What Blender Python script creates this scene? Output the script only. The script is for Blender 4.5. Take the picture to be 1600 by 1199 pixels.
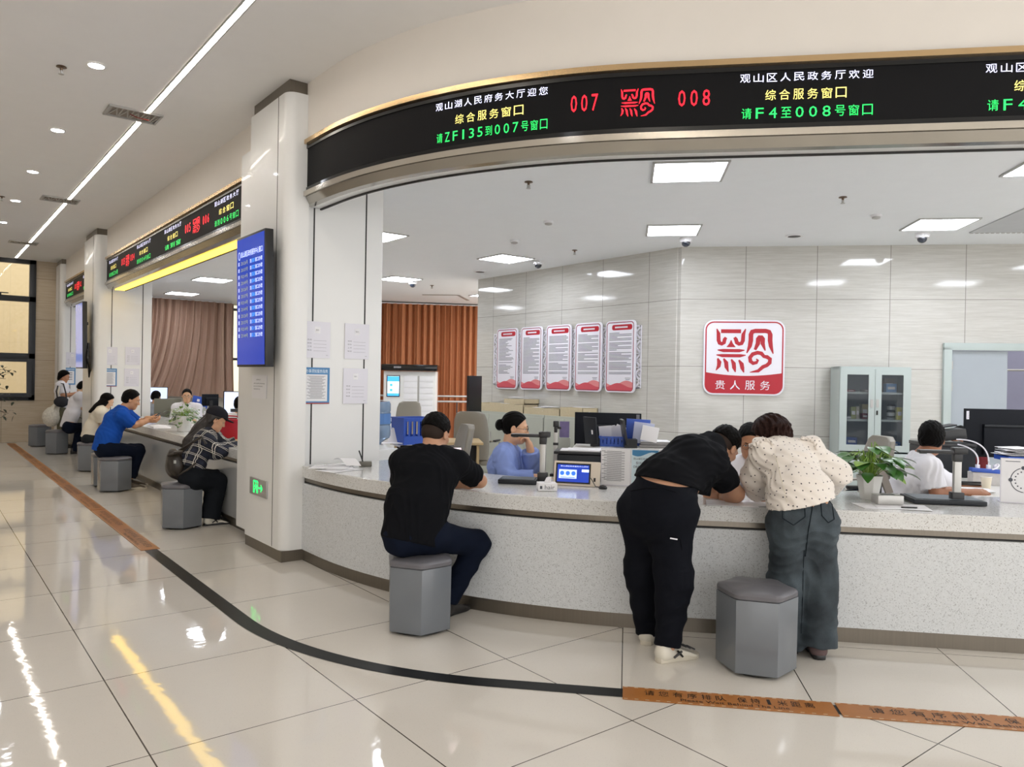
import bpy, bmesh, math, random
import numpy as np
from mathutils import Vector, Matrix, noise
random.seed(7)
for _o in list(bpy.data.objects): bpy.data.objects.remove(_o)
SC = bpy.context.scene; COL = SC.collection
PI = math.pi
# ------------------------------------------------------------------ camera
FPX, YAW, ROLL, PITCH, CAMH = 1183.0, 0.66848, 0.01749, 0.00398, 1.5
_F = np.array([math.sin(YAW), math.cos(YAW), 0]); CR = np.array([math.cos(YAW), -math.sin(YAW), 0]); _U = np.array([0, 0, 1.])
CF = _F*math.cos(PITCH) - _U*math.sin(PITCH); CU = _U*math.cos(PITCH) + _F*math.sin(PITCH)
_cd = bpy.data.cameras.new('camera'); CAM = bpy.data.objects.new('camera', _cd); COL.objects.link(CAM)
_cd.sensor_width = 36; _cd.lens = FPX/1600*36; _cd.clip_start = .05; _cd.clip_end = 200
# scene rolled clockwise in the picture
_r = CR*math.cos(ROLL) + CU*math.sin(ROLL); _u = CU*math.cos(ROLL) - CR*math.sin(ROLL)
CAM.matrix_world = Matrix(((_r[0], _u[0], -CF[0], 0), (_r[1], _u[1], -CF[1], 0), (_r[2], _u[2], -CF[2], CAMH), (0, 0, 0, 1)))
SC.camera = CAM
# ------------------------------------------------------------------ light
W = bpy.data.worlds.new('world'); SC.world = W; W.use_nodes = True
W.node_tree.nodes['Background'].inputs[0].default_value = (1.0, .985, .97, 1)
W.node_tree.nodes['Background'].inputs[1].default_value = 2.0
SC.view_settings.view_transform = 'Standard'; SC.view_settings.look = 'None'
SC.view_settings.exposure = 0.33; SC.view_settings.gamma = 1.0
STRIP_E, DOWN_E, PANEL_E = 22.0, 60.0, 20.0
SC.cycles.max_bounces = 7; SC.cycles.diffuse_bounces = 4; SC.cycles.glossy_bounces = 4; SC.cycles.transparent_max_bounces = 8
SC.cycles.sample_clamp_indirect = 6.0; SC.cycles.caustics_reflective = False; SC.cycles.caustics_refractive = False
# ------------------------------------------------------------------ measuring: a pixel of the photograph -> a point on a plane of the place
TH = .8195; SC_, CC_ = math.sin(TH), math.cos(TH)
CV = np.array([SC_, CC_, 0]); DV = np.array([CC_, -SC_, 0])        # normal of the right-hand counter, and its direction
def ray(x, y):
    u, v = x-800, y-599.5
    a = u*math.cos(ROLL)+v*math.sin(ROLL); b = -u*math.sin(ROLL)+v*math.cos(ROLL)
    return (CF*FPX + CR*a - CU*b)/FPX
O_ = np.array([0, 0, CAMH])
def on_z(x, y, z=0.): d = ray(x, y); return O_ + d*(z-CAMH)/d[2]
def on_x(x, y, X): d = ray(x, y); return O_ + d*X/d[0]
def on_y(x, y, Y): d = ray(x, y); return O_ + d*Y/d[1]
def on_c(x, y, c): d = ray(x, y); return O_ + d*c/(d@CV)
def on_d(x, y, depth): return O_ + ray(x, y)*depth
def cd(c, d, z=0.): return CV*c + DV*d + np.array([0, 0, z])
# ------------------------------------------------------------------ materials
def lin(h):
    h = h.lstrip('#'); v = [int(h[i:i+2], 16)/255 for i in (0, 2, 4)]
    return tuple(c/12.92 if c <= .04045 else ((c+.055)/1.055)**2.4 for c in v)
MATS = {}
def nodes(name):
    m = bpy.data.materials.new(name); m.use_nodes = True; nt = m.node_tree
    return m, nt, nt.nodes['Principled BSDF']
def N(nt, t, **kw):
    n = nt.nodes.new(t)
    for k, v in kw.items():
        if k.startswith('i_'):
            n.inputs[int(k[2:]) if k[2:].isdigit() else k[2:].replace('_', ' ')].default_value = v
        else: setattr(n, k, v)
    return n
def L(nt, a, b): nt.links.new(a, b)
def mat(name, col, rough=.5, metal=0., var=.06, vscale=6., bump=0., bscale=60., emit=0., ecol=None, spec=.5, trans=0., alpha=1., coat=0., stretch=(1, 1, 1)):
    if name in MATS: return MATS[name]
    m, nt, b = nodes(name); c = lin(col) if isinstance(col, str) else col
    b.inputs['Roughness'].default_value = rough; b.inputs['Metallic'].default_value = metal
    b.inputs['Specular IOR Level'].default_value = spec; b.inputs['Coat Weight'].default_value = coat
    tc = N(nt, 'ShaderNodeTexCoord'); mp = N(nt, 'ShaderNodeMapping'); mp.inputs['Scale'].default_value = stretch
    L(nt, tc.outputs['Object'], mp.inputs['Vector'])
    nz = N(nt, 'ShaderNodeTexNoise'); nz.inputs['Scale'].default_value = vscale; nz.inputs['Detail'].default_value = 4
    L(nt, mp.outputs[0], nz.inputs['Vector'])
    mx = N(nt, 'ShaderNodeMix', data_type='RGBA')
    mx.inputs[6].default_value = tuple(min(1, x*(1-var)) for x in c)+(1,); mx.inputs[7].default_value = tuple(min(1, x*(1+var)) for x in c)+(1,)
    L(nt, nz.outputs[0], mx.inputs[0]); L(nt, mx.outputs[2], b.inputs['Base Color'])
    if bump:
        n2 = N(nt, 'ShaderNodeTexNoise'); n2.inputs['Scale'].default_value = bscale; n2.inputs['Detail'].default_value = 5
        L(nt, mp.outputs[0], n2.inputs['Vector'])
        bp = N(nt, 'ShaderNodeBump'); bp.inputs['Strength'].default_value = bump; bp.inputs['Distance'].default_value = .01
        L(nt, n2.outputs[0], bp.inputs['Height']); L(nt, bp.outputs[0], b.inputs['Normal'])
    if emit:
        b.inputs['Emission Color'].default_value = (lin(ecol) if ecol else c)+(1,); b.inputs['Emission Strength'].default_value = emit
    if trans: b.inputs['Transmission Weight'].default_value = trans; b.inputs['IOR'].default_value = 1.45
    if alpha < 1: b.inputs['Alpha'].default_value = alpha
    MATS[name] = m; return m
def math_n(nt, op, a, b=None, c=None):
    n = N(nt, 'ShaderNodeMath', operation=op)
    for i, v in enumerate((a, b, c)):
        if v is None: continue
        if isinstance(v, (int, float)): n.inputs[i].default_value = v
        else: L(nt, v, n.inputs[i])
    return n.outputs[0]
def line_mask(nt, coord, off, pitch, w):        # 1 on the joint lines
    t = math_n(nt, 'DIVIDE', math_n(nt, 'SUBTRACT', coord, off), pitch)
    f = math_n(nt, 'ABSOLUTE', math_n(nt, 'SUBTRACT', math_n(nt, 'FRACT', t), .5))
    return math_n(nt, 'GREATER_THAN', f, .5-w/pitch/2)
# ------------------------------------------------------------------ mesh building
class MB:
    def __init__(s): s.v = []; s.f = []; s.mi = []; s.cur = 0
    def add(s, vs, fs, M=None):
        o = len(s.v)
        if M is not None: vs = [tuple(M @ Vector(p)) for p in vs]
        s.v += [tuple(float(c) for c in p) for p in vs]; s.f += [tuple(i+o for i in f) for f in fs]; s.mi += [s.cur]*len(fs); return s
    def box(s, c, d, M=None, rz=0., taper=1.):
        x, y, z = d[0]/2, d[1]/2, d[2]/2; t = taper
        vs = [(-x, -y, -z), (x, -y, -z), (x, y, -z), (-x, y, -z), (-x*t, -y*t, z), (x*t, -y*t, z), (x*t, y*t, z), (-x*t, y*t, z)]
        T = Matrix.Translation(Vector(c)) @ Matrix.Rotation(rz, 4, 'Z')
        if M is not None: T = M @ T
        return s.add(vs, [(0, 3, 2, 1), (4, 5, 6, 7), (0, 1, 5, 4), (1, 2, 6, 5), (2, 3, 7, 6), (3, 0, 4, 7)], T)
    def prism(s, poly, z0, z1, M=None):
        n = len(poly); a = sum(poly[i][0]*poly[(i+1) % n][1]-poly[(i+1) % n][0]*poly[i][1] for i in range(n))
        if a < 0: poly = poly[::-1]
        vs = [(p[0], p[1], z0) for p in poly]+[(p[0], p[1], z1) for p in poly]
        return s.add(vs, [tuple(range(n))[::-1], tuple(range(n, 2*n))]+[(i, (i+1) % n, n+(i+1) % n, n+i) for i in range(n)], M)
    def rings(s, rs, cap0=True, cap1=True, close=True, M=None):
        n = len(rs[0]); vs = [p for r in rs for p in r]; fs = []
        for k in range(len(rs)-1):
            for i in range(n if close else n-1):
                j = (i+1) % n; fs.append((k*n+i, k*n+j, (k+1)*n+j, (k+1)*n+i))
        if cap0: fs.append(tuple(range(n))[::-1])
        if cap1: fs.append(tuple(range((len(rs)-1)*n, len(rs)*n)))
        return s.add(vs, fs, M)
    def lathe(s, prof, n=24, M=None, cap0=True, cap1=True):
        return s.rings([[(r*math.cos(2*PI*i/n), r*math.sin(2*PI*i/n), z) for i in range(n)] for r, z in prof], cap0, cap1, True, M)
    def tube(s, pts, r, n=8, M=None, flat=1.):
        pts = [Vector(p) for p in pts]; rs = []
        up = Vector((0, 0, 1))
        for i, p in enumerate(pts):
            t = (pts[min(i+1, len(pts)-1)]-pts[max(i-1, 0)]).normalized()
            a = t.cross(up)
            if a.length < 1e-3: a = t.cross(Vector((0, 1, 0)))
            a.normalize(); b = a.cross(t); rr = r[i] if isinstance(r, (list, tuple)) else r
            rs.append([tuple(p+a*rr*math.cos(2*PI*k/n)+b*rr*flat*math.sin(2*PI*k/n)) for k in range(n)])
        return s.rings(rs, M=M)
    def rbox(s, c, d, r, M=None, rz=0., n=4, axis='Z'):      # box with round vertical corners
        x, y = d[0]/2-r, d[1]/2-r; poly = []
        for (sx, sy, a0) in ((1, 1, 0), (-1, 1, PI/2), (-1, -1, PI), (1, -1, 1.5*PI)):
            for k in range(n+1):
                a = a0+PI/2*k/n; poly.append((sx*x+r*math.cos(a), sy*y+r*math.sin(a)))
        T = Matrix.Translation(Vector(c)) @ Matrix.Rotation(rz, 4, 'Z')
        if M is not None: T = M @ T
        if axis == 'Y': T = T @ Matrix.Rotation(PI/2, 4, 'X')
        if axis == 'X': T = T @ Matrix.Rotation(PI/2, 4, 'Y')
        return s.prism(poly, -d[2]/2, d[2]/2, T)
MW = {}
def build(name, mb, mats, parent=None, smooth=False, bevel=0., world=False, seg=2):
    me = bpy.data.meshes.new(name)
    vs = mb.v
    if world and parent is not None:
        I = MW[parent.name].inverted(); vs = [tuple(I @ Vector(p)) for p in vs]
    me.from_pydata(vs, [], mb.f)
    ml = mats if isinstance(mats, (list, tuple)) else [mats]
    for m in ml: me.materials.append(m)
    if len(ml) > 1: me.polygons.foreach_set('material_index', mb.mi)
    if bevel:
        bm = bmesh.new(); bm.from_mesh(me)
        bmesh.ops.remove_doubles(bm, verts=bm.verts, dist=1e-5)
        es = [e for e in bm.edges if len(e.link_faces) == 2 and e.calc_face_angle(0) > .5]
        bmesh.ops.bevel(bm, geom=es, offset=bevel, segments=seg, affect='EDGES', profile=.6)
        bm.to_mesh(me); bm.free()
    if smooth or bevel:
        me.polygons.foreach_set('use_smooth', [True]*len(me.polygons))
        if hasattr(me, 'set_sharp_from_angle'): me.set_sharp_from_angle(angle=.6)
    me.update()
    o = bpy.data.objects.new(name, me); COL.objects.link(o)
    if parent is not None:
        o.parent = parent; MW[o.name] = MW[parent.name].copy()
    else: MW[o.name] = Matrix.Identity(4)
    return o
def thing(name, label, cat, loc=(0, 0, 0), rz=0., group=None):
    o = bpy.data.objects.new(name, None); COL.objects.link(o); o.empty_display_size = .1
    o.location = Vector([float(c) for c in loc]); o.rotation_euler = (0, 0, rz)
    MW[o.name] = Matrix.Translation(o.location) @ Matrix.Rotation(rz, 4, 'Z')
    return tag(o, label, cat, group)
def tag(o, label, cat, group=None, kind=None):
    o['label'] = label; o['category'] = cat
    if group: o['group'] = group
    if kind: o['kind'] = kind
    return o
def struct(name, mb, mats, **kw):
    o = build(name, mb, mats, **kw); o['kind'] = 'structure'; return o
def dup(root, loc, rz, label, group=None):
    r = root.copy(); COL.objects.link(r); r.location = Vector([float(c) for c in loc]); r.rotation_euler = (0, 0, rz); r['label'] = label
    MW[r.name] = Matrix.Translation(r.location) @ Matrix.Rotation(rz, 4, 'Z')
    if group: r['group'] = group
    for ch in list(root.children):
        c = ch.copy(); COL.objects.link(c); c.parent = r
        for g in list(ch.children):
            d = g.copy(); COL.objects.link(d); d.parent = c
    return r
def frame(p, x, z=(0, 0, 1)):           # matrix: origin p, local x along x, local z along z
    x = Vector([float(c) for c in x]).normalized(); z = Vector([float(c) for c in z]); y = z.cross(x).normalized(); z = x.cross(y)
    return Matrix(((x[0], y[0], z[0], p[0]), (x[1], y[1], z[1], p[1]), (x[2], y[2], z[2], p[2]), (0, 0, 0, 1)))
def quad_panel(p, x, up, w, h, t):       # slab: lower-left corner p, along x, up; front face towards x cross up
    M = frame(p, x, up); return M
_TX = {}
def text_geo(body):
    if body not in _TX:
        c = bpy.data.curves.new('t', 'FONT'); c.body = body; c.resolution_u = 2
        o = bpy.data.objects.new('t', c); COL.objects.link(o)
        dg = bpy.context.evaluated_depsgraph_get(); m = o.evaluated_get(dg).to_mesh()
        v = np.array([q.co[:2] for q in m.vertices]) if len(m.vertices) else np.zeros((0, 2)); f = [tuple(p.vertices) for p in m.polygons]
        o.evaluated_get(dg).to_mesh_clear(); bpy.data.objects.remove(o); bpy.data.curves.remove(c)
        _TX[body] = (v, f)
    return _TX[body]
def text_fit(body, x0, x1, y0, y1):
    if body == '1': c_ = (x0+x1)/2; h_ = (x1-x0)*.17; x0, x1 = c_-h_, c_+h_     # glyph mesh stretched into a rectangle
    v, f = text_geo(body)
    if not len(v): return [], []
    a, b = v.min(0), v.max(0); s = (v-a)/np.maximum(b-a, 1e-6)
    return [(x0+q[0]*(x1-x0), y0+q[1]*(y1-y0)) for q in s], f
def add_text(mb, body, x0, x1, y0, y1, M, z=0.):
    v, f = text_fit(body, x0, x1, y0, y1); mb.add([(p[0], p[1], z) for p in v], f, M)
def stroke(pts, w):                       # flat ribbon, width or list of widths
    pts = [Vector(p) for p in pts]; n = len(pts); lft, rgt = [], []
    for i, p in enumerate(pts):
        t = (pts[min(i+1, n-1)]-pts[max(i-1, 0)]).normalized(); nn = Vector((-t[1], t[0])); ww = (w[i] if isinstance(w, (list, tuple)) else w)/2
        lft.append(tuple(p+nn*ww)); rgt.append(tuple(p-nn*ww))
    vs = lft+rgt; fs = [(i, n+i, n+i+1, i+1) for i in range(n-1)]
    return vs, fs
LOGO = [([(292, 242), (312, 300), (315, 385), (328, 418), (352, 426), (378, 412), (386, 372), (402, 348)], [8, 34, 36, 36, 36, 36, 34, 26]),
 ([(342, 272), (575, 272)], 36), ([(628, 242), (602, 310), (598, 385), (582, 420), (556, 426), (528, 410), (518, 372), (500, 346)], [8, 34, 36, 36, 36, 36, 34, 26]),
 ([(462, 380), (462, 420), (462, 466)], [6, 30, 84]), ([(305, 502), (370, 508), (560, 508), (620, 502)], [8, 30, 30, 8]), ([(292, 562), (360, 570), (570, 570), (634, 562)], [8, 30, 30, 8]),
 ([(308, 604), (328, 650), (322, 700), (290, 752)], [14, 40, 34, 6]), ([(378, 606), (408, 655), (414, 710), (436, 768)], [14, 38, 36, 8]),
 ([(468, 614), (496, 665), (502, 715), (518, 770)], [14, 38, 36, 8]), ([(556, 622), (588, 670), (598, 720), (616, 774)], [14, 38, 36, 8]),
 ([(646, 536), (680, 450), (690, 380), (690, 310), (704, 276), (740, 266), (860, 266), (898, 276), (912, 310), (912, 380), (922, 450), (950, 542)], [10, 36, 42, 42, 42, 40, 40, 42, 42, 42, 36, 8]),
 ([(740, 496), (772, 420), (776, 360), (786, 345), (815, 345), (826, 360), (828, 420), (858, 504)], [24, 40, 42, 42, 42, 42, 38, 10]),
 ([(684, 770), (780, 752), (835, 702), (880, 682), (912, 650), (915, 605), (880, 580), (845, 574), (815, 538), (770, 530), (715, 548), (684, 590), (690, 635), (722, 660), (760, 650), (776, 622), (756, 605)], [6, 30, 34, 34, 36, 36, 36, 32, 36, 36, 36, 36, 36, 34, 30, 22, 10])]
def logo(mb, M, x0, x1, y0, y1, z=0., k=1.):
    for p, w in LOGO:
        v, f = stroke(p, [q*k for q in w] if isinstance(w, list) else w*k); mb.add([(x0+(q[0]-285)/670*(x1-x0), y1-(q[1]-240)/535*(y1-y0), z) for q in v], f, M)
# ------------------------------------------------------------------ the curved line of the counter: straight along Y at X = 2.5, an arc, straight along DV
R0 = 3.68; ANG = math.acos(SC_); COR = np.array([2.5, (4.66-2.5*SC_)/CC_])
_bd = np.array([0, 1.])+np.array([CC_, -SC_]); _bd /= np.linalg.norm(_bd); CEN = COR+_bd*R0/math.cos(ANG/2); YT = CEN[1]
def ppath(s, off=0., off0=None):          # s measured along the front line from Y = YT; negative = towards +Y
    r = R0-off
    if s <= 0: return np.array([2.5+off, YT-s]), np.array([0, -1.])
    a = s/R0
    if a <= ANG:
        return CEN+r*np.array([math.cos(PI+a), math.sin(PI+a)]), np.array([-math.sin(PI+a), math.cos(PI+a)])
    e = CEN+r*np.array([math.cos(PI+ANG), math.sin(PI+ANG)]); return e+(s-R0*ANG)*DV[:2], DV[:2].copy()
def sweep(mb, prof, s0, s1, closed=True, n=40):     # prof: (off, z) ring carried along the line
    ss = [s0]+[s for s in np.linspace(0, R0*ANG, n) if s0 < s < s1]+[s1]
    rs = [[(*ppath(s, o)[0], z) for o, z in prof] for s in ss]
    return mb.rings(rs, closed, closed, closed)
def s_at(x, y, off=0.):
    d = ray(x, y); best = None
    for s in np.linspace(-9, 6, 6001):
        p, t = ppath(s, off); c = abs(p[0]*d[1]-p[1]*d[0])
        if p@d[:2] > 0 and (best is None or c < best[0]): best = (c, s, p)
    return best[1], CAMH+d[2]*(best[2]@d[:2])/(d[:2]@d[:2])
# ------------------------------------------------------------------ surfaces of the place
HZ, OZ = 3.9, 3.25                         # hall and office ceilings
def floor_mat():
    m, nt, b = nodes('polished floor tile')
    tc = N(nt, 'ShaderNodeTexCoord'); sp = N(nt, 'ShaderNodeSeparateXYZ'); L(nt, tc.outputs['Object'], sp.inputs[0])
    x, y = sp.outputs[0], sp.outputs[1]
    c = math_n(nt, 'ADD', math_n(nt, 'MULTIPLY', x, SC_), math_n(nt, 'MULTIPLY', y, CC_))
    d = math_n(nt, 'SUBTRACT', math_n(nt, 'MULTIPLY', x, CC_), math_n(nt, 'MULTIPLY', y, SC_))
    g1 = math_n(nt, 'MAXIMUM', line_mask(nt, x, .745, .886, .006), line_mask(nt, y, 2.285, .915, .005))
    g2 = math_n(nt, 'MAXIMUM', line_mask(nt, d, .0, .896, .006), line_mask(nt, c, 3.69, .896, .005))
    inside = math_n(nt, 'MULTIPLY', math_n(nt, 'GREATER_THAN', d, -.003), math_n(nt, 'GREATER_THAN', c, 3.70))
    g = N(nt, 'ShaderNodeMix'); L(nt, inside, g.inputs[0]); L(nt, g1, g.inputs[2]); L(nt, g2, g.inputs[3])
    nz = N(nt, 'ShaderNodeTexNoise', i_Scale=.6, i_Detail=3.); L(nt, tc.outputs['Object'], nz.inputs['Vector'])
    fine = N(nt, 'ShaderNodeTexNoise', i_Scale=170., i_Detail=2.); L(nt, tc.outputs['Object'], fine.inputs['Vector'])
    cr = N(nt, 'ShaderNodeValToRGB'); cr.color_ramp.elements[0].color = lin('#d3cdc4')+(1,); cr.color_ramp.elements[1].color = lin('#dfdad1')+(1,)
    L(nt, nz.outputs[0], cr.inputs[0])
    sp2 = math_n(nt, 'MULTIPLY', math_n(nt, 'GREATER_THAN', fine.outputs[0], .66), .35)
    m0 = N(nt, 'ShaderNodeMix', data_type='RGBA'); L(nt, sp2, m0.inputs[0]); L(nt, cr.outputs[0], m0.inputs[6]); m0.inputs[7].default_value = lin('#b3aca2')+(1,)
    m1 = N(nt, 'ShaderNodeMix', data_type='RGBA'); L(nt, g.outputs[0], m1.inputs[0]); L(nt, m0.outputs[2], m1.inputs[6]); m1.inputs[7].default_value = lin('#4b443d')+(1,)
    L(nt, m1.outputs[2], b.inputs['Base Color'])
    b.inputs['Roughness'].default_value = .045; b.inputs['Specular IOR Level'].default_value = .62
    wv = N(nt, 'ShaderNodeTexNoise', i_Scale=9., i_Detail=2.); L(nt, tc.outputs['Object'], wv.inputs['Vector'])
    bp = N(nt, 'ShaderNodeBump', i_Strength=.05, i_Distance=.012); L(nt, wv.outputs[0], bp.inputs['Height']); L(nt, bp.outputs[0], b.inputs['Normal'])
    return m
def tile_mat(name, c0, c1, axis, off, pitch, zoff, zpitch, rough, line, streak=(1.2, 1.2, 26), spec=.5, alt=None):
    m, nt, b = nodes(name)
    tc = N(nt, 'ShaderNodeTexCoord'); sp = N(nt, 'ShaderNodeSeparateXYZ'); L(nt, tc.outputs['Object'], sp.inputs[0])
    if axis == 'D': u = math_n(nt, 'SUBTRACT', math_n(nt, 'MULTIPLY', sp.outputs[0], CC_), math_n(nt, 'MULTIPLY', sp.outputs[1], SC_))
    else: u = sp.outputs['XYZ'.index(axis)]
    g = math_n(nt, 'MAXIMUM', line_mask(nt, u, off, pitch, .008), line_mask(nt, sp.outputs[2], zoff, zpitch, .007))
    mp = N(nt, 'ShaderNodeMapping'); mp.inputs['Scale'].default_value = streak; L(nt, tc.outputs['Object'], mp.inputs[0])
    nz = N(nt, 'ShaderNodeTexNoise', i_Scale=2.2, i_Detail=8., i_Roughness=.7); L(nt, mp.outputs[0], nz.inputs['Vector'])
    cr = N(nt, 'ShaderNodeValToRGB'); cr.color_ramp.elements[0].position = .3; cr.color_ramp.elements[1].position = .7
    cr.color_ramp.elements[0].color = lin(c0)+(1,); cr.color_ramp.elements[1].color = lin(c1)+(1,); L(nt, nz.outputs[0], cr.inputs[0])
    m1 = N(nt, 'ShaderNodeMix', data_type='RGBA'); L(nt, g, m1.inputs[0]); L(nt, cr.outputs[0], m1.inputs[6]); m1.inputs[7].default_value = lin(line)+(1,)
    L(nt, m1.outputs[2], b.inputs['Base Color']); b.inputs['Roughness'].default_value = rough; b.inputs['Specular IOR Level'].default_value = spec
    w2 = N(nt, 'ShaderNodeTexNoise', i_Scale=3., i_Detail=1.); L(nt, tc.outputs['Object'], w2.inputs['Vector'])
    bp = N(nt, 'ShaderNodeBump', i_Strength=.03, i_Distance=.02); L(nt, w2.outputs[0], bp.inputs['Height']); L(nt, bp.outputs[0], b.inputs['Normal'])
    return m
def terrazzo(name, base, speck, amount=.62, rough=.12, scale=190.):
    m, nt, b = nodes(name); tc = N(nt, 'ShaderNodeTexCoord')
    v = N(nt, 'ShaderNodeTexVoronoi', i_Scale=scale); L(nt, tc.outputs['Object'], v.inputs['Vector'])
    cr = N(nt, 'ShaderNodeValToRGB'); cr.color_ramp.interpolation = 'CONSTANT'
    e = cr.color_ramp.elements; e[0].color = lin(base)+(1,); e[1].position = .93; e[1].color = lin(speck)+(1,)
    a = e.new(.7); a.color = tuple(.9*x for x in lin(base))+(1,)
    sp = N(nt, 'ShaderNodeSeparateColor'); L(nt, v.outputs['Color'], sp.inputs[0]); L(nt, sp.outputs[0], cr.inputs[0])
    nz = N(nt, 'ShaderNodeTexNoise', i_Scale=40., i_Detail=6.); L(nt, tc.outputs['Object'], nz.inputs['Vector'])
    mx = N(nt, 'ShaderNodeMix', data_type='RGBA', blend_type='MULTIPLY'); mx.inputs[0].default_value = .12; L(nt, cr.outputs[0], mx.inputs[6]); L(nt, nz.outputs[0], mx.inputs[7])
    L(nt, mx.outputs[2], b.inputs['Base Color']); b.inputs['Roughness'].default_value = rough
    return m
M_FLOOR = floor_mat()
M_CEIL = mat('ceiling paint', '#f1f0ef', .75, var=.02)
M_CEIL2 = mat('office ceiling paint', '#f0f3f5', .7, var=.02)
M_UPPER = mat('upper wall paint', '#e9e3db', .6, var=.02)
M_WHITE = mat('white lacquer panel', '#e6e6e4', .3, var=.015, coat=.15)
M_STEEL = mat('brushed brown steel', '#7b746a', .3, .85, var=.12, vscale=3, stretch=(30, 30, 1))
M_STEEL2 = mat('mirror steel', '#a8a49c', .16, .95, var=.1, vscale=3)
M_GOLD = mat('champagne steel trim', '#d3b489', .2, .9, var=.08, vscale=2)
M_BLACKGLASS = mat('black glass', '#0c0c0e', .15, var=.1)
M_LED = mat('led screen black', '#121214', .6, var=.15, vscale=1.2, spec=.15)
M_DARK = mat('shadow gap', '#171513', .6)
M_STONE = terrazzo('white quartz counter', '#e0e0de', '#a9a59e', scale=230.)
M_STONE2 = terrazzo('pale grey quartz panel', '#d9dcde', '#adafb0', rough=.22, scale=230.)
M_WALL_C = tile_mat('streaked wall tile', '#bdbab2', '#d3d1cb', 'D', 1.46, .862, .866, .857, .07, '#8f8b84')
M_WALL_X = tile_mat('streaked side wall tile', '#bdbab2', '#d3d1cb', 'Y', 10.294, .866, .866, .857, .07, '#8f8b84')
M_TRAV = tile_mat('travertine wall tile', '#b7a78f', '#c9bba6', 'X', 2.6, 1.15, .0, .88, .25, '#8b7d69', streak=(1, 1, 14))
M_FRAME = mat('dark grey window frame', '#35373b', .4, .4)
M_GLASS = mat('window glass', (1, 1, 1), .02, trans=1., var=0, alpha=.35)
M_OUT = tile_mat('facade stone across the yard', '#b9a67f', '#c8b792', 'X', .3, 1.6, .35, .95, .8, '#a8997a', streak=(6, 6, 6))
# floor and ceilings
struct('floor', MB().prism([(-9, -6), (16, -6), (16, 24), (-9, 24)], -.1, 0), M_FLOOR)
_fr = [tuple(ppath(s, .02)[0]) for s in np.linspace(-13.6, 9, 60)]
struct('ceiling', MB().prism(_fr+[tuple(ppath(9, .02)[0]+CV[:2]*-12), (-9, -6), (-9, 19.2)], HZ, HZ+.1), M_CEIL)
_bk = [tuple(ppath(s, .16)[0]) for s in np.linspace(-13.6, 9, 60)]
struct('ceiling', MB().prism(_bk+[tuple(cd(9.95, 8.2)[:2]), (7.9, 6.2), (7.9, 10.7), (13, 12.0), (13, 19.2)], OZ, OZ+.1), M_CEIL2)
# upper wall over the openings, follows the counter line
_uw = MB(); sweep(_uw, [(.0, 3.432), (.14, 3.432), (.14, HZ+.1), (.0, HZ+.1)], -13.6, 9); struct('wall_upper', _uw, M_UPPER, smooth=True)
# walls of the office
struct('wall_back', MB().prism([tuple(cd(9.93, .66)[:2]), tuple(cd(9.93, 3.84)[:2]), tuple(cd(10.1, 3.84)[:2]), tuple(cd(10.1, .5)[:2])], 0, OZ+.1), M_WALL_C)
struct('wall_back_doorside', MB().prism([tuple(cd(9.93, 5.05)[:2]), tuple(cd(9.93, 8.2)[:2]), tuple(cd(10.1, 8.2)[:2]), tuple(cd(10.1, 5.05)[:2])], 0, OZ+.1), M_WALL_C)
struct('wall_back_overdoor', MB().prism([tuple(cd(9.93, 3.84)[:2]), tuple(cd(9.93, 5.05)[:2]), tuple(cd(10.1, 5.05)[:2]), tuple(cd(10.1, 3.84)[:2])], 2.0, OZ+.1), M_WALL_C)
struct('wall_side', MB().prism([(7.7, 6.36), (7.7, 10.75), (7.9, 10.75), (7.9, 6.2)], 0, OZ+.1), M_WALL_X)
struct('wall_corridor', MB().prism([tuple(cd(11.6, 2.5)[:2]), tuple(cd(11.6, 7)[:2]), tuple(cd(11.7, 7)[:2]), tuple(cd(11.7, 2.5)[:2])], 0, OZ), mat('lilac grey corridor wall', '#8f90a8', .6))
struct('wall_right', MB().prism([tuple(cd(4.4, 7.9)[:2]), tuple(cd(9.93, 7.9)[:2]), tuple(cd(9.93, 8.1)[:2]), tuple(cd(4.4, 8.1)[:2])], 0, OZ+.1), M_WHITE)
struct('wall_left_back', MB().prism([(2.5, 18.62), (6.75, 18.62), (6.75, 18.8), (2.5, 18.8)], 0, OZ+.1), mat('back office wall', '#c9c3b8', .5))
_q = np.array([8.3, 15.31, 0]); _e = np.array([1.84, -1.009, 0]); _e /= np.linalg.norm(_e); _nb = np.array([-_e[1], _e[0], 0])
_p0 = _q-_e*1.8+_nb*.25; _p1 = _q+_e*5.2+_nb*.25
struct('wall_curtain_back', MB().prism([tuple(_p0[:2]), tuple(_p1[:2]), tuple((_p1+_nb*.15)[:2]), tuple((_p0+_nb*.15)[:2])], 0, OZ+.1), mat('back office wall', '#c9c3b8', .5))
struct('wall_return', MB().prism([(6.75, 16.4), (6.9, 16.4), (6.9, 18.8), (6.75, 18.8)], 0, OZ+.1), M_WHITE)
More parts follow.
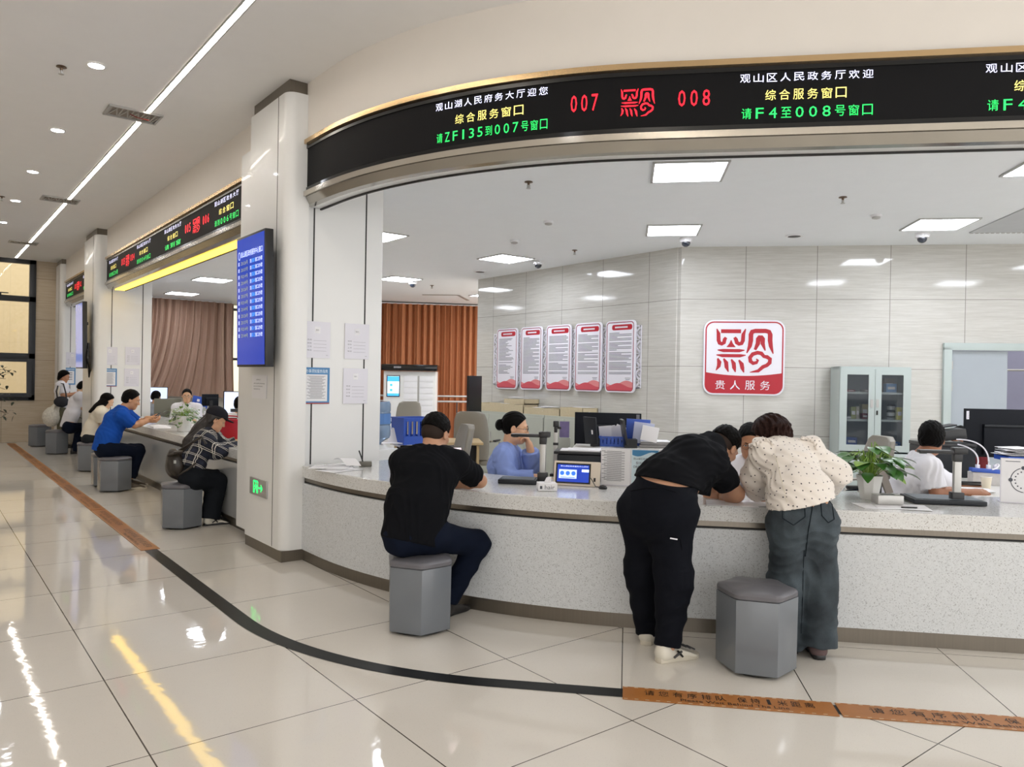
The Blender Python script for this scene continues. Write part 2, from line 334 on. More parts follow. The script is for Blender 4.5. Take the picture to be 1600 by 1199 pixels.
# end wall of the hall with its big window
XW0, XW1, YE = -2.6, 2.04, 19.2
for nm, a, b_, z0, z1 in (('wall_end_right', XW1, 3.0, 0, HZ), ('wall_end_left', -9, XW0, 0, HZ), ('wall_end_sill', XW0, XW1, 0, .9)):
    struct(nm, MB().prism([(a, YE), (b_, YE), (b_, YE+.2), (a, YE+.2)], z0, z1), M_TRAV)
struct('wall_left', MB().prism([(-9.15, -6), (-9, -6), (-9, 19.2), (-9.15, 19.2)], 0, HZ), M_UPPER)
wf = MB()
for x in (XW0+.06, -1.1, .5, XW1-.06): wf.box((x, YE+.02, 2.4), (.12, .14, 3.0))
for z in (.95, 1.84, 3.06, 3.87): wf.box(((XW0+XW1)/2, YE+.015, z), (XW1-XW0, .13, .12))
w1 = struct('window_1', wf, M_FRAME, bevel=.006)
struct('window_glass', MB().box(((XW0+XW1)/2, YE+.05, 2.4), (XW1-XW0-.1, .012, 2.9)), M_GLASS, parent=w1)
Ms = Matrix.Translation((1.27, YE-.01, 1.79)) @ Matrix.Rotation(math.radians(-7), 4, 'X')
sh = MB()
for x in (-.66, .66): sh.box((x, 0, -.41), (.09, .06, .82), Ms)
for z in (-.03, -.79): sh.box((0, 0, z), (1.41, .06, .09), Ms)
struct('window_sash', sh, M_FRAME, parent=w1, bevel=.004); struct('sash_glass', MB().box((0, 0, -.41), (1.25, .01, .75), Ms), M_GLASS, parent=w1)
struct('window_handle', MB().box((1.46, YE-.09, 3.16), (.16, .03, .02)).box((1.40, YE-.07, 3.14), (.03, .05, .05)), M_FRAME, parent=w1)
struct('exterior_wall', MB().box((-2, 23.2, 3), (16, .2, 8)), M_OUT)
# columns with brown steel feet and caps
def column(y0, y1, x0=2.33, flange=None):
    r = .09; pl = [(x0, y1), (2.52, y1), (2.52, y0), (x0+r, y0)]+[(x0+r-r*math.sin(a), y0+r-r*math.cos(a)) for a in np.linspace(0, PI/2, 8)[1:]]
    c = struct('column', MB().prism(pl, .09, 3.8), M_WHITE, smooth=True)
    ins = lambda k: [(x0+k, y1-k), (2.52, y1-k), (2.52, y0+k), (x0+k, y0+k)]
    struct('column_kick', MB().prism(ins(.004), 0, .09), M_STEEL, parent=c); struct('column_cap', MB().prism(ins(.02), 3.8, HZ), M_STEEL, parent=c)
    g = MB()
    for y in (y0+.2,): g.box((x0-.0005, y, 1.95), (.004, .005, 3.7))
    struct('column_seam', g, M_DARK, parent=c)
    if flange: struct('column_flange', MB().prism([(x0+.05, y1), (2.52, y1), (2.52, flange), (x0+.05, flange)], .1, 3.55), M_WHITE, parent=c)
    return c
COL1 = column(5.91, 6.76, flange=7.14); column(14.1, 15.15, flange=15.3); column(18.45, 19.1, x0=2.4)
# partitions between the counter sections
def partition(y0, y1, x1=3.25):
    p = struct('partition', MB().box(((2.52+x1)/2, (y0+y1)/2, OZ/2), (x1-2.52, y1-y0, OZ)), M_WHITE)
    struct('partition_seam', MB().box((2.606, y0, 1.6), (.012, .004, 3.1)).box((3.085, y0, 1.6), (.012, .004, 3.1)), M_DARK, parent=p)
    return p
partition(6.0, 7.1); partition(14.22, 15.2, 3.23); partition(18.5, 18.62, 3.2)
# black stone band in the floor, a polished line curving round the counter
def bpath():
    c0 = np.array([1.6, (3.69-1.6*SC_)/CC_]); R = 2.45; t = R*math.tan(ANG/2); ce = c0+_bd*R/math.cos(ANG/2)
    pts = [(np.array([1.6, 19.0]), np.array([0, -1.]))]
    for a in np.linspace(0, ANG, 30): pts.append((ce+R*np.array([math.cos(PI+a), math.sin(PI+a)]), np.array([-math.sin(PI+a), math.cos(PI+a)])))
    pts.append((pts[-1][0]+DV[:2]*5, DV[:2])); return pts
BP = bpath(); bnd = MB(); rs = []
for p, t in BP:
    n = np.array([-t[1], t[0]]); rs.append([(*(p+n*.05), .002), (*(p-n*.05), .002)])
bnd.rings(rs, False, False, False)
def band_mat():
    m = mat('black floor stone', '#17181a', .35, var=.35, vscale=9, spec=.2); return m
struct('floor_band', bnd, band_mat())
# ------------------------------------------------------------------ led boards over the openings
E_WHITE = mat('led white text', '#dfe0ff', .4, emit=1.3, var=0); E_YEL = mat('led yellow text', '#f2e27a', .4, emit=1.2, var=0)
E_GRN = mat('led green text', '#22d860', .4, emit=1.2, var=0); E_RED = mat('led red text', '#f5182c', .4, emit=1.5, var=0)
def on_path(mb, vs, fs, off):
    out = []
    for u, v in vs:
        p, t = ppath(u, off); out.append((p[0], p[1], v))
    mb.add(out, fs)
def led_text(mb, body, s0, s1, z0, z1, off=-.006):
    n = len(body); w = (s1-s0)/n
    for i, ch in enumerate(body):
        if ch == ' ': continue
        k = .12 if not ch.isascii() else .2
        v, f = text_fit(ch, s0+(i+k)*w, s0+(i+1-k)*w, z0, z1); on_path(mb, v, f, off)
def led_logo(mb, s0, s1, z0, z1, off=-.006):
    for p, w in LOGO:
        v, f = stroke(p, w); on_path(mb, [(s0+(q[0]-285)/670*(s1-s0), z1-(q[1]-240)/535*(z1-z0)) for q in v], f, off)
M_SILV = mat('polished pale steel', '#cbc4b8', .18, .9, var=.1, vscale=2)
def led_board(label, s0, s1, groups, reds, yellow=None, n=40):
    p, t = ppath((s0+s1)/2); b = thing('led_display_board', label, 'display board', (p[0], p[1], 2.9), 0, 'black scrolling display boards over the counters')
    m = MB(); sweep(m, [(0, 3.045), (.1, 3.045), (.1, 3.36), (0, 3.36)], s0, s1, n=n); build('screen', m, M_LED, b, world=True, smooth=True)
    m = MB(); sweep(m, [(-.008, 3.36), (.1, 3.36), (.1, 3.395), (-.008, 3.395)], s0, s1, n=n); sweep(m, [(-.008, 3.01), (.1, 3.01), (.1, 3.045), (-.008, 3.045)], s0, s1, n=n)
    build('screen_border', m, M_BLACKGLASS, b, world=True, smooth=True)
    m = MB(); sweep(m, [(-.03, 3.395), (.06, 3.395), (.06, 3.43), (-.03, 3.43)], s0, s1, n=n); build('top_trim', m, M_GOLD, b, world=True, smooth=True)
    m = MB(); sweep(m, [(-.03, 2.97), (.06, 2.97), (.06, 3.01), (-.03, 3.01)], s0, s1, n=n); build('bottom_trim', m, M_SILV, b, world=True, smooth=True)
    m = MB(); sweep(m, [(-.012, 2.968), (.02, 2.91), (.07, 2.905), (.07, 2.968)], s0, s1, n=n); build('steel_underside', m, M_STEEL2, b, world=True, smooth=True)
    k_ = .285 if yellow else .155; m = MB(); sweep(m, [(.07, 2.905), (k_, 2.905), (k_, 3.245), (.105, 3.245), (.105, 2.99), (.07, 2.99)], s0, s1, n=n); build('soffit', m, M_STEEL2 if yellow else M_WHITE, b, world=True, smooth=True)
    m = MB(); sweep(m, [(k_-.013, 2.893), (k_+.003, 2.893), (k_+.003, 2.906), (k_-.013, 2.906)], s0, s1, n=n); build('edge_profile', m, M_DARK, b, world=True)
    if yellow:
        m = MB(); sweep(m, [(.115, 2.896), (.26, 2.896), (.26, 2.906), (.115, 2.906)], yellow[0], yellow[1], n=2)
        build('warm_light_strip', m, mat('warm yellow light strip', '#ffd24a', .5, emit=2.6, var=0), b, world=True)
    for a, e, w, y, g in groups:
        wt, yt, gt = MB(), MB(), MB(); c = (a+e)/2; h = (e-a)/2
        if w: led_text(wt, w, a, e, 3.292, 3.342)
        if y: led_text(yt, y, c-h*.62, c+h*.62, 3.183, 3.245)
        if g: led_text(gt, g, a+h*.03, e, 3.077, 3.14)
        for nm, mm, mt in (('white_lettering', wt, E_WHITE), ('yellow_lettering', yt, E_YEL), ('green_lettering', gt, E_GRN)):
            if mm.v: build(nm, mm, mt, b, world=True)
    for a, t0, b0, b1, c0, c1, t1 in reds:
        for nm, k in (('red_number', 0), ('red_emblem', 1), ('red_number', 2)):
            rd = MB()
            if k == 0: led_text(rd, t0, a[0], a[1], 3.165, 3.268)
            elif k == 1: led_logo(rd, b0, b1, 3.115, 3.285)
            else: led_text(rd, t1, c0, c1, 3.165, 3.262)
            build(nm, rd, E_RED, b, world=True)
    return b
led_board('long curved black led board over the main counter with red 007 and 008', -.37, 7.2,
  [(1.295, 2.123, '观山湖人民府务大厅迎您', '综合服务窗口', '请ZF135到007号窗口'), (3.262, 4.027, '观山区人民政务厅欢迎', '综合服务窗口', '请F4至008号窗口'), (4.61, 5.4, '观山区人民政务厅欢迎', '综合服务窗口', '请F4至009号窗口')],
  [((2.25, 2.445), '007', 2.57, 2.775, 2.898, 3.113, '008')])
led_board('straight black led board with a yellow light strip beneath, beyond the near column', YT-14.1, YT-7.14,
  [(-8.3, -7.6, '观山湖区政务大厅', '综合窗口', '请到窗口办理'), (-6.33, -5.5, '观山湖区政务大厅', '综合窗口', '请到004号窗口'), (-4.8, -4.0, '观山湖区政务大厅', '综合窗口', '请到窗'), (-2.74, -1.95, '观山湖区政务大厅', '综合窗口', '请到006号窗口')],
  [((-7.36, -7.08), '003', -7.03, -6.8, -6.74, -6.45, '004'), ((-3.86, -3.6), '005', -3.52, -3.25, -3.16, -2.9, '006')], yellow=(YT-14.05, YT-7.2), n=2)
led_board('shortest black led board, at the far end of the hall', YT-18.45, YT-15.32,
  [(-12.67, -11.86, '观山湖区政务大厅', '综合窗口', '请到窗口'), (-10.75, -9.95, '观山湖区政务大厅', '综合窗口', '请到窗口')], [((-11.7, -11.45), '001', -11.42, -11.15, -11.1, -10.9, '002')], n=2)
# ------------------------------------------------------------------ hall ceiling fittings
E_STRIP = mat('warm white ceiling light', '#fff5e8', .5, emit=STRIP_E, var=0); E_DOWN = mat('downlight lens', '#f2f6ff', .5, emit=DOWN_E, var=0)
E_PANEL = mat('cool white light panel', '#f1f6ff', .5, emit=PANEL_E, var=0)
M_ALU = mat('matt aluminium', '#b9b8b5', .4, .6); M_VENT = mat('grey vent metal', '#b0aca6', .5, .3)
LS = ((7.5, -2.5, 'long warm ceiling light strip nearest the camera'), (12.02, 7.88, 'middle warm ceiling light strip between two air vents'), (16.5, 12.3, 'far warm ceiling light strip beyond the second air vent'), (18.9, 16.8, 'farthest ceiling light strip near the end window'), (17, -4, 'added unseen light strip deeper in the hall, brightening its ceiling'), (17.01, -4, 'added unseen light strip on the far side of the hall, brightening its ceiling'))  # the last two strips are added out of view to brighten the hall
for a, b_, lb in LS:
    t = thing('light_strip', lb, 'ceiling light', ({17: -2.6, 17.01: -6.}.get(a, 1.648), (a+b_)/2, HZ), 0, 'light strips along the hall ceiling'); h = (a-b_)
    build('diffuser', MB().box((0, 0, -.006), (.042, h, .008)), E_STRIP, t); build('housing', MB().box((-.026, 0, -.008), (.01, h, .012)).box((.026, 0, -.008), (.01, h, .012)), M_ALU, t)
for i, (y, lb) in enumerate(((7.69, 'nearest slotted air vent crossing the ceiling light strip, with a red wire'), (12.15, 'second air vent across the ceiling light strip'), (16.65, 'farthest air vent across the ceiling light strip'))):
    t = thing('air_vent', lb, 'air vent', (1.56, y, HZ), 0, 'air vents in the hall ceiling')
    build('frame', MB().box((-.215, 0, -.008), (.02, .3, .016)).box((.215, 0, -.008), (.02, .3, .016)).box((0, .145, -.008), (.45, .02, .016)).box((0, -.145, -.008), (.45, .02, .016)), M_ALU, t)
    m = MB()
    for k in range(14): m.box((-.195+k*.03, 0, -.006), (.012, .28, .008), rz=.2*math.sin(k*2.1))
    build('slats', m, M_VENT, t); build('duct', MB().box((0, 0, -.002), (.42, .28, .002)), mat('vent interior', '#8d857b', .8, var=.4, vscale=30), t)
    if i == 0: build('red_wire', MB().tube([(-.03, -.02, -.012), (.02, -.08, -.05), (.09, -.2, -.09)], .004, 6), mat('red wire', '#8e2a26', .5), t)
lens = [(0.0, -.010), (.05, -.012), (.07, -.006), (.072, -.002)]
DL = [thing('downlight', 'round recessed downlight nearest the camera in the hall ceiling', 'downlight', (1.085, 6.665, HZ), 0, 'round downlights in the hall ceiling')]
build('lens', MB().lathe([(.056, -.003), (.056, -.008), (.001, -.010)], 28), E_DOWN, DL[0]); build('rim', MB().lathe([(.056, 0), (.056, -.010), (.07, -.006), (.072, 0)], 28, cap0=False, cap1=False), mat('white rim', '#efeeec', .4), DL[0], smooth=True)
for i, y in enumerate((8.69, 10.68, 12.65, 14.62, 16.6)):
    DL.append(dup(DL[0], (1.085, y, HZ), 0, 'recessed downlight, %s from the near end of its row' % ('second', 'third', 'fourth', 'fifth', 'sixth')[i]))
for i, (x, y) in enumerate([(1.085, 4.6), (1.085, 2.6), (-1.2, 2.6), (-1.2, 6.6), (-1.2, 10.6), (-1.2, 14.6), (-3.5, 4.6), (-3.5, 10.6)]):  # unseen downlights, added for extra hall light
    dup(DL[0], (x, y, HZ), 0, 'added unseen recessed downlight giving the hall more light')
M_SPR = mat('bronze sprinkler', '#6e5a48', .35, .7)
def sprinkler(p, z, label):
    t = thing('ceiling_sprinkler', label, 'sprinkler', (p[0], p[1], z), 0, 'fire sprinklers')
    build('escutcheon', MB().lathe([(.035, 0), (.038, -.006), (.012, -.012), (.009, -.03)], 18), M_SPR, t, smooth=True)
    build('head', MB().lathe([(.007, -.028), (.007, -.055), (.02, -.057), (.02, -.061), (.0, -.062)], 16).box((.014, 0, -.042), (.004, .006, .03)).box((-.014, 0, -.042), (.004, .006, .03)), M_ALU, t)
sprinkler(on_z(96, 104, HZ), HZ, 'small bronze sprinkler in the hall ceiling beside the nearest downlight')
_sp = on_z(3, 307, HZ); sprinkler(_sp, HZ, 'sprinkler in the hall ceiling at the left edge of the photo')
for t_, lb in (((826, 284), 'sprinkler in the office ceiling under the curve of the display board'), ((1317, 308), 'sprinkler in the office ceiling left of the right-hand smoke detector'), ((898, 391), 'sprinkler above the notice boards wall'), ((675, 446), 'sprinkler near the orange curtain'), ((312, 392), 'sprinkler head under the yellow light strip')):
    sprinkler(on_z(*t_, OZ), OZ, lb)
# ------------------------------------------------------------------ office ceiling fittings
def panel(p, rz, label):
    t = thing('recessed_lamp', label, 'ceiling light', (p[0], p[1], OZ), rz, 'square light panels in the office ceiling')
    build('diffuser', MB().box((0, 0, -.006), (.56, .56, .006)), E_PANEL, t)
    build('frame', MB().box((-.29, 0, -.007), (.022, .6, .014)).box((.29, 0, -.007), (.022, .6, .014)).box((0, .29, -.007), (.6, .022, .014)).box((0, -.29, -.007), (.6, .022, .014)), M_ALU, t)
    return t
_az = -TH
P0 = panel((4.99, 4.02), _az, 'largest square light panel, nearest behind the curved display board')
for x, y, rz, lb in ((6.77, 5.66, _az, 'square light panel above the corner camera of the tiled wall'), (8.56, 3.54, _az, 'square light panel above the glass cabinet'), (6.95, 2.0, _az, 'square light panel cut by the right edge of the photo'),
    (6.64, 8.6, 0, 'square light panel over the row of notice boards'), (6.67, 11.68, 0, 'square light panel near the orange curtain'), (4.42, 8.35, 0, 'light panel half hidden by the near partition'), (4.26, 14.29, 0, 'light panel seen through the left opening'),
    (4.3, 11.2, 0, 'added unseen light panel behind the near column, lighting the office'), (9.9, 1.4, _az, 'added light panel out of view, lighting the office'), (8.3, .4, _az, 'added light panel out of view, lighting the office'), (9.3, 12.6, 0, 'added unseen light panel behind the tiled wall, lighting the office'), (4.5, 17.2, 0, 'added unseen light panel behind the far partition, lighting the office')):  # panels on this line are unseen, added to light the office
    dup(P0, (x, y, OZ), rz, lb)
M_DOME = mat('white camera housing', '#e8e8ea', .3); M_LENS = mat('dark camera dome', '#1d2430', .08, coat=1)
for i, (t_, lb) in enumerate((((1072, 372), 'dome camera at the corner of the tiled wall'), ((1441, 365), 'dome camera above the glass cabinet'), ((841, 408), 'dome camera above the notice boards'), ((645, 440), 'dome camera near the orange curtain'))):
    p = on_z(*t_, OZ); t = thing('dome_camera', lb, 'security camera', (p[0], p[1], OZ), 0, 'dome cameras in the office ceiling')
    build('housing', MB().lathe([(.075, 0), (.08, -.02), (.07, -.05), (.05, -.055)], 24), M_DOME, t, smooth=True)
    build('lens_dome', MB().lathe([(.052, -.052)]+[(.052*math.cos(a), -.06-.05*math.sin(a)) for a in np.linspace(0, PI/2-.05, 7)], 20), M_LENS, t, smooth=True)
for t_, lb in (((857, 346), 'plain round smoke detector under the curved board'), ((1369, 336), 'smoke detector left of the panel above the glass cabinet'), ((804, 376), 'smoke detector beside the panel over the notice boards')):
    p = on_z(*t_, OZ); t = thing('smoke_detector', lb, 'smoke detector', (p[0], p[1], OZ), 0, 'smoke detectors in the office ceiling')
    build('base', MB().lathe([(.055, 0), (.055, -.018), (.045, -.022)], 24), M_DOME, t, smooth=True)
    build('sensor_head', MB().lathe([(.04, -.02), (.04, -.036), (.02, -.042)], 20), mat('vented sensor', '#b5b3b0', .5), t)
for t_, lb in (((1241, 368), 'round ceiling loudspeaker above the red logo sign'), ((750, 424), 'round ceiling loudspeaker near the end of the tiled side wall')):
    p = on_z(*t_, OZ); t = thing('ceiling_speaker', lb, 'loudspeaker', (p[0], p[1], OZ), 0, 'round ceiling loudspeakers')
    build('rim', MB().lathe([(.10, 0), (.1, -.012), (.085, -.014)], 26), M_DOME, t); build('grille', MB().lathe([(.084, -.012), (.06, -.016), (.001, -.017)], 26), mat('speaker grille', '#4a4845', .6), t)
t = thing('ceiling_access_panel', 'long flat air grille set in the office ceiling at the right edge', 'air grille', cd(8.5, 4.4, OZ), -TH+PI/2)
build('plate', MB().box((0, 0, -.006), (1.3, 1.3, .012)), mat('pale grey grille plate', '#c4c6c8', .6), t)
m = MB()
for k in range(24): m.box((.65, -.62+k*.054, -.008), (.02, .03, .016))
build('perforated_edge', m, M_VENT, t)
_g0, _g1, _g2 = on_z(660, 460.5, OZ), on_z(716, 461, OZ), on_z(731, 469, OZ)
t = thing('slot_diffuser', 'thin angled slot air diffuser in the ceiling before the orange curtain', 'air grille', _g1)
m = MB()
for a, b_ in ((_g0, _g1), (_g1, _g2)): m.box(((a+b_)/2-np.array([0, 0, .006])), (np.linalg.norm(b_-a), .07, .01), rz=math.atan2(b_[1]-a[1], b_[0]-a[0]))
build('slot', m, M_VENT, t, world=True)
# ------------------------------------------------------------------ counters
M_PANEL2 = mat('silver grey laminate', '#c6c8c9', .2, .3, var=.05, vscale=2)
def counter(label, s0, s1, face, n=40):
    p, _ = ppath((s0+s1)/2, .4); t = thing('service_counter', label, 'counter', (p[0], p[1], 0), 0, 'stone-topped service counters')
    m = MB(); sweep(m, [(0, .68), (0, .769), (.006, .775), (.85, .775), (.85, .68)], s0, s1, n=n); build('countertop', m, M_STONE, t, world=True, smooth=True)
    m = MB(); sweep(m, [(.022, .645), (.022, .68), (.05, .68), (.05, .645)], s0, s1, n=n); build('recess_strip', m, M_STEEL, t, world=True, smooth=True)
    m = MB(); sweep(m, [(.03, .633), (.03, .645), (.05, .645), (.05, .633)], s0, s1, n=n); build('shadow_gap', m, M_DARK, t, world=True)
    m = MB(); sweep(m, [(.004, .09), (.004, .633), (.06, .633), (.06, .09)], s0, s1, n=n); build('front_panel', m, face, t, world=True, smooth=True)
    m = MB(); sweep(m, [(.02, 0), (.02, .09), (.06, .09), (.06, 0)], s0, s1, n=n); build('kick_plate', m, M_STEEL, t, world=True, smooth=True)
    return t
counter('long curved white quartz counter that sweeps to the right edge', -.36, 6.5, M_STONE2)
counter('straight counter with silver grey front beyond the near column', YT-14.1, YT-7.14, M_PANEL2, 2)
counter('short farthest counter near the end window', YT-18.45, YT-15.3, M_PANEL2, 2)
M_DESK = mat('pale staff worktop', '#d6d3cd', .3)
for s0, s1, lb, n in ((.2, 6.5, 'lower staff desk running behind the curved counter', 40), (YT-14.0, YT-7.2, 'lower staff desk running behind the straight counter', 2)):
    p, _ = ppath((s0+s1)/2, 1.2); t = thing('staff_desk', lb, 'desk', (p[0], p[1], 0), 0)
    m = MB(); sweep(m, [(.856, .70), (.856, .735), (1.12, .735), (1.12, .70)], s0, s1, n=n); build('desk_top', m, M_DESK, t, world=True, smooth=True)
    m = MB(); sweep(m, [(.87, 0), (.87, .7), (.89, .7), (.89, 0)], s0, s1, n=n); build('modesty_panel', m, M_WHITE, t, world=True)
# ------------------------------------------------------------------ stools
M_STOOL = mat('grey painted stool', '#6f747a', .25, var=.08, vscale=5, coat=.25); M_CUSH = mat('grey leatherette cushion', '#66656a', .38, var=.06, bump=.08, bscale=220)
def hexa(r, z, rot=0.): return [(r*math.cos(rot+PI/3*i), r*math.sin(rot+PI/3*i), z) for i in range(6)]
ST = thing('hexagonal_stool', 'empty grey hexagonal stool in front of the leaning woman in jeans', 'stool', (3.525, 2.335, 0), math.radians(5), 'grey hexagonal stools')
build('body', MB().rings([hexa(.205, .018), hexa(.208, .395)]), M_STOOL, ST, bevel=.004)
build('base_ring', MB().lathe([(.15, 0), (.16, .004), (.16, .022)], 30), M_DARK, ST)
def cush(z, r, k):                        # hexagon with softened corners
    out = []
    for i in range(6):
        a, b_ = np.array(hexa(r, 0)[i][:2]), np.array(hexa(r, 0)[(i+1) % 6][:2])
        for f in np.linspace(.08, .92, 6): out.append((*(a+(b_-a)*f)*(1-.012*math.sin(PI*f)*k), z-.004*k*math.sin(PI*f)))
    return out
build('cushion', MB().rings([cush(.397, .206, 0), cush(.402, .212, 0), cush(.42, .213, 0), cush(.433, .205, 1), cush(.44, .18, 1), cush(.443, .1, .5), cush(.443, .03, 0)]), M_CUSH, ST, smooth=True)
STOOLS = [(2.405, 3.909, 2, 'grey hexagonal stool under the seated man in black'), (2.086, 7.87, 20, 'grey hexagonal stool under the woman in the cap'), (2.031, 10.762, 30, 'grey hexagonal stool under the man in the blue polo'),
  (2.05, 11.32, 30, 'grey hexagonal stool just behind the blue polo man\'s stool'), (2.15, 13.15, 25, 'grey hexagonal stool under the long-haired woman in cream'), (2.09, 16.2, 20, 'grey hexagonal stool under the bent person in a white tee'), (2.02, 18.0, 10, 'farthest grey hexagonal stool by the end wall')]
for x, y, a, lb in STOOLS: dup(ST, (x, y, 0), math.radians(a), lb)
# ------------------------------------------------------------------ floor tapes with the queueing notice
M_TAPE = mat('brown floor tape', '#a56a33', .4, var=.12, vscale=14); M_TXT = mat('black print', '#241a12', .5, var=0)
def tape(p0, p1, label, w=.15):
    p0, p1 = np.array(p0), np.array(p1); d = p1-p0; Lg = np.linalg.norm(d); M = frame((p0[0], p0[1], .003), (d[0], d[1], 0))
    t = thing('floor_tape', label, 'floor tape', (*((p0+p1)/2), 0), 0, 'brown tape strips on the floor')
    build('strip', MB().box((Lg/2, 0, 0), (Lg-.01, w, .003), M), M_TAPE, t, world=True)
    m = MB(); nn = max(1, int(round(Lg/1.05)))
    for k in range(nn):
        a = k*Lg/nn; s = Lg/nn
        for i, ch in enumerate('请您有序排队'): add_text(m, ch, a+s*(.11+i*.068), a+s*(.158+i*.068), -.012, .045, M, .0025)
        for i, ch in enumerate('保持1米距离'): add_text(m, ch, a+s*(.55+i*.062), a+s*(.595+i*.062), -.012, .045, M, .0025)
        add_text(m, 'Please Wait Behind The Line', a+s*.28, a+s*.78, -.052, -.024, M, .0025)
    build('lettering', m, M_TXT, t, world=True)
    m = MB()
    for k in range(int(Lg/.05)):
        for y in (-w/2+.007, w/2-.007): m.box((k*.05+.02, y, .0017), (.018, .005, .001), M)
    build('edge_dashes', m, mat('pale dashes', '#cdb79a', .5), t, world=True)
_b0 = np.array([1.6, (3.69-1.6*SC_)/CC_]); _e0 = BP[-2][0]+DV[:2]*0
_td = lambda d: (CV*3.69+DV*d)[:2]
for a, b_, lb in ((.0, .985, 'brown queueing tape piece next to the black floor band'), (.99, 2.3, 'brown queueing tape piece cut by the right edge of the photo')): tape(_td(a), _td(b_), lb)
_ys = [18.9, 16.5, 14.1, 11.7, 9.3, 6.95]
for i in range(5): tape((1.6, _ys[i]), (1.6, _ys[i+1]+.005), 'brown queueing tape strip along the left counter, %s from the far end' % ('first', 'second', 'third', 'fourth', 'fifth')[i])
# ------------------------------------------------------------------ queue screens on the columns, exit sign, papers
M_SCR = mat('blue screen', '#123aa8', .15, emit=.42, ecol='#1443c8', var=.12, vscale=1.5); M_TVB = mat('black plastic', '#1b1b1d', .35, bump=.02)
E_TV = mat('screen white text', '#cfe0ff', .4, emit=1.0, var=0); E_TVY = mat('screen olive text', '#8d9a6a', .4, emit=.7, var=0); E_TVC = mat('screen cyan text', '#43a4ee', .4, emit=.9, var=0)
def tv(y, label, x=2.2, lit=True):
    t = thing('queue_screen', label, 'screen', (x, y, 2.13)); M = Matrix(((0, 0, -1, x), (-1, 0, 0, y), (0, 1, 0, 2.13), (0, 0, 0, 1)))   # local x = -Y, y = up, z = towards the hall
    M = M @ Matrix.Rotation(math.radians(1.0), 4, 'X')
    build('casing', MB().box((0, 0, -.03), (.68, 1.11, .07), M), M_TVB, t, world=True, bevel=.006)
    build('display', MB().box((0, 0, .006), (.645, 1.07, .003), M), M_SCR if lit else mat('washed blue screen', '#6a78b8', .12, emit=.6, ecol='#7d8cc8', var=.2, vscale=3), t, world=True)
    m, my, mc = MB(), MB(), MB()
    add_text(m, '观山湖区政务服务中心窗口', -.22, .29, .375, .425, M, .009); m.rings([[( -.26+.025*math.cos(a), .395+.035*math.sin(a), .009) for a in np.linspace(0, 2*PI, 20)], [(-.26+.02*math.cos(a), .395+.029*math.sin(a), .009) for a in np.linspace(0, 2*PI, 20)]], False, False, True, M)
    for k in range(12):
        yy = .31-k*.056; add_text(m, '请', -.29, -.255, yy, yy+.034, M, .009); add_text(my, ('Z0126号', 'Z0137号', 'F0214号', 'Z0149号')[k % 4], -.22, -.05, yy, yy+.034, M, .009)
        add_text(m, '到', .0, .035, yy, yy+.034, M, .009); add_text(mc, '%03d' % (k+1), .045, .115, yy, yy+.034, M, .009); add_text(m, '窗口办理', .125, .285, yy, yy+.034, M, .009)
    if lit: build('white_lettering', m, E_TV, t, world=True); build('olive_lettering', my, E_TVY, t, world=True); build('cyan_lettering', mc, E_TVC, t, world=True)
    build('wall_bracket', MB().box((0, .2, -.085), (.3, .05, .05), M).box((0, -.2, -.085), (.3, .05, .05), M), M_TVB, t, world=True)
    return t
tv(6.32, 'tall blue queue number screen on the nearest column')
_t2 = tv(14.55, 'tall pale blue queue screen on the second column, cables hanging behind', x=2.18, lit=False)
m = MB()
for k in range(5): m.tube([(2.27, 14.2+.03*k, 2.0), (2.24+.012*k, 14.14, 1.75-.05*k), (2.27, 14.16, 1.55-.03*k), (2.26, 14.2, 1.7)], .012, 6)
build('cable_bundle', m, M_TVB, _t2, world=True, smooth=True)
_q0, _q1 = on_x(391, 746, 2.325), on_x(418, 778, 2.325); yc, zc = (_q0[1]+_q1[1])/2, .546
t = thing('exit_sign', 'small silver exit sign with a glowing green running man on the nearest column', 'exit sign', (2.33, yc, zc)); M = Matrix(((0, 0, -1, 2.325), (-1, 0, 0, yc), (0, 1, 0, zc), (0, 0, 0, 1)))
build('plate', MB().box((0, 0, 0), (.4, .145, .016), M), M_ALU, t, world=True, bevel=.003)
E_EXIT = mat('glowing green sign', '#22f06a', .4, emit=1.6, var=0)
m = MB()
for a in (((-.1, .05), (-.1, -.05)), ((-.1, .05), (.0, .05)), ((.0, .05), (.0, -.05)), ((-.1, -.046), (-.08, -.046)), ((-.05, .03), (-.045, .0)), ((-.045, .0), (-.02, -.02)), ((-.02, -.02), (-.02, -.05)), ((-.045, .0), (-.07, -.02)), ((-.07, -.02), (-.085, -.05)), ((-.05, .02), (-.02, .008)), ((-.05, .02), (-.075, .0)), ((.02, .0), (.1, .0)), ((.07, .028), (.105, .0)), ((.07, -.028), (.105, .0))):
    v, f = stroke([(a[0][0], a[0][1]), (a[1][0], a[1][1])], .013); m.add([(p[0], p[1], .0092) for p in v], f, M)
m.add([(-.05+.012*math.cos(q), .04+.008*math.sin(q), .0092) for q in np.linspace(0, 2*PI, 12, endpoint=False)], [tuple(range(12))], M)
build('green_symbol', m, E_EXIT, t, world=True)
M_PAPER = mat('white paper', '#e9e8ea', .6, var=.02); M_PRINT = mat('grey print', '#6b6b70', .6, var=0); M_PLAS = mat('clear plastic sleeve', '#dcdae2', .2, var=.01)
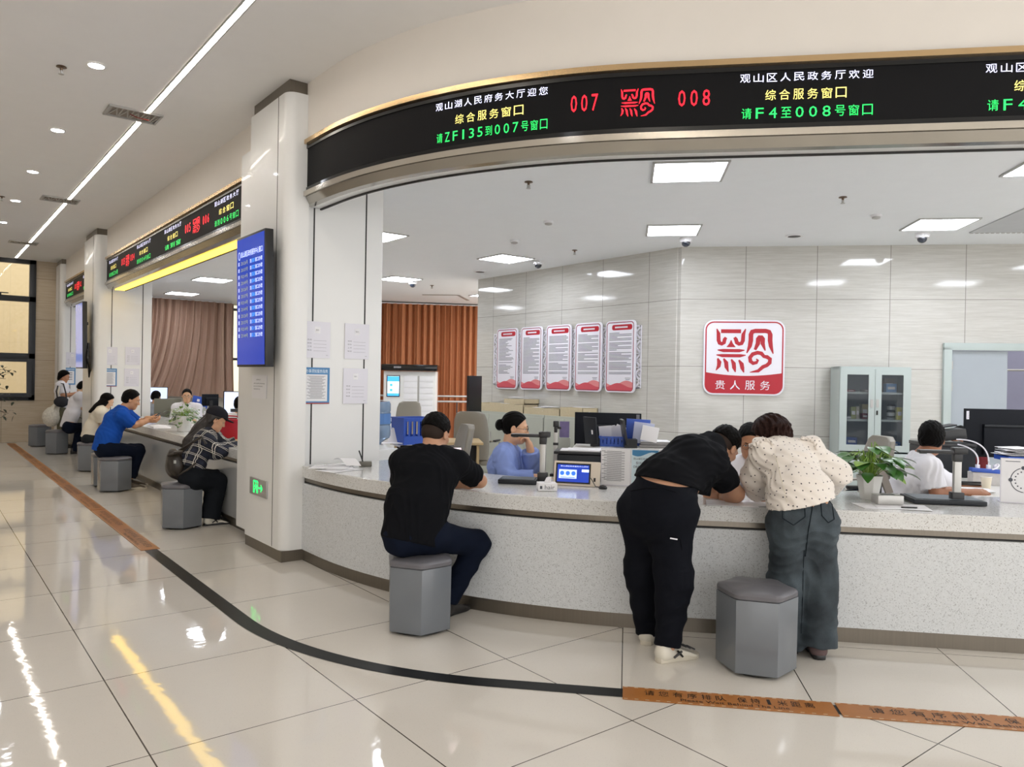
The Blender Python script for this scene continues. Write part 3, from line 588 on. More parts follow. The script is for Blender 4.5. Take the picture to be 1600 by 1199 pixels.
def notice(p, x, label, w=.23, h=.305, kind='form', grp='paper notices on the white partitions'):
    M = frame(p, x, (0, 0, 1)); M = M @ Matrix.Rotation(PI/2, 4, 'X')     # local x along, y up, z out of the wall
    t = thing('paper_notice', label, 'notice', p, 0, grp); ms = mat('poster blue', '#4d86b8', .4, var=.25, vscale=3) if kind != 'form' and kind != 'plain' else (M_PLAS if kind == 'form' else M_PAPER)
    build('sheet', MB().box((0, 0, .003), (w, h, .004), M), ms, t, world=True); m = MB(); z = .0056
    if kind == 'form':
        m2 = MB(); m2.box((0, h*.27, z-.0003), (w*.2, h*.17, .0006), M); build('photo_square', m2, M_PAPER, t, world=True)
        add_text(m, '照片', -w*.06, w*.06, h*.25, h*.29, M, z+.001)
        for k, s in enumerate(('姓名', '职务', '工号', '电话')):
            y = -h*(.02+.095*k); add_text(m, s, -w*.38, -w*.22, y, y+h*.04, M, z); m.box((w*.1, y, z), (w*.5, .0015, .0005), M)
        add_text(m, '岗位', w*.34, w*.42, -h*.43, -h*.405, M, z)
    elif kind == 'plain':
        add_text(m, '温馨提示', -w*.2, w*.12, h*.28, h*.33, M, z)
        for k, s in enumerate(('请您保管好随身物品', '如有疑问请咨询', '谢谢配合')): add_text(m, s, -w*.38, w*(.4-.16*k), h*(.12-.12*k), h*(.165-.12*k), M, z)
    else:
        build('text_field', MB().box((0, -h*.06, .0052), (w*.82, h*.74, .001), M), M_PAPER, t, world=True)
        m3 = MB(); add_text(m3, '办事须知服务指南', -w*.42, w*.42, h*.35, h*.45, M, z); build('title_lettering', m3, mat('poster title', '#e6f1f6', .5), t, world=True)
        if kind == 'guide':
            for k in range(22): m.box((-w*.02+w*.02*math.sin(k*3), h*(.26-.029*k), z+.0006), (w*(.7-.12*((k*7) % 3)), .003, .0005), M)
            build('red_foot', MB().box((0, -h*.485, .0053), (w, h*.03, .001), M), mat('poster red', '#a33a2c', .5), t, world=True)
        else:
            for k in range(5): m.box((0, h*(.2-.1*k), z+.0006), (w*.55, .012, .0005), M)
    build('print', m, M_PRINT, t, world=True); return t
YP = 5.997
for x, z, k, lb in ((2.648, 1.812, 'form', 'blank staff form upper left on the near partition'), (3.012, 1.815, 'form', 'blank staff form upper right on the near partition'), (2.648, 1.428, 'guide', 'blue-topped printed guide on the near partition'), (3.004, 1.428, 'form', 'blank staff form lower right on the near partition')):
    notice((x, YP, z), (1, 0, 0), lb, kind=k)
for x, z, k, lb in ((2.585, 1.795, 'form', 'blank staff form upper left on the second partition'), (2.935, 1.805, 'form', 'blank staff form upper right on the second partition'), (2.58, 1.432, 'guide', 'blue-topped printed guide on the second partition'), (2.925, 1.437, 'form', 'blank staff form lower right on the second partition')):
    notice((x, 14.217, z), (1, 0, 0), lb, kind=k)
_n = on_y(113, 562, 18.49); notice((_n[0], 18.497, _n[2]), (1, 0, 0), 'staff form on the farthest partition', kind='form')
_n = on_y(107, 588, 18.49); notice((_n[0], 18.497, _n[2]), (1, 0, 0), 'blue poster on the farthest partition behind the standing woman', kind='blue', h=.36, w=.26)
notice((2.327, 6.44, 1.408), (0, -1, 0), 'white paper slip taped below the blue queue screen', kind='plain', w=.34, h=.2, grp=None)
# ------------------------------------------------------------------ red logo sign and notice boards on the tiled walls
M_RED = mat('sign red', '#b80424', .35, var=.03); M_ACR = mat('white acrylic', '#eceaf2', .25, var=.01); M_PINK = mat('soft red print', '#e08a8c', .4, var=.03)
def facing(p, x): return frame(p, x, (0, 0, 1)) @ Matrix.Rotation(PI/2, 4, 'X')      # x along, y up, z towards the viewer side
def rrect(x0, x1, y0, y1, r, n=6):
    out = []
    for cx, cy, a0 in ((x1-r, y1-r, 0), (x0+r, y1-r, PI/2), (x0+r, y0+r, PI), (x1-r, y0+r, 1.5*PI)):
        for k in range(n+1): a = a0+PI/2*k/n; out.append((cx+r*math.cos(a), cy+r*math.sin(a)))
    return out
def ring2d(mb, po, pi_, z, M): n = len(po); mb.add([(p[0], p[1], z) for p in po]+[(p[0], p[1], z) for p in pi_], [(i, (i+1) % n, n+(i+1) % n, n+i) for i in range(n)], M)
_c = cd(9.925, 1.449, 1.84); M = facing(_c, DV); w, h = .497, .475
LG = thing('logo_sign', 'large square red and white logo sign with rounded corners on the tiled wall', 'sign', _c)
build('panel', MB().prism(rrect(-w, w, -h, h, .12), 0, .035, M), M_ACR, LG, world=True, bevel=.003)
m = MB(); ring2d(m, rrect(-w+.02, w-.02, -h+.02, h-.02, .105), rrect(-w+.036, w-.036, -h+.036, h-.036, .09), .0362, M)
low = [(-w+.02, -h+.29)]+[(x, -h+.245+.045*(x/w)**2) for x in np.linspace(-w+.05, w-.05, 14)]+[(w-.02, -h+.29)]
low = low+[q for q in rrect(-w+.02, w-.02, -h+.02, h-.02, .105) if q[1] < -h+.2 and q[0] > 0][::-1][::-1]
bot = [q for q in rrect(-w+.02, w-.02, -h+.02, h-.02, .105) if q[1] < -h+.13]
pl = [(-w+.02, -h+.29)]+bot+[(w-.02, -h+.29)]+[(x, -h+.245+.045*(x/w)**2) for x in np.linspace(w-.05, -w+.05, 14)]
m.add([(q[0], q[1], .0364) for q in pl], [tuple(range(len(pl)))], M); build('red_field', m, M_RED, LG, world=True)
m = MB(); logo(m, M, -.345, .36, -.19, .365, .037, 1.3); build('red_emblem', m, M_RED, LG, world=True)
m = MB()
for i, ch in enumerate('贵人服务'): add_text(m, ch, -.345+i*.183, -.225+i*.183, -.405, -.29, M, .0375)
build('white_lettering', m, M_ACR, LG, world=True)
_bx = ((776.4, 809), (813.9, 847.5), (853.7, 892.8), (898.7, 940.5), (946.7, 993))
_lat = thing('lattice_backing', 'white cut-out lattice panel behind the row of notice boards', 'wall panel', (7.69, 8.5, 1.86)); m = MB()
_ya, _yb = on_x(772, 560, 7.69)[1], on_x(1001, 560, 7.69)[1]
for z in (1.43, 2.27): m.box((7.69, (_ya+_yb)/2, z), (.014, _ya-_yb, .02))
for i in range(6):
    xa = (772, 809, 847.5, 892.8, 940.5, 993)[i]; xb = (777, 814, 854, 899, 947, 1001)[i]; y0, y1 = on_x(xa, 560, 7.69)[1], on_x(xb, 560, 7.69)[1]
    for y in (y0, y1): m.box((7.69, y, 1.85), (.014, .018, .85))
    nz = 9
    for k in range(nz):
        z0 = 1.43+k*.84/nz; z1 = z0+.84/nz; s = 1 if k % 2 else -1; M = frame((7.69, (y0+y1)/2, (z0+z1)/2), (0, (y0-y1)*s, (z1-z0)), (1, 0, 0))
        m.box((0, 0, 0), (math.hypot(y0-y1, z1-z0), .022, .014), M); m.box((0, .04, 0), (math.hypot(y0-y1, z1-z0)*.5, .014, .014), M); m.box((7.69, (y0+y1)/2, z0), (.014, y0-y1, .014))
build('lattice', m, M_ACR, _lat, world=True)
M_INK = mat('grey-black small print', '#4c4f58', .6, var=0); M_MAR = mat('maroon border', '#8e1f3a', .4)
for i, (xa, xb) in enumerate(_bx):
    y0, y1 = on_x(xa, 560, 7.66)[1], on_x(xb, 560, 7.66)[1]; yc = (y0+y1)/2; w = (y0-y1)/2; h = .497; M = facing((7.668, yc, 1.857), (0, -1, 0)) @ Matrix.Translation((0, 0, -.014))
    t = thing('notice_board', ('leftmost red-bordered notice board, its text aligned in a narrow column', 'second red-bordered notice board from the left', 'middle one of the five red-bordered notice boards', 'fourth red-bordered notice board from the left', 'rightmost red-bordered notice board, nearest the logo sign')[i], 'notice board', (7.675, yc, 1.857), 0, 'row of red-bordered notice boards')
    build('panel', MB().prism(rrect(-w, w, -h, h, .06), .012, .03, M), M_ACR, t, world=True, bevel=.002)
    m = MB(); ring2d(m, rrect(-w+.018, w-.03, -h+.018, h-.018, .05), rrect(-w+.03, w-.042, -h+.03, h-.03, .04), .0305, M); build('border', m, M_MAR, t, world=True)
    m = MB(); m.add([(q[0], q[1], .031) for q in rrect(-w+.12, w-.06, h-.13, h-.055, .03)], [tuple(range(28))], M); build('title_band', m, M_RED, t, world=True)
    m = MB()
    for k in range(8): m.box((-w+.19+k*(2*w-.32)/8, h-.092, .032), (.026, .022, .001), M)
    build('title_lettering', m, M_ACR, t, world=True)
    m = MB(); r = random.Random(i)
    for k in range(30):
        y = h-.17-k*.0195; full = 2*w-.14
        if i == 0: ln = full*r.uniform(.25, .95) if k not in (19, 21) else 0
        else: ln = full*(1 if k % 3 else r.uniform(.3, .95))
        if k % 7 == 6 and i > 1: continue
        if ln: m.box((-w+.07+ln/2, y, .0312), (ln, .0075, .0008), M)
    m.box((w-.13, -h+.2, .0312), (.1, .006, .001), M); m.box((w-.13, -h+.18, .0312), (.08, .006, .001), M); build('text', m, M_INK, t, world=True)
    m = MB(); xs = np.linspace(-w+.03, w-.042, 24)
    for z, ph, am, base in ((.0306, 0., .035, .13), (.0311, 2.0, .03, .1)):
        top = [(x, -h+base+am*math.sin((x/w)*3.4+ph)) for x in xs]; pl = [(-w+.05, -h+.03), (w-.06, -h+.03), (w-.042, -h+.05)]+top[::-1]+[(-w+.03, -h+.05)]
        m.cur = 0 if z < .031 else 1; m.add([(q[0], q[1], z) for q in pl], [tuple(range(len(pl)))], M)
    build('wave_print', m, [M_PINK, mat('deeper red print', '#cf5560', .4)], t, world=True)
# ------------------------------------------------------------------ glass-fronted cabinet
M_CAB = mat('pale grey-green steel', '#b9c4c1', .35, var=.02); M_CABIN = mat('cabinet interior', '#7d868a', .5); M_CGLASS = mat('cabinet glass', (.12, .14, .16), .03, trans=.5, var=0, alpha=.3)  # glass tint and darker back panel also hold the unlit interior's shade
def cz(x, y, z9=9.5): q = on_c(x, y, z9); return float(q@DV), float(q[2])
def pz_(x, y): return cz(1290+x*.13345, 560+y*.13345)
D0, ZT = pz_(165, 95); D1, _ = pz_(1005, 95); C0, C1 = 9.5, 9.9
CB = thing('glass_cabinet', 'pale grey steel cabinet with two glass doors against the tiled wall', 'cabinet', cd((C0+C1)/2, (D0+D1)/2))
def cbox(m, c0, c1, d0, d1, z0, z1): m.box(cd((c0+c1)/2, (d0+d1)/2, (z0+z1)/2), (c1-c0, d1-d0, z1-z0), rz=PI/2-TH); return m
m = MB(); cbox(m, C0, C1, D0, D0+.02, 0, ZT); cbox(m, C0, C1, D1-.02, D1, 0, ZT); cbox(m, C0, C1, D0, D1, ZT-.03, ZT); cbox(m, C0, C1, D0, D1, 0, .06); build('carcass', m, M_CAB, CB, world=True); build('back_panel', cbox(MB(), C1-.02, C1, D0, D1, 0, ZT), mat('cabinet interior', '#7d868a', .5), CB, world=True)
_gz = [pz_(300, 405)[1], pz_(300, 725)[1], pz_(300, 1040)[1]]
for z in _gz: build('shelf', cbox(MB(), C0+.03, C1-.02, D0+.02, D1-.02, z-.012, z+.012), M_CAB, CB, world=True)
DM = pz_(572, 500)[0]
for (a, b_, g0, g1, hx) in ((D0+.005, DM-.002, pz_(245, 500)[0], pz_(497, 500)[0], pz_(535, 500)[0]), (DM+.002, D1-.005, pz_(648, 500)[0], pz_(903, 500)[0], pz_(603, 500)[0])):
    z0, z1 = pz_(300, 1085)[1], ZT-.03; gz0, gz1 = pz_(300, 1010)[1], pz_(300, 190)[1]; m = MB()
    cbox(m, C0-.018, C0, a, g0, z0, z1); cbox(m, C0-.018, C0, g1, b_, z0, z1); cbox(m, C0-.018, C0, g0, g1, gz1, z1); cbox(m, C0-.018, C0, g0, g1, z0, gz0)
    d = build('door', m, M_CAB, CB, world=True)
    build('glass_pane', cbox(MB(), C0-.012, C0-.007, g0, g1, gz0, gz1), M_CGLASS, d, world=True)
    build('handle', cbox(MB(), C0-.024, C0-.018, hx-.015, hx+.015, pz_(0, 565)[1], pz_(0, 470)[1]), M_ALU, d, world=True)
for a, b_ in ((D0+.005, DM-.002), (DM+.002, D1-.005)): build('lower_door', cbox(MB(), C0-.018, C0, a, b_, .07, pz_(300, 1105)[1]), M_CAB, CB, world=True, bevel=.004)
build('key', cbox(MB(), C0-.03, C0-.018, pz_(608, 0)[0]-.008, pz_(608, 0)[0]+.008, pz_(0, 650)[1], pz_(0, 600)[1]), M_DARK, CB, world=True)
def item(x0, x1, y0, y1, col, name, label, cat, dep=.1, c=9.6, grp='things kept in the glass cabinet', lid=None):
    a, b_ = cz(1290+x0*.13345, 640, c)[0], cz(1290+x1*.13345, 640, c)[0]; z0, z1 = pz_(0, y1)[1], pz_(0, y0)[1]
    z0 = min(_gz, key=lambda q: abs(q+.012-z0))+.0125 if abs(min(_gz, key=lambda q: abs(q+.012-z0))-z0) < .12 else z0
    t = thing(name, label, cat, cd(c+dep/2, (a+b_)/2, z0), PI/2-TH, grp); ms = mat('carton '+col, col, .5, var=.15, vscale=20)
    if cat == 'jar': build('body', MB().lathe([(abs(b_-a)/2, 0), (abs(b_-a)/2, z1-z0)], 16), ms, t)
    else: build('body', MB().box((0, 0, (z1-z0)/2), (dep, abs(b_-a), z1-z0)), ms, t)
    if lid: build('lid', MB().box((0, 0, z1-z0+.006), (dep+.004, abs(b_-a)+.004, .012)) if cat != 'jar' else MB().lathe([(abs(b_-a)/2+.003, z1-z0), (abs(b_-a)/2+.003, z1-z0+.018)], 16), mat('carton '+lid, lid, .5), t)
    else: build('printed_band', MB().box((-dep/2-.0006, 0, (z1-z0)*.5), (.001, abs(b_-a)*.7, (z1-z0)*.3)), M_PAPER, t)
item(705, 825, 285, 400, '#6f9fd0', 'carton_box', 'light blue carton on the upper right shelf of the glass cabinet', 'box'); item(685, 800, 222, 290, '#8d867c', 'paper_bag', 'grey-brown bag behind the blue carton in the glass cabinet', 'bag', c=9.76)
item(300, 355, 565, 710, '#9aa26a', 'carton_box', 'tall olive carton on the middle left shelf of the glass cabinet', 'box', .06); item(360, 395, 560, 690, '#b9b4a8', 'carton_box', 'slim cream carton beside the olive one', 'box', .05)
item(425, 495, 535, 640, '#c3b98d', 'carton_box', 'yellowish carton behind the crimson box', 'box', .1, 9.76); item(430, 495, 640, 715, '#7a1f35', 'carton_box', 'crimson box on the middle left shelf', 'box'); item(245, 300, 675, 715, '#a9adb0', 'carton_box', 'low grey pack at the left end of the middle shelf', 'box', .08)
for k, (y0, y1) in enumerate(((680, 720), (622, 664), (548, 590))): item(738, 826, y0, y1, '#c9ccca', 'jar', 'white-banded jar in the glass cabinet, %s of its stack' % ('bottom', 'middle', 'top')[k], 'jar', .1, lid='#2a2b2e')
item(838, 895, 560, 705, '#d6cf3e', 'carton_box', 'yellow and grey carton at the right of the middle shelf', 'box', .08); item(250, 375, 925, 1005, '#3f5fa8', 'carton_box', 'blue box on the lower left shelf', 'box'); item(650, 885, 965, 1020, '#2f6ac0', 'document_pouch', 'flat blue pouch on the lower right shelf', 'pouch', .2)
item(250, 340, 362, 392, '#8f3a44', 'booklet', 'red and white booklets lying on the upper left shelf', 'booklet', .15); item(450, 495, 355, 390, '#9c9a96', 'booklet', 'grey booklet at the right of the upper left shelf', 'booklet', .15)
# ------------------------------------------------------------------ door to the corridor
M_DOOR = mat('pale grey-blue door', '#a9b1b8', .4, var=.02)
m = MB(); cbox(m, 9.88, 9.95, 3.80, 3.89, 0, 2.0); cbox(m, 9.88, 9.95, 3.80, 5.1, 1.96, 2.05); cbox(m, 9.88, 9.95, 5.03, 5.1, 0, 2.0); d1 = struct('door_1', m, M_CAB, bevel=.006)
struct('door_leaf', cbox(MB(), 9.93, 9.97, 3.895, 4.53, .01, 1.955), M_DOOR, parent=d1)
m = MB()
for z in (1.78, 1.52, .4): cbox(m, 9.905, 9.93, 3.885, 3.91, z-.05, z+.05)
struct('door_hinge', m, M_ALU, parent=d1)
_rk = cd(10.6, 5.0); t = thing('wall_rail', 'curved metal rail seen through the open door', 'rail', (_rk[0], _rk[1], 0))
build('tube', MB().tube([cd(10.8, 4.85, 0), cd(10.8, 4.85, 1.62), cd(10.8, 4.87, 1.7), cd(10.8, 4.93, 1.75), cd(10.8, 5.3, 1.75)], .014, 10), M_ALU, t, world=True, smooth=True)
# ------------------------------------------------------------------ low filing cabinets and wooden trays by the side wall
M_FILE = mat('grey-green filing steel', '#b3b6ab', .4, var=.03); M_WOOD = mat('pale wood tray', '#c9bb9b', .55, var=.12, vscale=3, stretch=(1, 12, 12)); M_PLY = mat('light oak desk', '#b79e74', .45, var=.12, vscale=3, stretch=(2, 14, 2))
FC = None
for i, (yc, lb) in enumerate(((9.75, 'low filing cabinet farthest along the tiled side wall'), (8.85, 'middle low filing cabinet behind the woman in blue'), (7.95, 'low filing cabinet nearest the big monitor'))):
    if FC is None:
        FC = thing('filing_cabinet', lb, 'cabinet', (7.46, yc, 0), 0, 'low filing cabinets along the side wall')
        build('carcass', MB().box((0, 0, .5), (.42, .89, 1.0)), M_FILE, FC, bevel=.004)
        for y in (-.22, .22):
            d = build('door', MB().box((-.218, y, .5), (.016, .43, .92)), M_FILE, FC, bevel=.003); build('handle', MB().box((-.23, y-.16*np.sign(y), .62), (.012, .02, .12)), M_ALU, d)
    else: dup(FC, (7.46, yc, 0), 0, lb)
for y, w, z, hh, x, lb in ((9.55, 1.25, 1.0, .13, 7.42, 'long open pale wood tray on the far filing cabinets'), (9.2, .5, 1.132, .08, 7.46, 'small pale wood tray on top of the long one'), (8.5, .8, 1.0, .1, 7.42, 'shallow pale wood tray on the middle filing cabinets'), (7.85, .46, 1.0, .13, 7.42, 'short pale wood tray beside the purple photo stand')):
    t = thing('wooden_tray', lb, 'tray', (x, y, z), 0, 'pale wood trays on the filing cabinets')
    build('base', MB().box((0, 0, .008), (.3, w, .016)), M_WOOD, t); build('sides', MB().box((-.145, 0, hh/2), (.012, w, hh)).box((.145, 0, hh/2), (.012, w, hh)).box((0, w/2-.006, hh/2), (.3, .012, hh)).box((0, -w/2+.006, hh/2), (.3, .012, hh)), M_WOOD, t)
    m = MB(); r = random.Random(int(y*10))
    for k in range(4): m.box((r.uniform(-.04, .04), r.uniform(-w*.25, w*.25), hh*.6+.02*k), (.2, .24, .004), rz=r.uniform(-.4, .4))
    build('papers', m, M_PAPER, t)
# ------------------------------------------------------------------ curtains, rail, kiosk at the back
def curtain(p0, p1, z0, z1, nf, amp, mt, label, gather=None):
    p0, p1 = np.array(p0), np.array(p1); d = p1-p0; Lg = np.linalg.norm(d); d = d/Lg; n = np.array([-d[1], d[0]]); nu, nv = nf*14, 22; r = random.Random(3); ph = [r.uniform(-.7, .7) for _ in range(nf+2)]
    vs = []
    for j in range(nv+1):
        v = j/nv; z = z1+(z0-z1)*v
        for i in range(nu+1):
            u = i/nu; uu = u
            if gather: g = v**2.2; uu = u+(gather*math.sin(PI*min(1, u*1.1))-.05*u)*g*-.35
            w = amp*math.sin(2*PI*(u*nf+.25*math.sin(u*9))+ph[int(u*nf)]*.6)*(1-.15*v)+amp*.35*math.sin(2*PI*u*nf*2.3+1)
            q = p0+d*Lg*uu+n*w; vs.append((q[0], q[1], z+(.06*math.sin(PI*u)*v if gather else 0)))
    fs = [(j*(nu+1)+i, j*(nu+1)+i+1, (j+1)*(nu+1)+i+1, (j+1)*(nu+1)+i) for j in range(nv) for i in range(nu)]
    q = (p0+p1)/2; t = thing('curtain', label, 'curtain', (q[0], q[1], z0)); build('cloth', MB().add(vs, fs), mt, t, world=True, smooth=True)
    build('curtain_rail', MB().box((*q, z1+.012), (Lg, .05, .024), rz=math.atan2(d[1], d[0])), M_WHITE, t, world=True); return t
M_CURT = mat('orange-brown curtain cloth', '#b5744c', .7, var=.16, vscale=1.2, bump=.1, bscale=180, stretch=(1, 1, .3)); M_CURT2 = mat('taupe curtain cloth', '#ab8c7a', .75, var=.12, vscale=1.2, bump=.1, bscale=180)
_c0 = _q-_e*1.6; _c1 = _q+_e*3.2
curtain(_c0[:2], _c1[:2], .06, OZ-.05, 30, .055, M_CURT, 'floor-length orange-brown pleated curtain at the back of the office')
curtain((3.3, 18.38), (5.98, 18.38), .95, OZ-.03, 15, .06, M_CURT2, 'taupe curtain swept to one side behind the left counter', gather=.5)
m = MB()
for x in (6.02, 6.42): m.box((x, 18.6, 2.0), (.06, .06, 2.4))
for z in (.85, 1.9, 3.1): m.box((6.22, 18.6, z), (.4, .05, .06))
w2 = struct('window_2', m, M_FRAME); struct('window_glow', MB().box((6.22, 18.61, 2.0), (.36, .01, 2.4)), mat('daylit window pane', '#f3ecd0', .2, emit=.9, var=.02), parent=w2)
t = thing('handrail', 'two-bar metal handrail in front of the orange curtain', 'rail', (*(_q+_e*1.2-_nb*.35)[:2], 0)); m = MB(); a = _q-_e*1.0-_nb*.4; b_ = _q+_e*2.6-_nb*.4
for z in (1.12, 1.0): m.tube([a+[0, 0, z], b_+[0, 0, z]], .022, 8)
build('bars', m, M_ALU, t, world=True, smooth=True)
for k in range(9): q = a+(b_-a)*k/8; build('post', MB().tube([q+[0, 0, 0], q+[0, 0, 1.0]], .014, 6), M_FRAME, t, world=True)
def facecam(p, yaw=0.):                   # local x to the right as seen from the hall, y up, z towards the hall
    d = np.array([-p[0], -p[1], 0.]); d /= np.linalg.norm(d); x = np.array([-d[1], d[0], 0]); R = Matrix.Rotation(yaw, 3, 'Z'); return facing(p, R @ Vector(x))
_k = on_d(640, 600, 15.); _k[2] = 0; M = facecam(_k, -.12); t = thing('locker_kiosk', 'white self-service locker kiosk with a black header and a blue screen', 'kiosk', _k)
build('body', MB().box((0, .83, -.25), (1.03, 1.64, .5), M), M_WHITE, t, world=True, bevel=.01)
build('header', MB().box((0, 1.72, -.2), (1.1, .12, .6), M), M_BLACKGLASS, t, world=True, bevel=.006); m = MB(); add_text(m, '自助取件', -.3, -.16, 1.705, 1.74, M, .1015); build('header_lettering', m, M_ACR, t, world=True)
for k in range(9):
    for x in (.02, .33): build('locker_door', MB().box((x, 1.5-k*.118, .006), (.265, .108, .012), M), M_DOME, t, world=True, bevel=.002)
build('lock_strip', MB().box((.175, 1.02, .004), (.035, 1.08, .008), M).box((.175, 1.52, .009), (.012, .012, .004), M), M_ALU, t, world=True)
s = build('screen_frame', MB().box((-.32, 1.35, .01), (.26, .42, .02), M), M_BLACKGLASS, t, world=True)
build('screen', MB().box((-.32, 1.35, .021), (.23, .39, .002), M), mat('white app screen', '#dfeaf6', .2, emit=.9, var=.02), t, world=True); m = MB().box((-.32, 1.49, .0225), (.23, .1, .001), M).box((-.32, 1.18, .0225), (.23, .05, .001), M)
for y in (1.37, 1.27): m.box((-.36, y, .0225), (.05, .05, .001), M)
build('screen_graphics', m, E_TVC, t, world=True)
_k = on_d(741, 615, 11.3); _k[2] = 0; M = facecam(_k, .9); t = thing('black_display_stand', 'slim black display stand at the end of the tiled side wall', 'display stand', _k)
build('panel', MB().box((0, 1.25, 0), (.3, .62, .05), M), M_TVB, t, world=True, bevel=.006); build('post', MB().box((0, .5, 0), (.08, .95, .06), M), M_TVB, t, world=True); build('foot', MB().box((0, .01, 0), (.35, .02, .3), M), M_TVB, t, world=True)
# ------------------------------------------------------------------ water dispenser, basket, desk, chairs
_k = on_d(591, 640, 8.); _k[2] = 0; t = thing('water_dispenser', 'white water dispenser beside the partition', 'water dispenser', _k, .3)
build('cabinet', MB().box((0, 0, .38), (.31, .31, .76)), M_WHITE, t, bevel=.015); build('collar', MB().lathe([(.12, .76), (.09, .79), (.08, .8)], 24), M_WHITE, t, smooth=True); build('drip_tray', MB().box((-.16, 0, .35), (.03, .2, .02)), M_ALU, t)
b = thing('water_bottle', 'blue water bottle upside down on the dispenser', 'water bottle', (*_k[:2], .79))
build('bottle', MB().lathe([(.03, .0), (.04, .03), (.12, .08), (.132, .11), (.132, .2), (.126, .215), (.132, .23), (.132, .34), (.126, .355), (.132, .37), (.132, .44), (.12, .465), (.02, .47)], 28), mat('blue bottle plastic', '#9db9dc', .08, trans=.5, var=.03), b, smooth=True)
build('label_band', MB().lathe([(.1335, .23), (.1335, .34)], 28, cap0=False, cap1=False), mat('blue label', '#5a86c4', .4, var=.1), b)
_k = on_d(650, 690, 9.); _k[2] = 0; M = facecam(_k); DK = thing('wooden_desk', 'light oak desk carrying the blue basket', 'desk', _k)
build('desk_top', MB().box((.25, .735, -.3), (1.1, .03, .7), M), M_PLY, DK, world=True, bevel=.004)
for x in (-.24, .74): build('side_panel', MB().box((x, .36, -.3), (.03, .72, .6), M), M_PLY, DK, world=True)
build('back_panel', MB().box((.25, .45, -.1), (.95, .5, .02), M), M_DARK, DK, world=True)
M_BLUE = mat('royal blue plastic', '#2d56b8', .4, var=.05)
def basket(p, w, h, d, M, label, mt=M_BLUE, holes=True, grp=None):
    t = thing('file_basket', label, 'basket', p, 0, grp); th = .008; m = MB(); m.box((0, .006, 0), (w, .012, d), M)
    for z in (d/2, -d/2):
        m.box((0, h*.16, z), (w, h*.32, th), M); m.box((0, h*.94, z), (w, h*.12, th), M)
        for k in range(7): x = -w/2+.01+k*(w-.02)/6; m.box((x, h*.6, z), (.022, h*.62, th), M)
    for x in (-w/2, w/2): m.box((x, h/2, 0), (th, h, d), M)
    build('shell', m, mt, t, world=True); build('rim', MB().box((0, h, d/2), (w+.02, .014, .02), M).box((0, h, -d/2), (w+.02, .014, .02), M).box((w/2, h, 0), (.02, .014, d), M).box((-w/2, h, 0), (.02, .014, d), M), mt, t, world=True); return t
_b = on_d(644, 690, 8.75); _b[2] = .751; basket(_b, .38, .3, .3, facecam(_b, .5), 'royal blue slotted plastic basket on the light oak desk')
_s = on_d(612, 690, 8.6); _s[2] = .751; t = thing('loose_papers', 'white sheets propped beside the blue basket', 'papers', _s); M = facecam(_s); build('sheet', MB().box((0.02, .1, 0), (.16, .2, .004), M @ Matrix.Rotation(-.35, 4, 'Z') @ Matrix.Rotation(-.5, 4, 'X')), M_PAPER, t, world=True); build('sheet', MB().box((0, .02, .05), (.24, .004, .18), M), M_PAPER, t, world=True)
M_CHAIR = mat('taupe grey chair leather', '#8b867c', .45, var=.05, bump=.06, bscale=120); M_CHROME = mat('chrome', '#d8d8d8', .1, 1.)
def chair_parts(t):
    m = MB(); prof = []                    # backrest: curved padded sheet, local y = towards the sitter, x = width
    rows = [(.46, .22, .0), (.56, .235, -.01), (.70, .24, -.015), (.84, .235, -.03), (.98, .22, -.06), (1.06, .19, -.08), (1.09, .13, -.085)]
    for z, hw, y in rows:
        ring = []
        for a in np.linspace(0, 2*PI, 28, endpoint=False):
            cx, sy = math.cos(a), math.sin(a); ring.append((hw*math.copysign(abs(cx)**.35, cx), y+.035*math.copysign(abs(sy)**.6, sy)-.03*(1-(abs(cx)**.35)**2), z))
        prof.append(ring)
    build('backrest', m.rings(prof), M_CHAIR, t, smooth=True)
    build('headrest_seam', MB().box((0, .02, .88), (.40, .02, .006)), M_DARK, t)
    rs = [[(.25*math.copysign(abs(math.cos(a))**.4, math.cos(a))*k, .22+.24*math.copysign(abs(math.sin(a))**.4, math.sin(a))*k, z) for a in np.linspace(0, 2*PI, 28, endpoint=False)] for z, k in ((.38, .9), (.40, 1), (.45, 1), (.475, .93), (.48, .6))]
    build('seat', MB().rings(rs), M_CHAIR, t, smooth=True)
    for s in (-1, 1):
        a = build('armrest', MB().tube([(s*.25, -.0, .70), (s*.28, .1, .69), (s*.285, .34, .68), (s*.28, .40, .62), (s*.27, .34, .44), (s*.24, .2, .40)], .013, 8), M_CHROME, t, smooth=True); build('arm_pad', MB().box((s*.285, .2, .70), (.05, .25, .024)), M_TVB, a, bevel=.008)
    build('gas_lift', MB().lathe([(.03, .1), (.03, .38)], 14, Matrix.Translation((0, .2, 0))), M_CHROME, t)
    m = MB()
    for k in range(5): a = k*2*PI/5+.3; m.tube([(0, .2, .1), (.28*math.cos(a), .2+.28*math.sin(a), .07)], [.025, .016], 8)
    build('star_base', m, M_CHROME, t)
    for k in range(5): a = k*2*PI/5+.3; build('caster', MB().lathe([(.027, -.02), (.027, .02)], 14, Matrix.Translation((.28*math.cos(a), .2+.28*math.sin(a), .028)) @ Matrix.Rotation(PI/2, 4, 'X')), M_TVB, t)
def ground(x, y, d): p = on_d(x, y, d); p[2] = 0; return p
_k = ground(737, 690, 9.9); CH = thing('office_chair', 'taupe high-backed office chair between the seated man and the woman in blue', 'office chair', _k, -.9, 'taupe office chairs'); chair_parts(CH)
dup(CH, ground(714, 720, 6.9), 1.2, 'taupe office chair turned sideways, just behind the seated man')
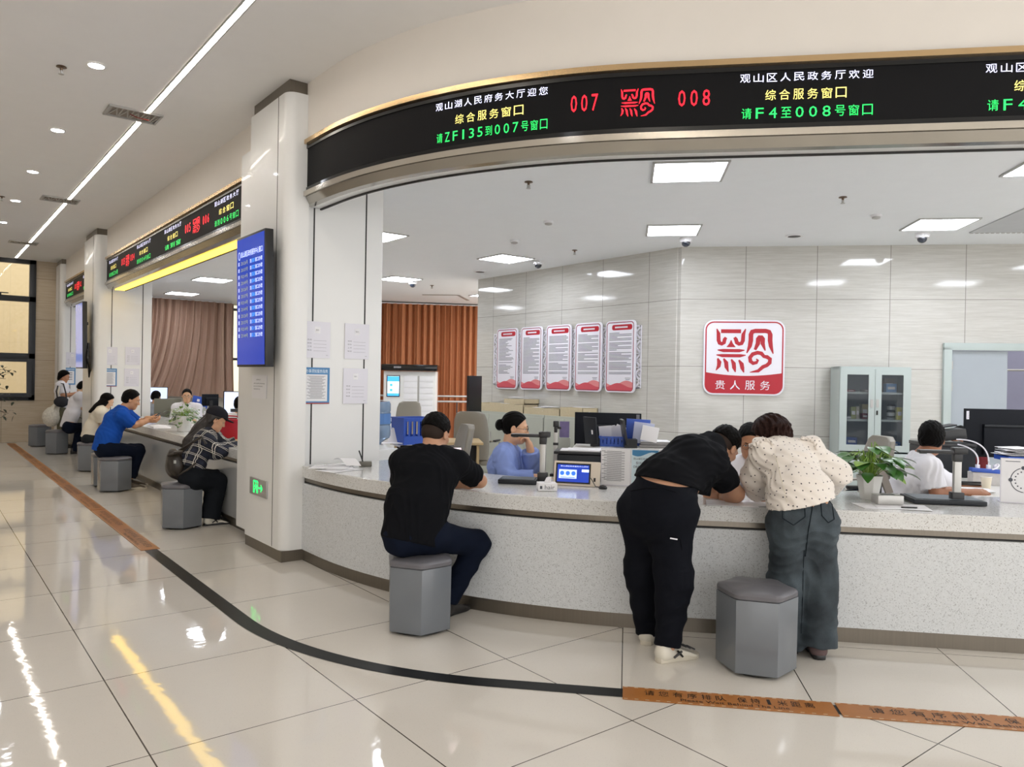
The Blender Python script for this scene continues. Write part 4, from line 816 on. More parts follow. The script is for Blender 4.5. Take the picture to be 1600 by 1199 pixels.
dup(CH, ground(638, 640, 13.8), -.3, 'taupe office chair behind the blue basket in front of the kiosk')
dup(CH, ground(1361, 730, 6.3), .9, 'taupe office chair behind the right-hand potted plant')
dup(CH, ground(398, 660, 11.6), .5, 'taupe office chair at the right edge of the left opening, behind the dark-haired clerk')
SS = thing('swivel_stool', 'swivel stool under the woman in the blue shirt', 'stool', ground(792, 690, 6.2), 0, 'swivel stools of the clerks')
build('seat', MB().lathe([(.17, .40), (.19, .42), (.19, .45), (.16, .47)], 24), M_CHAIR, SS, smooth=True); build('gas_lift', MB().lathe([(.03, .04), (.03, .4)], 14), M_CHROME, SS); build('foot_plate', MB().lathe([(.22, 0), (.22, .02), (.05, .04)], 24), M_CHROME, SS)
dup(SS, ground(1418, 700, 5.72), 0, 'swivel stool under the man in the white shirt seen from behind'); dup(SS, ground(1185, 700, 5.95), 0, 'swivel stool under the clerk with glasses between the visitors')
# ------------------------------------------------------------------ things on and behind the curved counter
def at_top(x, y, z=.776): return on_z(x, y, z)
M_GRAY = mat('charcoal device plastic', '#23262b', .45, spec=.3, var=.05); M_SLATE = mat('slate scanner plate', '#5d656b', .5)
def doc_camera(p, M, label, base=(.42, .03, .3), post=.3, arm=True, px=.16, pz=0., head='arm', plate=True):
    t = thing('document_camera', label, 'document camera', p, 0, 'document cameras')
    if plate:
        build('base', MB().box((0, .016, 0), base if False else (base[0], base[1], base[2]), M), M_GRAY, t, world=True, bevel=.006); build('mat', MB().box((0, .0325, 0), (base[0]-.04, .002, base[2]-.04), M), M_SLATE, t, world=True)
    build('post', MB().box((px, post/2+.03, pz), (.042, post, .036), M), M_ALU, t, world=True, bevel=.005); build('collar', MB().box((px, .045, pz), (.07, .06, .06), M).box((px, post+.03, pz), (.05, .05, .044), M), M_TVB, t, world=True, bevel=.005)
    h = build('arm', MB().box((px-.1, post+.065, pz), (.26, .022, .06), M @ Matrix.Translation((px, post+.06, pz)) @ Matrix.Rotation(0, 4, 'Z') @ Matrix.Translation((-px, -post-.06, -pz))).box((px+.01, post+.075, pz), (.08, .04, .07), M), M_TVB, t, world=True, bevel=.008)
    build('lens', MB().lathe([(.022, -.012), (.022, 0.)], 14, M @ Matrix.Translation((px-.2, post+.05, pz)) @ Matrix.Rotation(PI/2, 4, 'X')), M_LENS, t, world=True); return t
_p = at_top(810, 755); M = facing(_p, DV); doc_camera(_p, M @ Matrix.Translation((0, 0, -.02)), 'document scanner with a black arm in front of the woman in blue', (.27, .03, .2), .27, px=.165, pz=-.03)
_p = at_top(1472, 785); M = facing(_p, DV); doc_camera(_p, M, 'black document camera with a silver post before the man in the white shirt', (.42, .028, .26), .26, px=.06, pz=.06)
_p = on_d(868, 715, 6.1); _p[2] = .736; M = facing(_p, DV); 
t = thing('document_camera', 'tall slim silver document camera post beyond the woman in blue', 'document camera', _p, 0, 'document cameras'); build('post', MB().box((0, .19, 0), (.034, .38, .03), M), M_ALU, t, world=True, bevel=.004); build('head', MB().box((0, .42, 0), (.045, .05, .05), M).box((0, .375, 0), (.03, .05, .035), M).box((.03, .39, .02), (.03, .02, .02), M), M_TVB, t, world=True, bevel=.008); build('clamp', MB().box((0, .26, 0), (.04, .02, .036), M).box((0, .01, 0), (.08, .02, .08), M), M_TVB, t, world=True)
m = MB()
for x, y in ((-.125, .06), (.125, .06)): pass
_p = at_top(900, 760); M = facing(_p, DV @ np.eye(3)) ; M = M @ Matrix.Rotation(-.1, 4, 'Y'); M = M @ Matrix.Translation((0, .001, 0)) @ Matrix.Rotation(-.22, 4, 'X')
t = thing('service_tablet', 'cream desktop terminal with a blue touch screen on the counter', 'tablet terminal', _p); W_, H_ = .325, .172
build('casing', MB().box((0, H_/2, -.015), (W_, H_, .03), M), mat('cream plastic', '#ddd0bf', .35, var=.02), t, world=True, bevel=.006)
build('bezel', MB().box((-.025, H_*.5, .0005), (.245, .142, .002), M), M_BLACKGLASS, t, world=True); build('screen', MB().box((-.025, H_*.5, .0018), (.222, .12, .001), M), M_SCR, t, world=True)
m = MB(); m.box((-.062, H_*.47, .0026), (.125, .062, .0004), M); build('white_card', m, mat('screen pale card', '#cfe0ff', .3, emit=.6, var=0), t, world=True); m = MB()
for k in range(3): m.lathe([(.015, 0), (.015, .0006)], 18, M @ Matrix.Translation((-.102+k*.04, H_*.5, .0028)))
m.box((-.062, H_*.33, .0028), (.1, .004, .0004), M); build('round_icons', m, mat('icon blue', '#2f6fe0', .3, emit=.7, var=0), t, world=True)
m = MB(); add_text(m, '观山湖区政务服务中心评价', -.115, .08, H_*.76, H_*.81, M, .003); m.box((.06, H_*.62, .003), (.05, .018, .0004), M); build('screen_lettering', m, E_TV, t, world=True)
build('sensor_window', MB().box((.127, H_*.28, .001), (.014, .026, .002), M), M_DARK, t, world=True); build('stand', MB().box((0, .05, -.06), (.12, .1, .06), M), M_TVB, t, world=True)
m = MB(); _pm = at_top(942, 764); t = thing('computer_mouse', 'small black mouse beside the cream terminal, cable running back', 'mouse', _pm)
build('body', MB().lathe([(.028, 0), (.03, .008), (.022, .02), (.006, .026)], 16, Matrix.Translation(_pm)), M_TVB, t, world=True, smooth=True); build('cable', MB().tube([_pm+[0, 0, .01], _pm+[-.02, .05, .01], _pm+[.0, .12, .06], _pm+[.02, .16, .16]], .003, 6), M_TVB, t, world=True)
_p = at_top(856, 768); M = facing(_p, np.array(DV)*1) @ Matrix.Rotation(.25, 4, 'Y'); t = thing('tissue_box', 'small white tissue box with grey lettering beside the terminal', 'tissue box', _p)
build('carton', MB().box((0, .026, -.05), (.125, .05, .1), M), M_PAPER, t, world=True, bevel=.002); m = MB(); add_text(m, 'hair', -.02, .045, .012, .04, M, .0004); m.box((-.045, .025, .0004), (.016, .02, .0004), M); build('print', m, M_INK, t, world=True)
m = MB()
for k in range(3): m.add([(-.02+.01*k, .05, -.05), (.025, .05, -.06+.01*k), (.01+.01*k, .09, -.05), (-.005, .085, -.045)], [(0, 1, 2, 3)], M)
build('tissue', m, M_PAPER, t, world=True)
def sign_stand(p, M, w, h, label, kind):
    t = thing('acrylic_sign', label, 'sign stand', p, 0, 'upright acrylic signs on the counter'); build('acrylic', MB().box((0, h/2, 0), (w, h, .006), M), M_PLAS, t, world=True); build('foot', MB().box((0, .003, -.04), (w, .006, .1), M), M_PLAS, t, world=True); m = MB()
    if kind == 'list':
        build('sheet', MB().box((0, h/2, .0034), (w*.96, h*.96, .0006), M), M_PAPER, t, world=True)
        for k in range(34):
            m.box((-w*.05, h*(.92-.024*k), .004), (w*(.7 if k % 3 else .5), .0022, .0004), M)
            if k % 5 == 0: m.box((-w*.41, h*(.92-.024*k), .004), (w*.12, .003, .0004), M)
    elif kind == 'phone':
        build('sheet', MB().box((0, h/2, .0034), (w*.96, h*.96, .0006), M), mat('pale sky print', '#cfe2ea', .4, var=.1, vscale=6), t, world=True)
        pl = [(-w*.46, h*.97), (w*.46, h*.97), (w*.46, h*.80)]+[(x*w, h*(.86+.06*math.sin(x*6))) for x in np.linspace(.4, -.46, 10)]
        build('blue_swoosh', MB().add([(q[0], q[1], .0042) for q in pl], [tuple(range(len(pl)))], M), mat('sign blue', '#3d7fae', .4, var=.2, vscale=9), t, world=True)
        add_text(m, '观山湖区政务服务中心', -w*.42, w*.42, h*.71, h*.77, M, .0046); add_text(m, '投诉监督电话', -w*.33, w*.33, h*.59, h*.67, M, .0046); add_text(m, '0851-84877', -w*.42, w*.36, h*.49, h*.56, M, .0046); add_text(m, '工作时间', -w*.14, w*.14, h*.38, h*.42, M, .0046)
        add_text(m, '观山湖区政务服务中心', -w*.38, w*.38, h*.3, h*.335, M, .0046)
    elif kind == 'stamp':
        build('sheet', MB().box((0, h/2, .0034), (w*.96, h*.96, .0006), M), M_PAPER, t, world=True); cx, cy, r = .0, h*.52, .078
        for r0, r1, n0, n1 in ((r, r-.004, .3, 1.5), (r, r-.004, 1.9, 3.0), (r, r-.004, 3.3, 4.6), (r, r-.004, 5.0, 6.1)):
            v, f = stroke([(cx+r0*math.cos(a), cy+r0*math.sin(a)) for a in np.linspace(n0, n1, 12)], .005); m.add([(q[0], q[1], .0044) for q in v], f, M)
        for a in (.15, 1.7, 3.15, 4.8): m.lathe([(.012, 0), (.012, .0004)], 14, M @ Matrix.Translation((cx+r*math.cos(a), cy+r*math.sin(a), .0042)))
        for a in np.linspace(0, 2*PI, 16, endpoint=False): m.box((cx+.055*math.cos(a), cy+.055*math.sin(a), .0044), (.008, .008, .0004), M @ Matrix.Identity(4))
        m.box((-w*.25, h*.93, .0044), (w*.3, .004, .0004), M)
    if m.v: build('print', m, M_INK, t, world=True)
    return t
_a, _b, _c = at_top(938, 758), at_top(985, 760), at_top(1030, 762)
sign_stand((_a+_b)/2, facing((_a+_b)/2, _b-_a), np.linalg.norm(_b-_a)*.98, .262, 'upright sign with a long printed table beside the cream terminal', 'list'); sign_stand((_b+_c)/2, facing((_b+_c)/2, _c-_b), np.linalg.norm(_c-_b)*.98, .262, 'upright blue-topped telephone complaint sign behind the bending man', 'phone')
_d = at_top(1085, 764); sign_stand((_c+_d)/2, facing((_c+_d)/2, _d-_c), np.linalg.norm(_d-_c)*.98, .262, 'plain grey upright sign mostly hidden behind the bending man', 'blank')
_a, _b = at_top(1562, 785), at_top(1640, 790); sign_stand((_a+_b)/2, facing((_a+_b)/2, _b-_a), np.linalg.norm(_b-_a), .285, 'upright sign with a round stamp mark at the right edge', 'stamp')
# back desks with the monitors
BD = thing('back_desk', 'second-row office desk carrying the big monitor', 'desk', cd(6.95, -.2)); build('desk_top', cbox(MB(), 5.80, 7.3, -.45, .62, .70, .735), M_DESK, BD, world=True, bevel=.004)
for d in (-.42, .59): build('side_panel', cbox(MB(), 5.9, 7.25, d-.015, d+.015, 0, .70), M_WHITE, BD, world=True)
BD2 = thing('back_desk', 'second-row office desk at the right with printer and monitor', 'desk', cd(6.75, 2.9)); build('desk_top', cbox(MB(), 5.80, 7.3, 2.45, 4.2, .70, .735), M_DESK, BD2, world=True, bevel=.004)
for d in (2.48, 4.17): build('side_panel', cbox(MB(), 5.9, 7.15, d-.015, d+.015, 0, .70), M_WHITE, BD2, world=True)
M_MON = mat('matt black monitor back', '#12151c', .6, var=.06, spec=.2)
def monitor(p, M, w, h, label, back=True, screen=None, zb=.14):
    t = thing('monitor', label, 'monitor', p, 0, 'computer monitors'); build('casing', MB().box((0, zb+h/2, 0), (w, h, .03), M), M_MON, t, world=True, bevel=.004)
    s = 1 if back else -1
    build('rear_bulge', MB().box((w*.06, zb+h*.34, s*.03), (w*.7, h*.6, .04), M), M_MON, t, world=True, bevel=.01); build('rear_ridge', MB().box((w*.06, zb+h*.66, s*.035), (w*.7, .018, .05), M), M_GRAY, t, world=True)
    build('stand', MB().box((0, zb*.5+.05, s*.04), (.06, zb+.1, .04), M), M_TVB, t, world=True); build('foot', MB().box((0, .008, s*.04), (.24, .016, .18), M), M_TVB, t, world=True, bevel=.004)
    if screen: build('screen', MB().box((0, zb+h/2, -s*.0162), (w*.96, h*.93, .002), M), screen, t, world=True)
    return t
_p = on_d(949, 700, 6.9); _p[2] = .736; M = facing(_p, DV); t = monitor(_p, M, .60, .35, 'big black monitor seen from behind, right of the woman in blue', zb=.135)
build('rating_sticker', MB().box((.27, .455, .0158), (.03, .04, .001), M), M_PRINT, t, world=True)
_p = on_d(1572, 700, 6.9); _p[2] = .736; M = facing(_p, DV); t = monitor(_p, M, .72, .44, 'large black monitor seen from behind at the right edge', zb=.14)
build('white_sticker', MB().box((-.335, .52, .0158), (.022, .075, .001), M), M_ACR, t, world=True); m = MB(); M2 = M @ Matrix.Translation((-.335, .52, .0166)) @ Matrix.Rotation(PI/2, 4, 'Z'); add_text(m, 'lenovo', -.03, .03, -.006, .006, M2, 0); build('sticker_lettering', m, M_INK, t, world=True)
DS = thing('desk_shelf', 'raised shelf on the desk behind the upright signs', 'shelf', on_d(975, 700, 6.2)*[1, 1, 0]+[0, 0, .736]); cbox_ = cbox(MB(), 5.95, 6.42, -.42, .6, .95, .975); build('board', cbox_, M_DESK, DS, world=True); build('support', cbox(cbox(MB(), 5.97, 6.4, -.42, -.40, .736, .95), 5.97, 6.4, .58, .6, .736, .95), M_WHITE, DS, world=True)
_p = on_d(925, 700, 6.15); _p[2] = .976; M = facing(_p, DV) @ Matrix.Rotation(-.9, 4, 'Y'); t = thing('customer_display', 'small dark tilted screen seen from behind on the staff desk', 'display', _p)
build('panel', MB().box((0, .13, 0), (.17, .22, .015), M @ Matrix.Rotation(.12, 4, 'X')), M_GRAY, t, world=True, bevel=.004); build('stand', MB().box((0, .03, -.03), (.05, .06, .06), M), M_TVB, t, world=True); build('sticker', MB().box((.03, .12, .009), (.02, .035, .001), M @ Matrix.Rotation(.12, 4, 'X')), M_PAPER, t, world=True)
_p = on_d(979, 690, 6.1); _p[2] = .976; M = facing(_p, DV) @ Matrix.Rotation(-1.45, 4, 'Y'); t = thing('customer_display', 'thin black screen seen edge-on beside the blue folders', 'display', _p)
build('panel', MB().box((0, .13, 0), (.2, .2, .02), M @ Matrix.Rotation(.18, 4, 'X')), M_TVB, t, world=True, bevel=.004); build('stand', MB().box((0, .03, -.03), (.1, .08, .1), M), M_TVB, t, world=True)
_p = on_d(957, 700, 6.25); _p[2] = .976; basket(_p, .2, .075, .18, facing(_p, DV), 'low blue tray of papers behind the printed table sign'); r = random.Random(5)
t = thing('paper_stack', 'crumpled white papers standing in the low blue tray', 'papers', _p+[0, 0, .03])
for k in range(4): M = facing(_p+[0, 0, .05], DV) @ Matrix.Translation((-.06+.04*k, .06, .04-.025*k)) @ Matrix.Rotation(r.uniform(-.4, .4), 4, 'Z') @ Matrix.Rotation(r.uniform(-.3, .3), 4, 'X'); build('sheet', MB().box((0, 0, 0), (.1, .11, .003), M), M_PAPER, t, world=True)
_p = on_d(996, 700, 6.2); _p[2] = .976
for k, (dx, a, mt, lb) in enumerate(((.0, .12, M_BLUE, 'blue folder standing behind the edge-on screen'), (.035, .05, mat('pale lilac folder', '#b9c0da', .5), 'pale lilac folder leaning on the blue one'), (.075, -.03, M_PAPER, 'white folder in front of the blue one'))):
    t = thing('folder', lb, 'folder', _p+DV*dx, 0, 'folders standing on the staff desk'); M = facing(_p+DV*dx-CV*.05*k, DV) @ Matrix.Rotation(a-.15, 4, 'Z'); build('cover', MB().box((0, .115, 0), (.19-.03*k, .22-.05*k, .012), M), mt, t, world=True, bevel=.003); build('spine', MB().box((-.095+.015*k, .115, 0), (.006, .22-.05*k, .018), M), mt, t, world=True)
_p = on_d(906, 716, 5.75); _p[2] = .736; M = facing(_p, DV); t = thing('desk_printer', 'small black printer with papers on its lid, behind the cream terminal', 'printer', _p)
build('body', MB().box((0, .11, -.08), (.34, .2, .24), M), M_GRAY, t, world=True, bevel=.01); build('lid', MB().box((-.01, .225, -.08), (.37, .022, .26), M), M_TVB, t, world=True, bevel=.006)
build('papers', MB().box((0, .239, -.08), (.3, .005, .21), M).box((.04, .244, -.09), (.26, .004, .2), M @ Matrix.Rotation(.08, 4, 'Y')), M_PAPER, t, world=True)
_p = on_d(905, 660, 7.0); _p[2] = .736; M = facing(_p, DV); t = thing('photo_stand', 'small purple card stand by the left edge of the big monitor', 'card stand', _p+[-.06, 0, 0]); build('card', MB().box((-.14, .31, -.06), (.09, .16, .01), M), mat('purple card', '#7c6f98', .5, var=.35, vscale=14), t, world=True); build('box_foot', MB().box((-.14, .12, -.07), (.11, .24, .08), M), M_FILE, t, world=True)
_p = on_d(1022, 700, 6.2); _p[2] = .976; t = thing('paper_stack', 'stack of files beyond the bending man\'s back', 'papers', _p); m = MB(); M = facing(_p, DV)
for k in range(2): m.box((.01*math.sin(k*2), .012+.024*k, 0), (.24, .02, .2), M)
build('sheets', m, mat('grey files', '#8e8c8c', .6, var=.1), t, world=True); build('top_sheet', MB().box((0, .05, 0), (.24, .004, .2), M @ Matrix.Rotation(.1, 4, 'Y')), M_PAPER, t, world=True)
# papers, pen holder at the left tip of the counter
_p = at_top(530, 735); t = thing('loose_papers', 'untidy white sheets at the left tip of the curved counter', 'papers', _p)
for k, (dx, dy, a, w, h) in enumerate(((0, 0, .3, .3, .21), (.05, .1, -.4, .21, .28), (-.02, .13, .9, .21, .29), (.1, .24, .2, .2, .1))): build('sheet', MB().box(_p+[dx, dy, .002+.004*k], (w, h, .002), rz=a), M_PAPER, t, world=True)
build('curled_sheet', MB().rings([[(_p[0]+.02+.1*math.cos(.5+a*.2), _p[1]+.1+.12*a, _p[2]+.02+.05*math.sin(a*1.5)+.01*j) for a in np.linspace(0, 1.6, 9)] for j in (0,)]+[[(_p[0]+.20, _p[1]+.02+.12*a, _p[2]+.02+.05*math.sin(a*1.5)) for a in np.linspace(0, 1.6, 9)]], False, False, False), M_PAPER, t, world=True)
_p = at_top(571, 729); t = thing('pen_holder', 'small dark pen stand with a black pen at the left tip of the counter', 'pen holder', _p); build('base', MB().box(_p+[0, 0, .02], (.1, .06, .04), rz=-.4), mat('olive grey plastic', '#6a675e', .5), t, world=True, bevel=.006); build('pen', MB().tube([_p+[-.02, .0, .03], _p+[-.05, .02, .13]], [.005, .006], 8), M_TVB, t, world=True)
build('cord', MB().tube([_p+[-.04, .02, .02], _p+[-.1, .03, .008], _p+[-.15, .0, .006]], .004, 6), M_TVB, t, world=True)
# papers under the leaning pair
_p = at_top(1140, 788); t = thing('paper_form', 'white form on the counter between the bending man and the woman in dots', 'papers', _p)
build('sheet', MB().box(_p+[.02, -.0, .002], (.3, .21, .002), rz=-.9), M_PAPER, t, world=True); build('sheet', MB().box(_p+[.16, -.1, .004], (.3, .21, .002), rz=-.6), M_PAPER, t, world=True)
# right-hand plant and neighbours
M_LEAF = mat('glossy green leaf', '#3c6b2c', .3, var=.35, vscale=7); M_LEAF2 = mat('yellow-green young leaf', '#7fa23c', .35, var=.2, vscale=7); M_SOIL = mat('dark soil', '#2d241b', .9)
def leaf(mb, p, d, up, L_, w):
    d = Vector(d).normalized(); up = Vector(up); s = d.cross(up).normalized(); n = s.cross(d); rows = []
    for k in range(8):
        t = k/7; ww = w*(math.sin(PI*min(1, t*.92+.06))**.8)*(1-.25*t); dr = -.35*L_*t*t; c = Vector(p)+d*L_*t+Vector((0, 0, dr))
        rows.append([c-s*ww+n*ww*.18, c, c+s*ww+n*ww*.18])
    vs = [tuple(q) for r_ in rows for q in r_]; mb.add(vs, [(k*3+j, k*3+j+1, k*3+j+4, k*3+j+3) for k in range(7) for j in range(2)])
def pot_plant(p, label, ht, rb, rt, nl, seed, trail=.0, leafs=(.05, .085), squash=1., spread=.16, facets=8, tilt=0.):
    t = thing('potted_plant', label, 'potted plant', p, 0, 'leafy plants in white pots'); r = random.Random(seed)
    build('pot', MB().lathe([(rb, 0), (rt, ht), (rt-.008, ht), (rt-.012, ht-.03)], facets), mat('white ceramic pot', '#e4e3e0', .25, var=.01), t, bevel=.002); build('soil', MB().lathe([(.001, ht-.02), (rt-.01, ht-.02)], 16, cap0=False), M_SOIL, t)
    for k in range(nl):
        a = r.uniform(0, 2*PI); rr = spread*math.sqrt(r.uniform(.03, 1)); h = ht+r.uniform(.02, .2)*squash*(1-rr/spread*.5)-trail*rr/spread*r.uniform(0, 1); q = Vector((rr*math.cos(a)+tilt, rr*math.sin(a), h))
        st = MB().tube([(0.2*rt*math.cos(a), .2*rt*math.sin(a), ht-.02), (q*.55+Vector((0, 0, .45*h+.03))), q], .0022, 5); mb = MB(); leaf(mb, q, (math.cos(a+r.uniform(-.6, .6)), math.sin(a+r.uniform(-.6, .6)), r.uniform(-.3, .35)), (0, 0, 1), r.uniform(*leafs)*1.25, r.uniform(*leafs)*.56)
        o = build('leaf', mb, M_LEAF2 if r.random() < .16 else M_LEAF, t, smooth=True); build('stalk', st, M_LEAF2, o)
    return t
_p = at_top(1358, 780); pot_plant(_p, 'leafy pothos in a faceted white pot on the right of the counter', .155, .055, .085, 60, 11, .03, (.065, .1), 1.15, .19)
_p = at_top(1391, 790); t = thing('metal_box', 'brushed metal box on the papers by the plant', 'box', _p+[0, 0, .005]); M = facing(_p+[0, 0, .005], DV) @ Matrix.Rotation(.12, 4, 'Y')
build('body', MB().box((0, .028, -.04), (.155, .055, .1), M), M_ALU, t, world=True, bevel=.004); build('slot', MB().box((0, .0562, -.04), (.08, .001, .03), M), M_DARK, t, world=True)
_p = at_top(1393, 793); t = thing('loose_papers', 'white booklets under the metal box', 'papers', _p)
for dx, a, z_ in ((-.04, .1, .001), (.06, -.12, .003)): build('sheet', MB().box(_p+DV*dx+CV*.02+[0, 0, z_], (.3, .21, .0016), rz=-TH+a), M_PAPER, t, world=True)
_p = at_top(1420, 796); t = thing('pen', 'black pen on the papers right of the metal box', 'pen', _p); build('barrel', MB().tube([_p+[-.03, .03, .010], _p+[.04, -.03, .010]], .0045, 8), M_TVB, t, world=True)
_p = at_top(1390, 772); t = thing('easel_panel', 'brown leaning easel panel behind the white pot', 'panel', _p); M = facing(_p, DV) @ Matrix.Rotation(1.0, 4, 'Y'); build('board', MB().box((0, .1, 0), (.16, .2, .008), M @ Matrix.Rotation(-.35, 4, 'X')), mat('brown board', '#6d6358', .5), t, world=True); build('prop', MB().box((0, .05, -.06), (.05, .1, .006), M), M_DARK, t, world=True)
# printer, power strip, cup at the right
_p = on_d(1478, 745, 6.55); _p[2] = .736; M = facing(_p, DV); t = thing('desk_printer', 'black printer with a raised paper feeder beside the man in the white shirt', 'printer', _p)
build('body', MB().box((0, .13, -.1), (.42, .26, .34), M), M_GRAY, t, world=True, bevel=.012); build('lid', MB().box((0, .275, -.1), (.43, .03, .34), M), M_TVB, t, world=True, bevel=.006)
build('paper_feeder', MB().box((.1, .345, -.12), (.24, .09, .2), M @ Matrix.Rotation(.14, 4, 'Z')), M_TVB, t, world=True, bevel=.01); build('paper_tray', MB().box((.1, .41, -.16), (.2, .012, .16), M @ Matrix.Rotation(.2, 4, 'Z')), M_GRAY, t, world=True)
_p = on_d(1540, 742, 6.0); _p[2] = .736; M = facing(_p, DV); t = thing('power_strip', 'blue power strip with white plugs in front of the right-hand monitor', 'power strip', _p+[0, 0, .12]); build('holder_box', MB().box((0, .05, -.03), (.2, .1, .1), M), mat('pale clutter box', '#c9c6c4', .6, var=.2, vscale=20), t, world=True); build('strip', MB().box((0, .115, 0), (.24, .03, .06), M @ Matrix.Rotation(-.06, 4, 'Z')), M_BLUE, t, world=True, bevel=.005)
for x in (-.06, .02, .07): build('plug', MB().box((x, .145, 0), (.025, .035, .03), M), M_ACR, t, world=True, bevel=.004)
for a in (((-.06, .16, 0), (-.03, .25, -.02), (-.1, .3, -.05), (-.17, .31, -.1)), ((.02, .16, 0), (.03, .3, 0), (-.05, .36, -.03), (-.18, .35, -.1)), ((.07, .16, 0), (.1, .19, .0), (.1, .14, .03), (.03, .13, .04))):
    pts = [Vector(q) for q in a]; cv = [tuple((1-u)**3*pts[0]+3*u*(1-u)**2*pts[1]+3*u*u*(1-u)*pts[2]+u**3*pts[3]) for u in np.linspace(0, 1, 14)]; build('white_cable', MB().tube([tuple(M @ Vector(q)) for q in cv], .006, 6), M_ACR, t, world=True, smooth=True)
_p = on_d(1541, 757, 5.8); _p[2] = .736; t = thing('paper_cup', 'cream paper cup beside the seated man\'s hand', 'cup', _p); build('cup', MB().lathe([(.028, 0), (.038, .09), (.036, .09), (.027, .004)], 24), mat('cream paper', '#e6dcc6', .6, var=.04), t, smooth=True); build('rim', MB().lathe([(.037, .088), (.04, .09), (.037, .093)], 24, cap0=False, cap1=False), M_PAPER, t)
_p = on_d(1585, 720, 6.1); _p[2] = .736; t = thing('paper_tray', 'blue tray heaped with papers before the right-hand monitor', 'tray', _p); M = facing(_p, DV); build('tray', MB().box((0, .21, 0), (.2, .035, .24), M).box((0, .1, 0), (.03, .2, .03), M), M_BLUE, t, world=True)
for k in range(5): build('sheet', MB().box((.01*k-.02, .24+.013*k, 0), (.19, .003, .24), M @ Matrix.Rotation(.05*math.sin(k*2.2), 4, 'Z') @ Matrix.Rotation(.2*math.cos(k*3), 4, 'Y')), M_PAPER, t, world=True)
_p = on_d(1500, 765, 5.65); _p[2] = .736; t = thing('loose_papers', 'papers spread under the seated man\'s forearm', 'papers', _p)
for k in range(5): build('sheet', MB().box(_p+DV*(.05*k-.12)+CV*(.03*math.sin(k*2))+[0, 0, .002+.002*k], (.29, .2, .0018), rz=-TH+.3*math.sin(k*3)), M_PAPER, t, world=True)
_p = on_d(1515, 760, 5.9); _p[2] = .748; t = thing('stapler', 'black stapler on the papers of the right-hand desk', 'stapler', _p); build('arm', MB().box(_p+[0, 0, .02], (.16, .03, .016), rz=-TH), M_TVB, t, world=True, bevel=.004); build('base', MB().box(_p+[0, 0, .004], (.16, .03, .008), rz=-TH), M_TVB, t, world=True)
# ------------------------------------------------------------------ things on and behind the left counter
_p = on_z(291, 676, .776); pot_plant((2.72, 10.2, .776), 'trailing pothos in a round white pot on the left counter', .2, .075, .1, 80, 4, .2, (.035, .06), .9, .2, facets=28)
t = thing('red_bucket', 'deep red plastic basket on the left counter behind the woman in the cap', 'basket', on_z(361, 687, .776)); build('shell', MB().lathe([(.13, 0), (.17, .23), (.165, .23), (.127, .008)], 32), mat('deep red plastic', '#b0122e', .35, var=.04), t, smooth=True); build('rim', MB().lathe([(.17, .215), (.182, .22), (.182, .235), (.168, .238)], 32, cap0=False, cap1=False), mat('deep red plastic', '#b0122e', .35), t, smooth=True)
build('handle', MB().tube([(.17*math.cos(a), .17*math.sin(a)*.9, .23+.03*math.sin(a)) for a in np.linspace(-.3, PI+.3, 16)], .008, 8), mat('deep red plastic', '#b0122e', .35), t, smooth=True)
t = thing('manila_papers', 'buff papers beside the red basket', 'papers', (2.75, 8.5, .776)); build('sheet', MB().box((0, 0, .006), (.3, .22, .012), rz=.3), mat('buff paper', '#dcc28e', .6), t); build('sheet', MB().box((-.05, -.24, .002), (.21, .3, .004), rz=.2), mat('pink form', '#e8c4c4', .6), t)
_p = np.array((2.75, 12.6, .776)); t = thing('folder', 'blue folder lying on the left counter beyond the polo man\'s hands', 'folder', _p); build('cover', MB().box(_p+[0, 0, .016], (.26, .34, .03), rz=.2), mat('lavender blue folder', '#7c8fd0', .4), t, world=True, bevel=.004); build('pages', MB().box(_p+[0, 0, .034], (.24, .32, .006), rz=.2), M_PAPER, t, world=True)
_p = np.array((2.95, 11.5, .776)); M = facecam(_p, -.9); t = thing('tilted_screen', 'grey tilted tablet screen before the polo man', 'tablet', _p); build('panel', MB().box((0, .1, 0), (.3, .21, .014), M @ Matrix.Rotation(-.5, 4, 'X')), mat('grey screen', '#8c8f8c', .2), t, world=True, bevel=.003); build('bezel', MB().box((0, .1, .008), (.26, .17, .002), M @ Matrix.Rotation(-.5, 4, 'X')), M_ALU, t, world=True); build('prop', MB().box((0, .06, -.06), (.2, .12, .02), M), M_TVB, t, world=True)
t = thing('loose_papers', 'white sheets on the left counter in front of the polo man', 'papers', (2.7, 11.2, .776))
for k in range(3): build('sheet', MB().box((.03*k-.05, .22*k-.2, .001+.002*k), (.21, .3, .002), rz=.3*k-.2), M_PAPER, t)
M_DIV = mat('olive grey divider cloth', '#7b7b70', .8, bump=.2, bscale=300)
_p = on_d(262, 650, 13.3); t = thing('desk_divider', 'olive grey desk divider left of the clerk with glasses', 'divider', (_p[0], _p[1], .736)); M = facecam(np.array([_p[0], _p[1], .736])); build('panel', MB().box((0, .17, 0), (.44, .34, .03), M), M_DIV, t, world=True, bevel=.01); build('foot', MB().box((0, .01, 0), (.44, .02, .1), M), M_ALU, t, world=True)
def desk_at(p, label, w=1.2, d=.6):
    t = thing('back_desk', label, 'desk', (p[0], p[1], 0)); M = facecam(np.array([p[0], p[1], 0.])); build('desk_top', MB().box((0, .72, -.05), (w, .03, d), M), M_DESK, t, world=True)
    for x in (-w/2+.03, w/2-.03): build('side_panel', MB().box((x, .355, -.05), (.03, .7, d-.04), M), M_WHITE, t, world=True)
M_SCRL = mat('pale blue spreadsheet screen', '#c6d2ee', .2, emit=.85, var=.06, vscale=9)
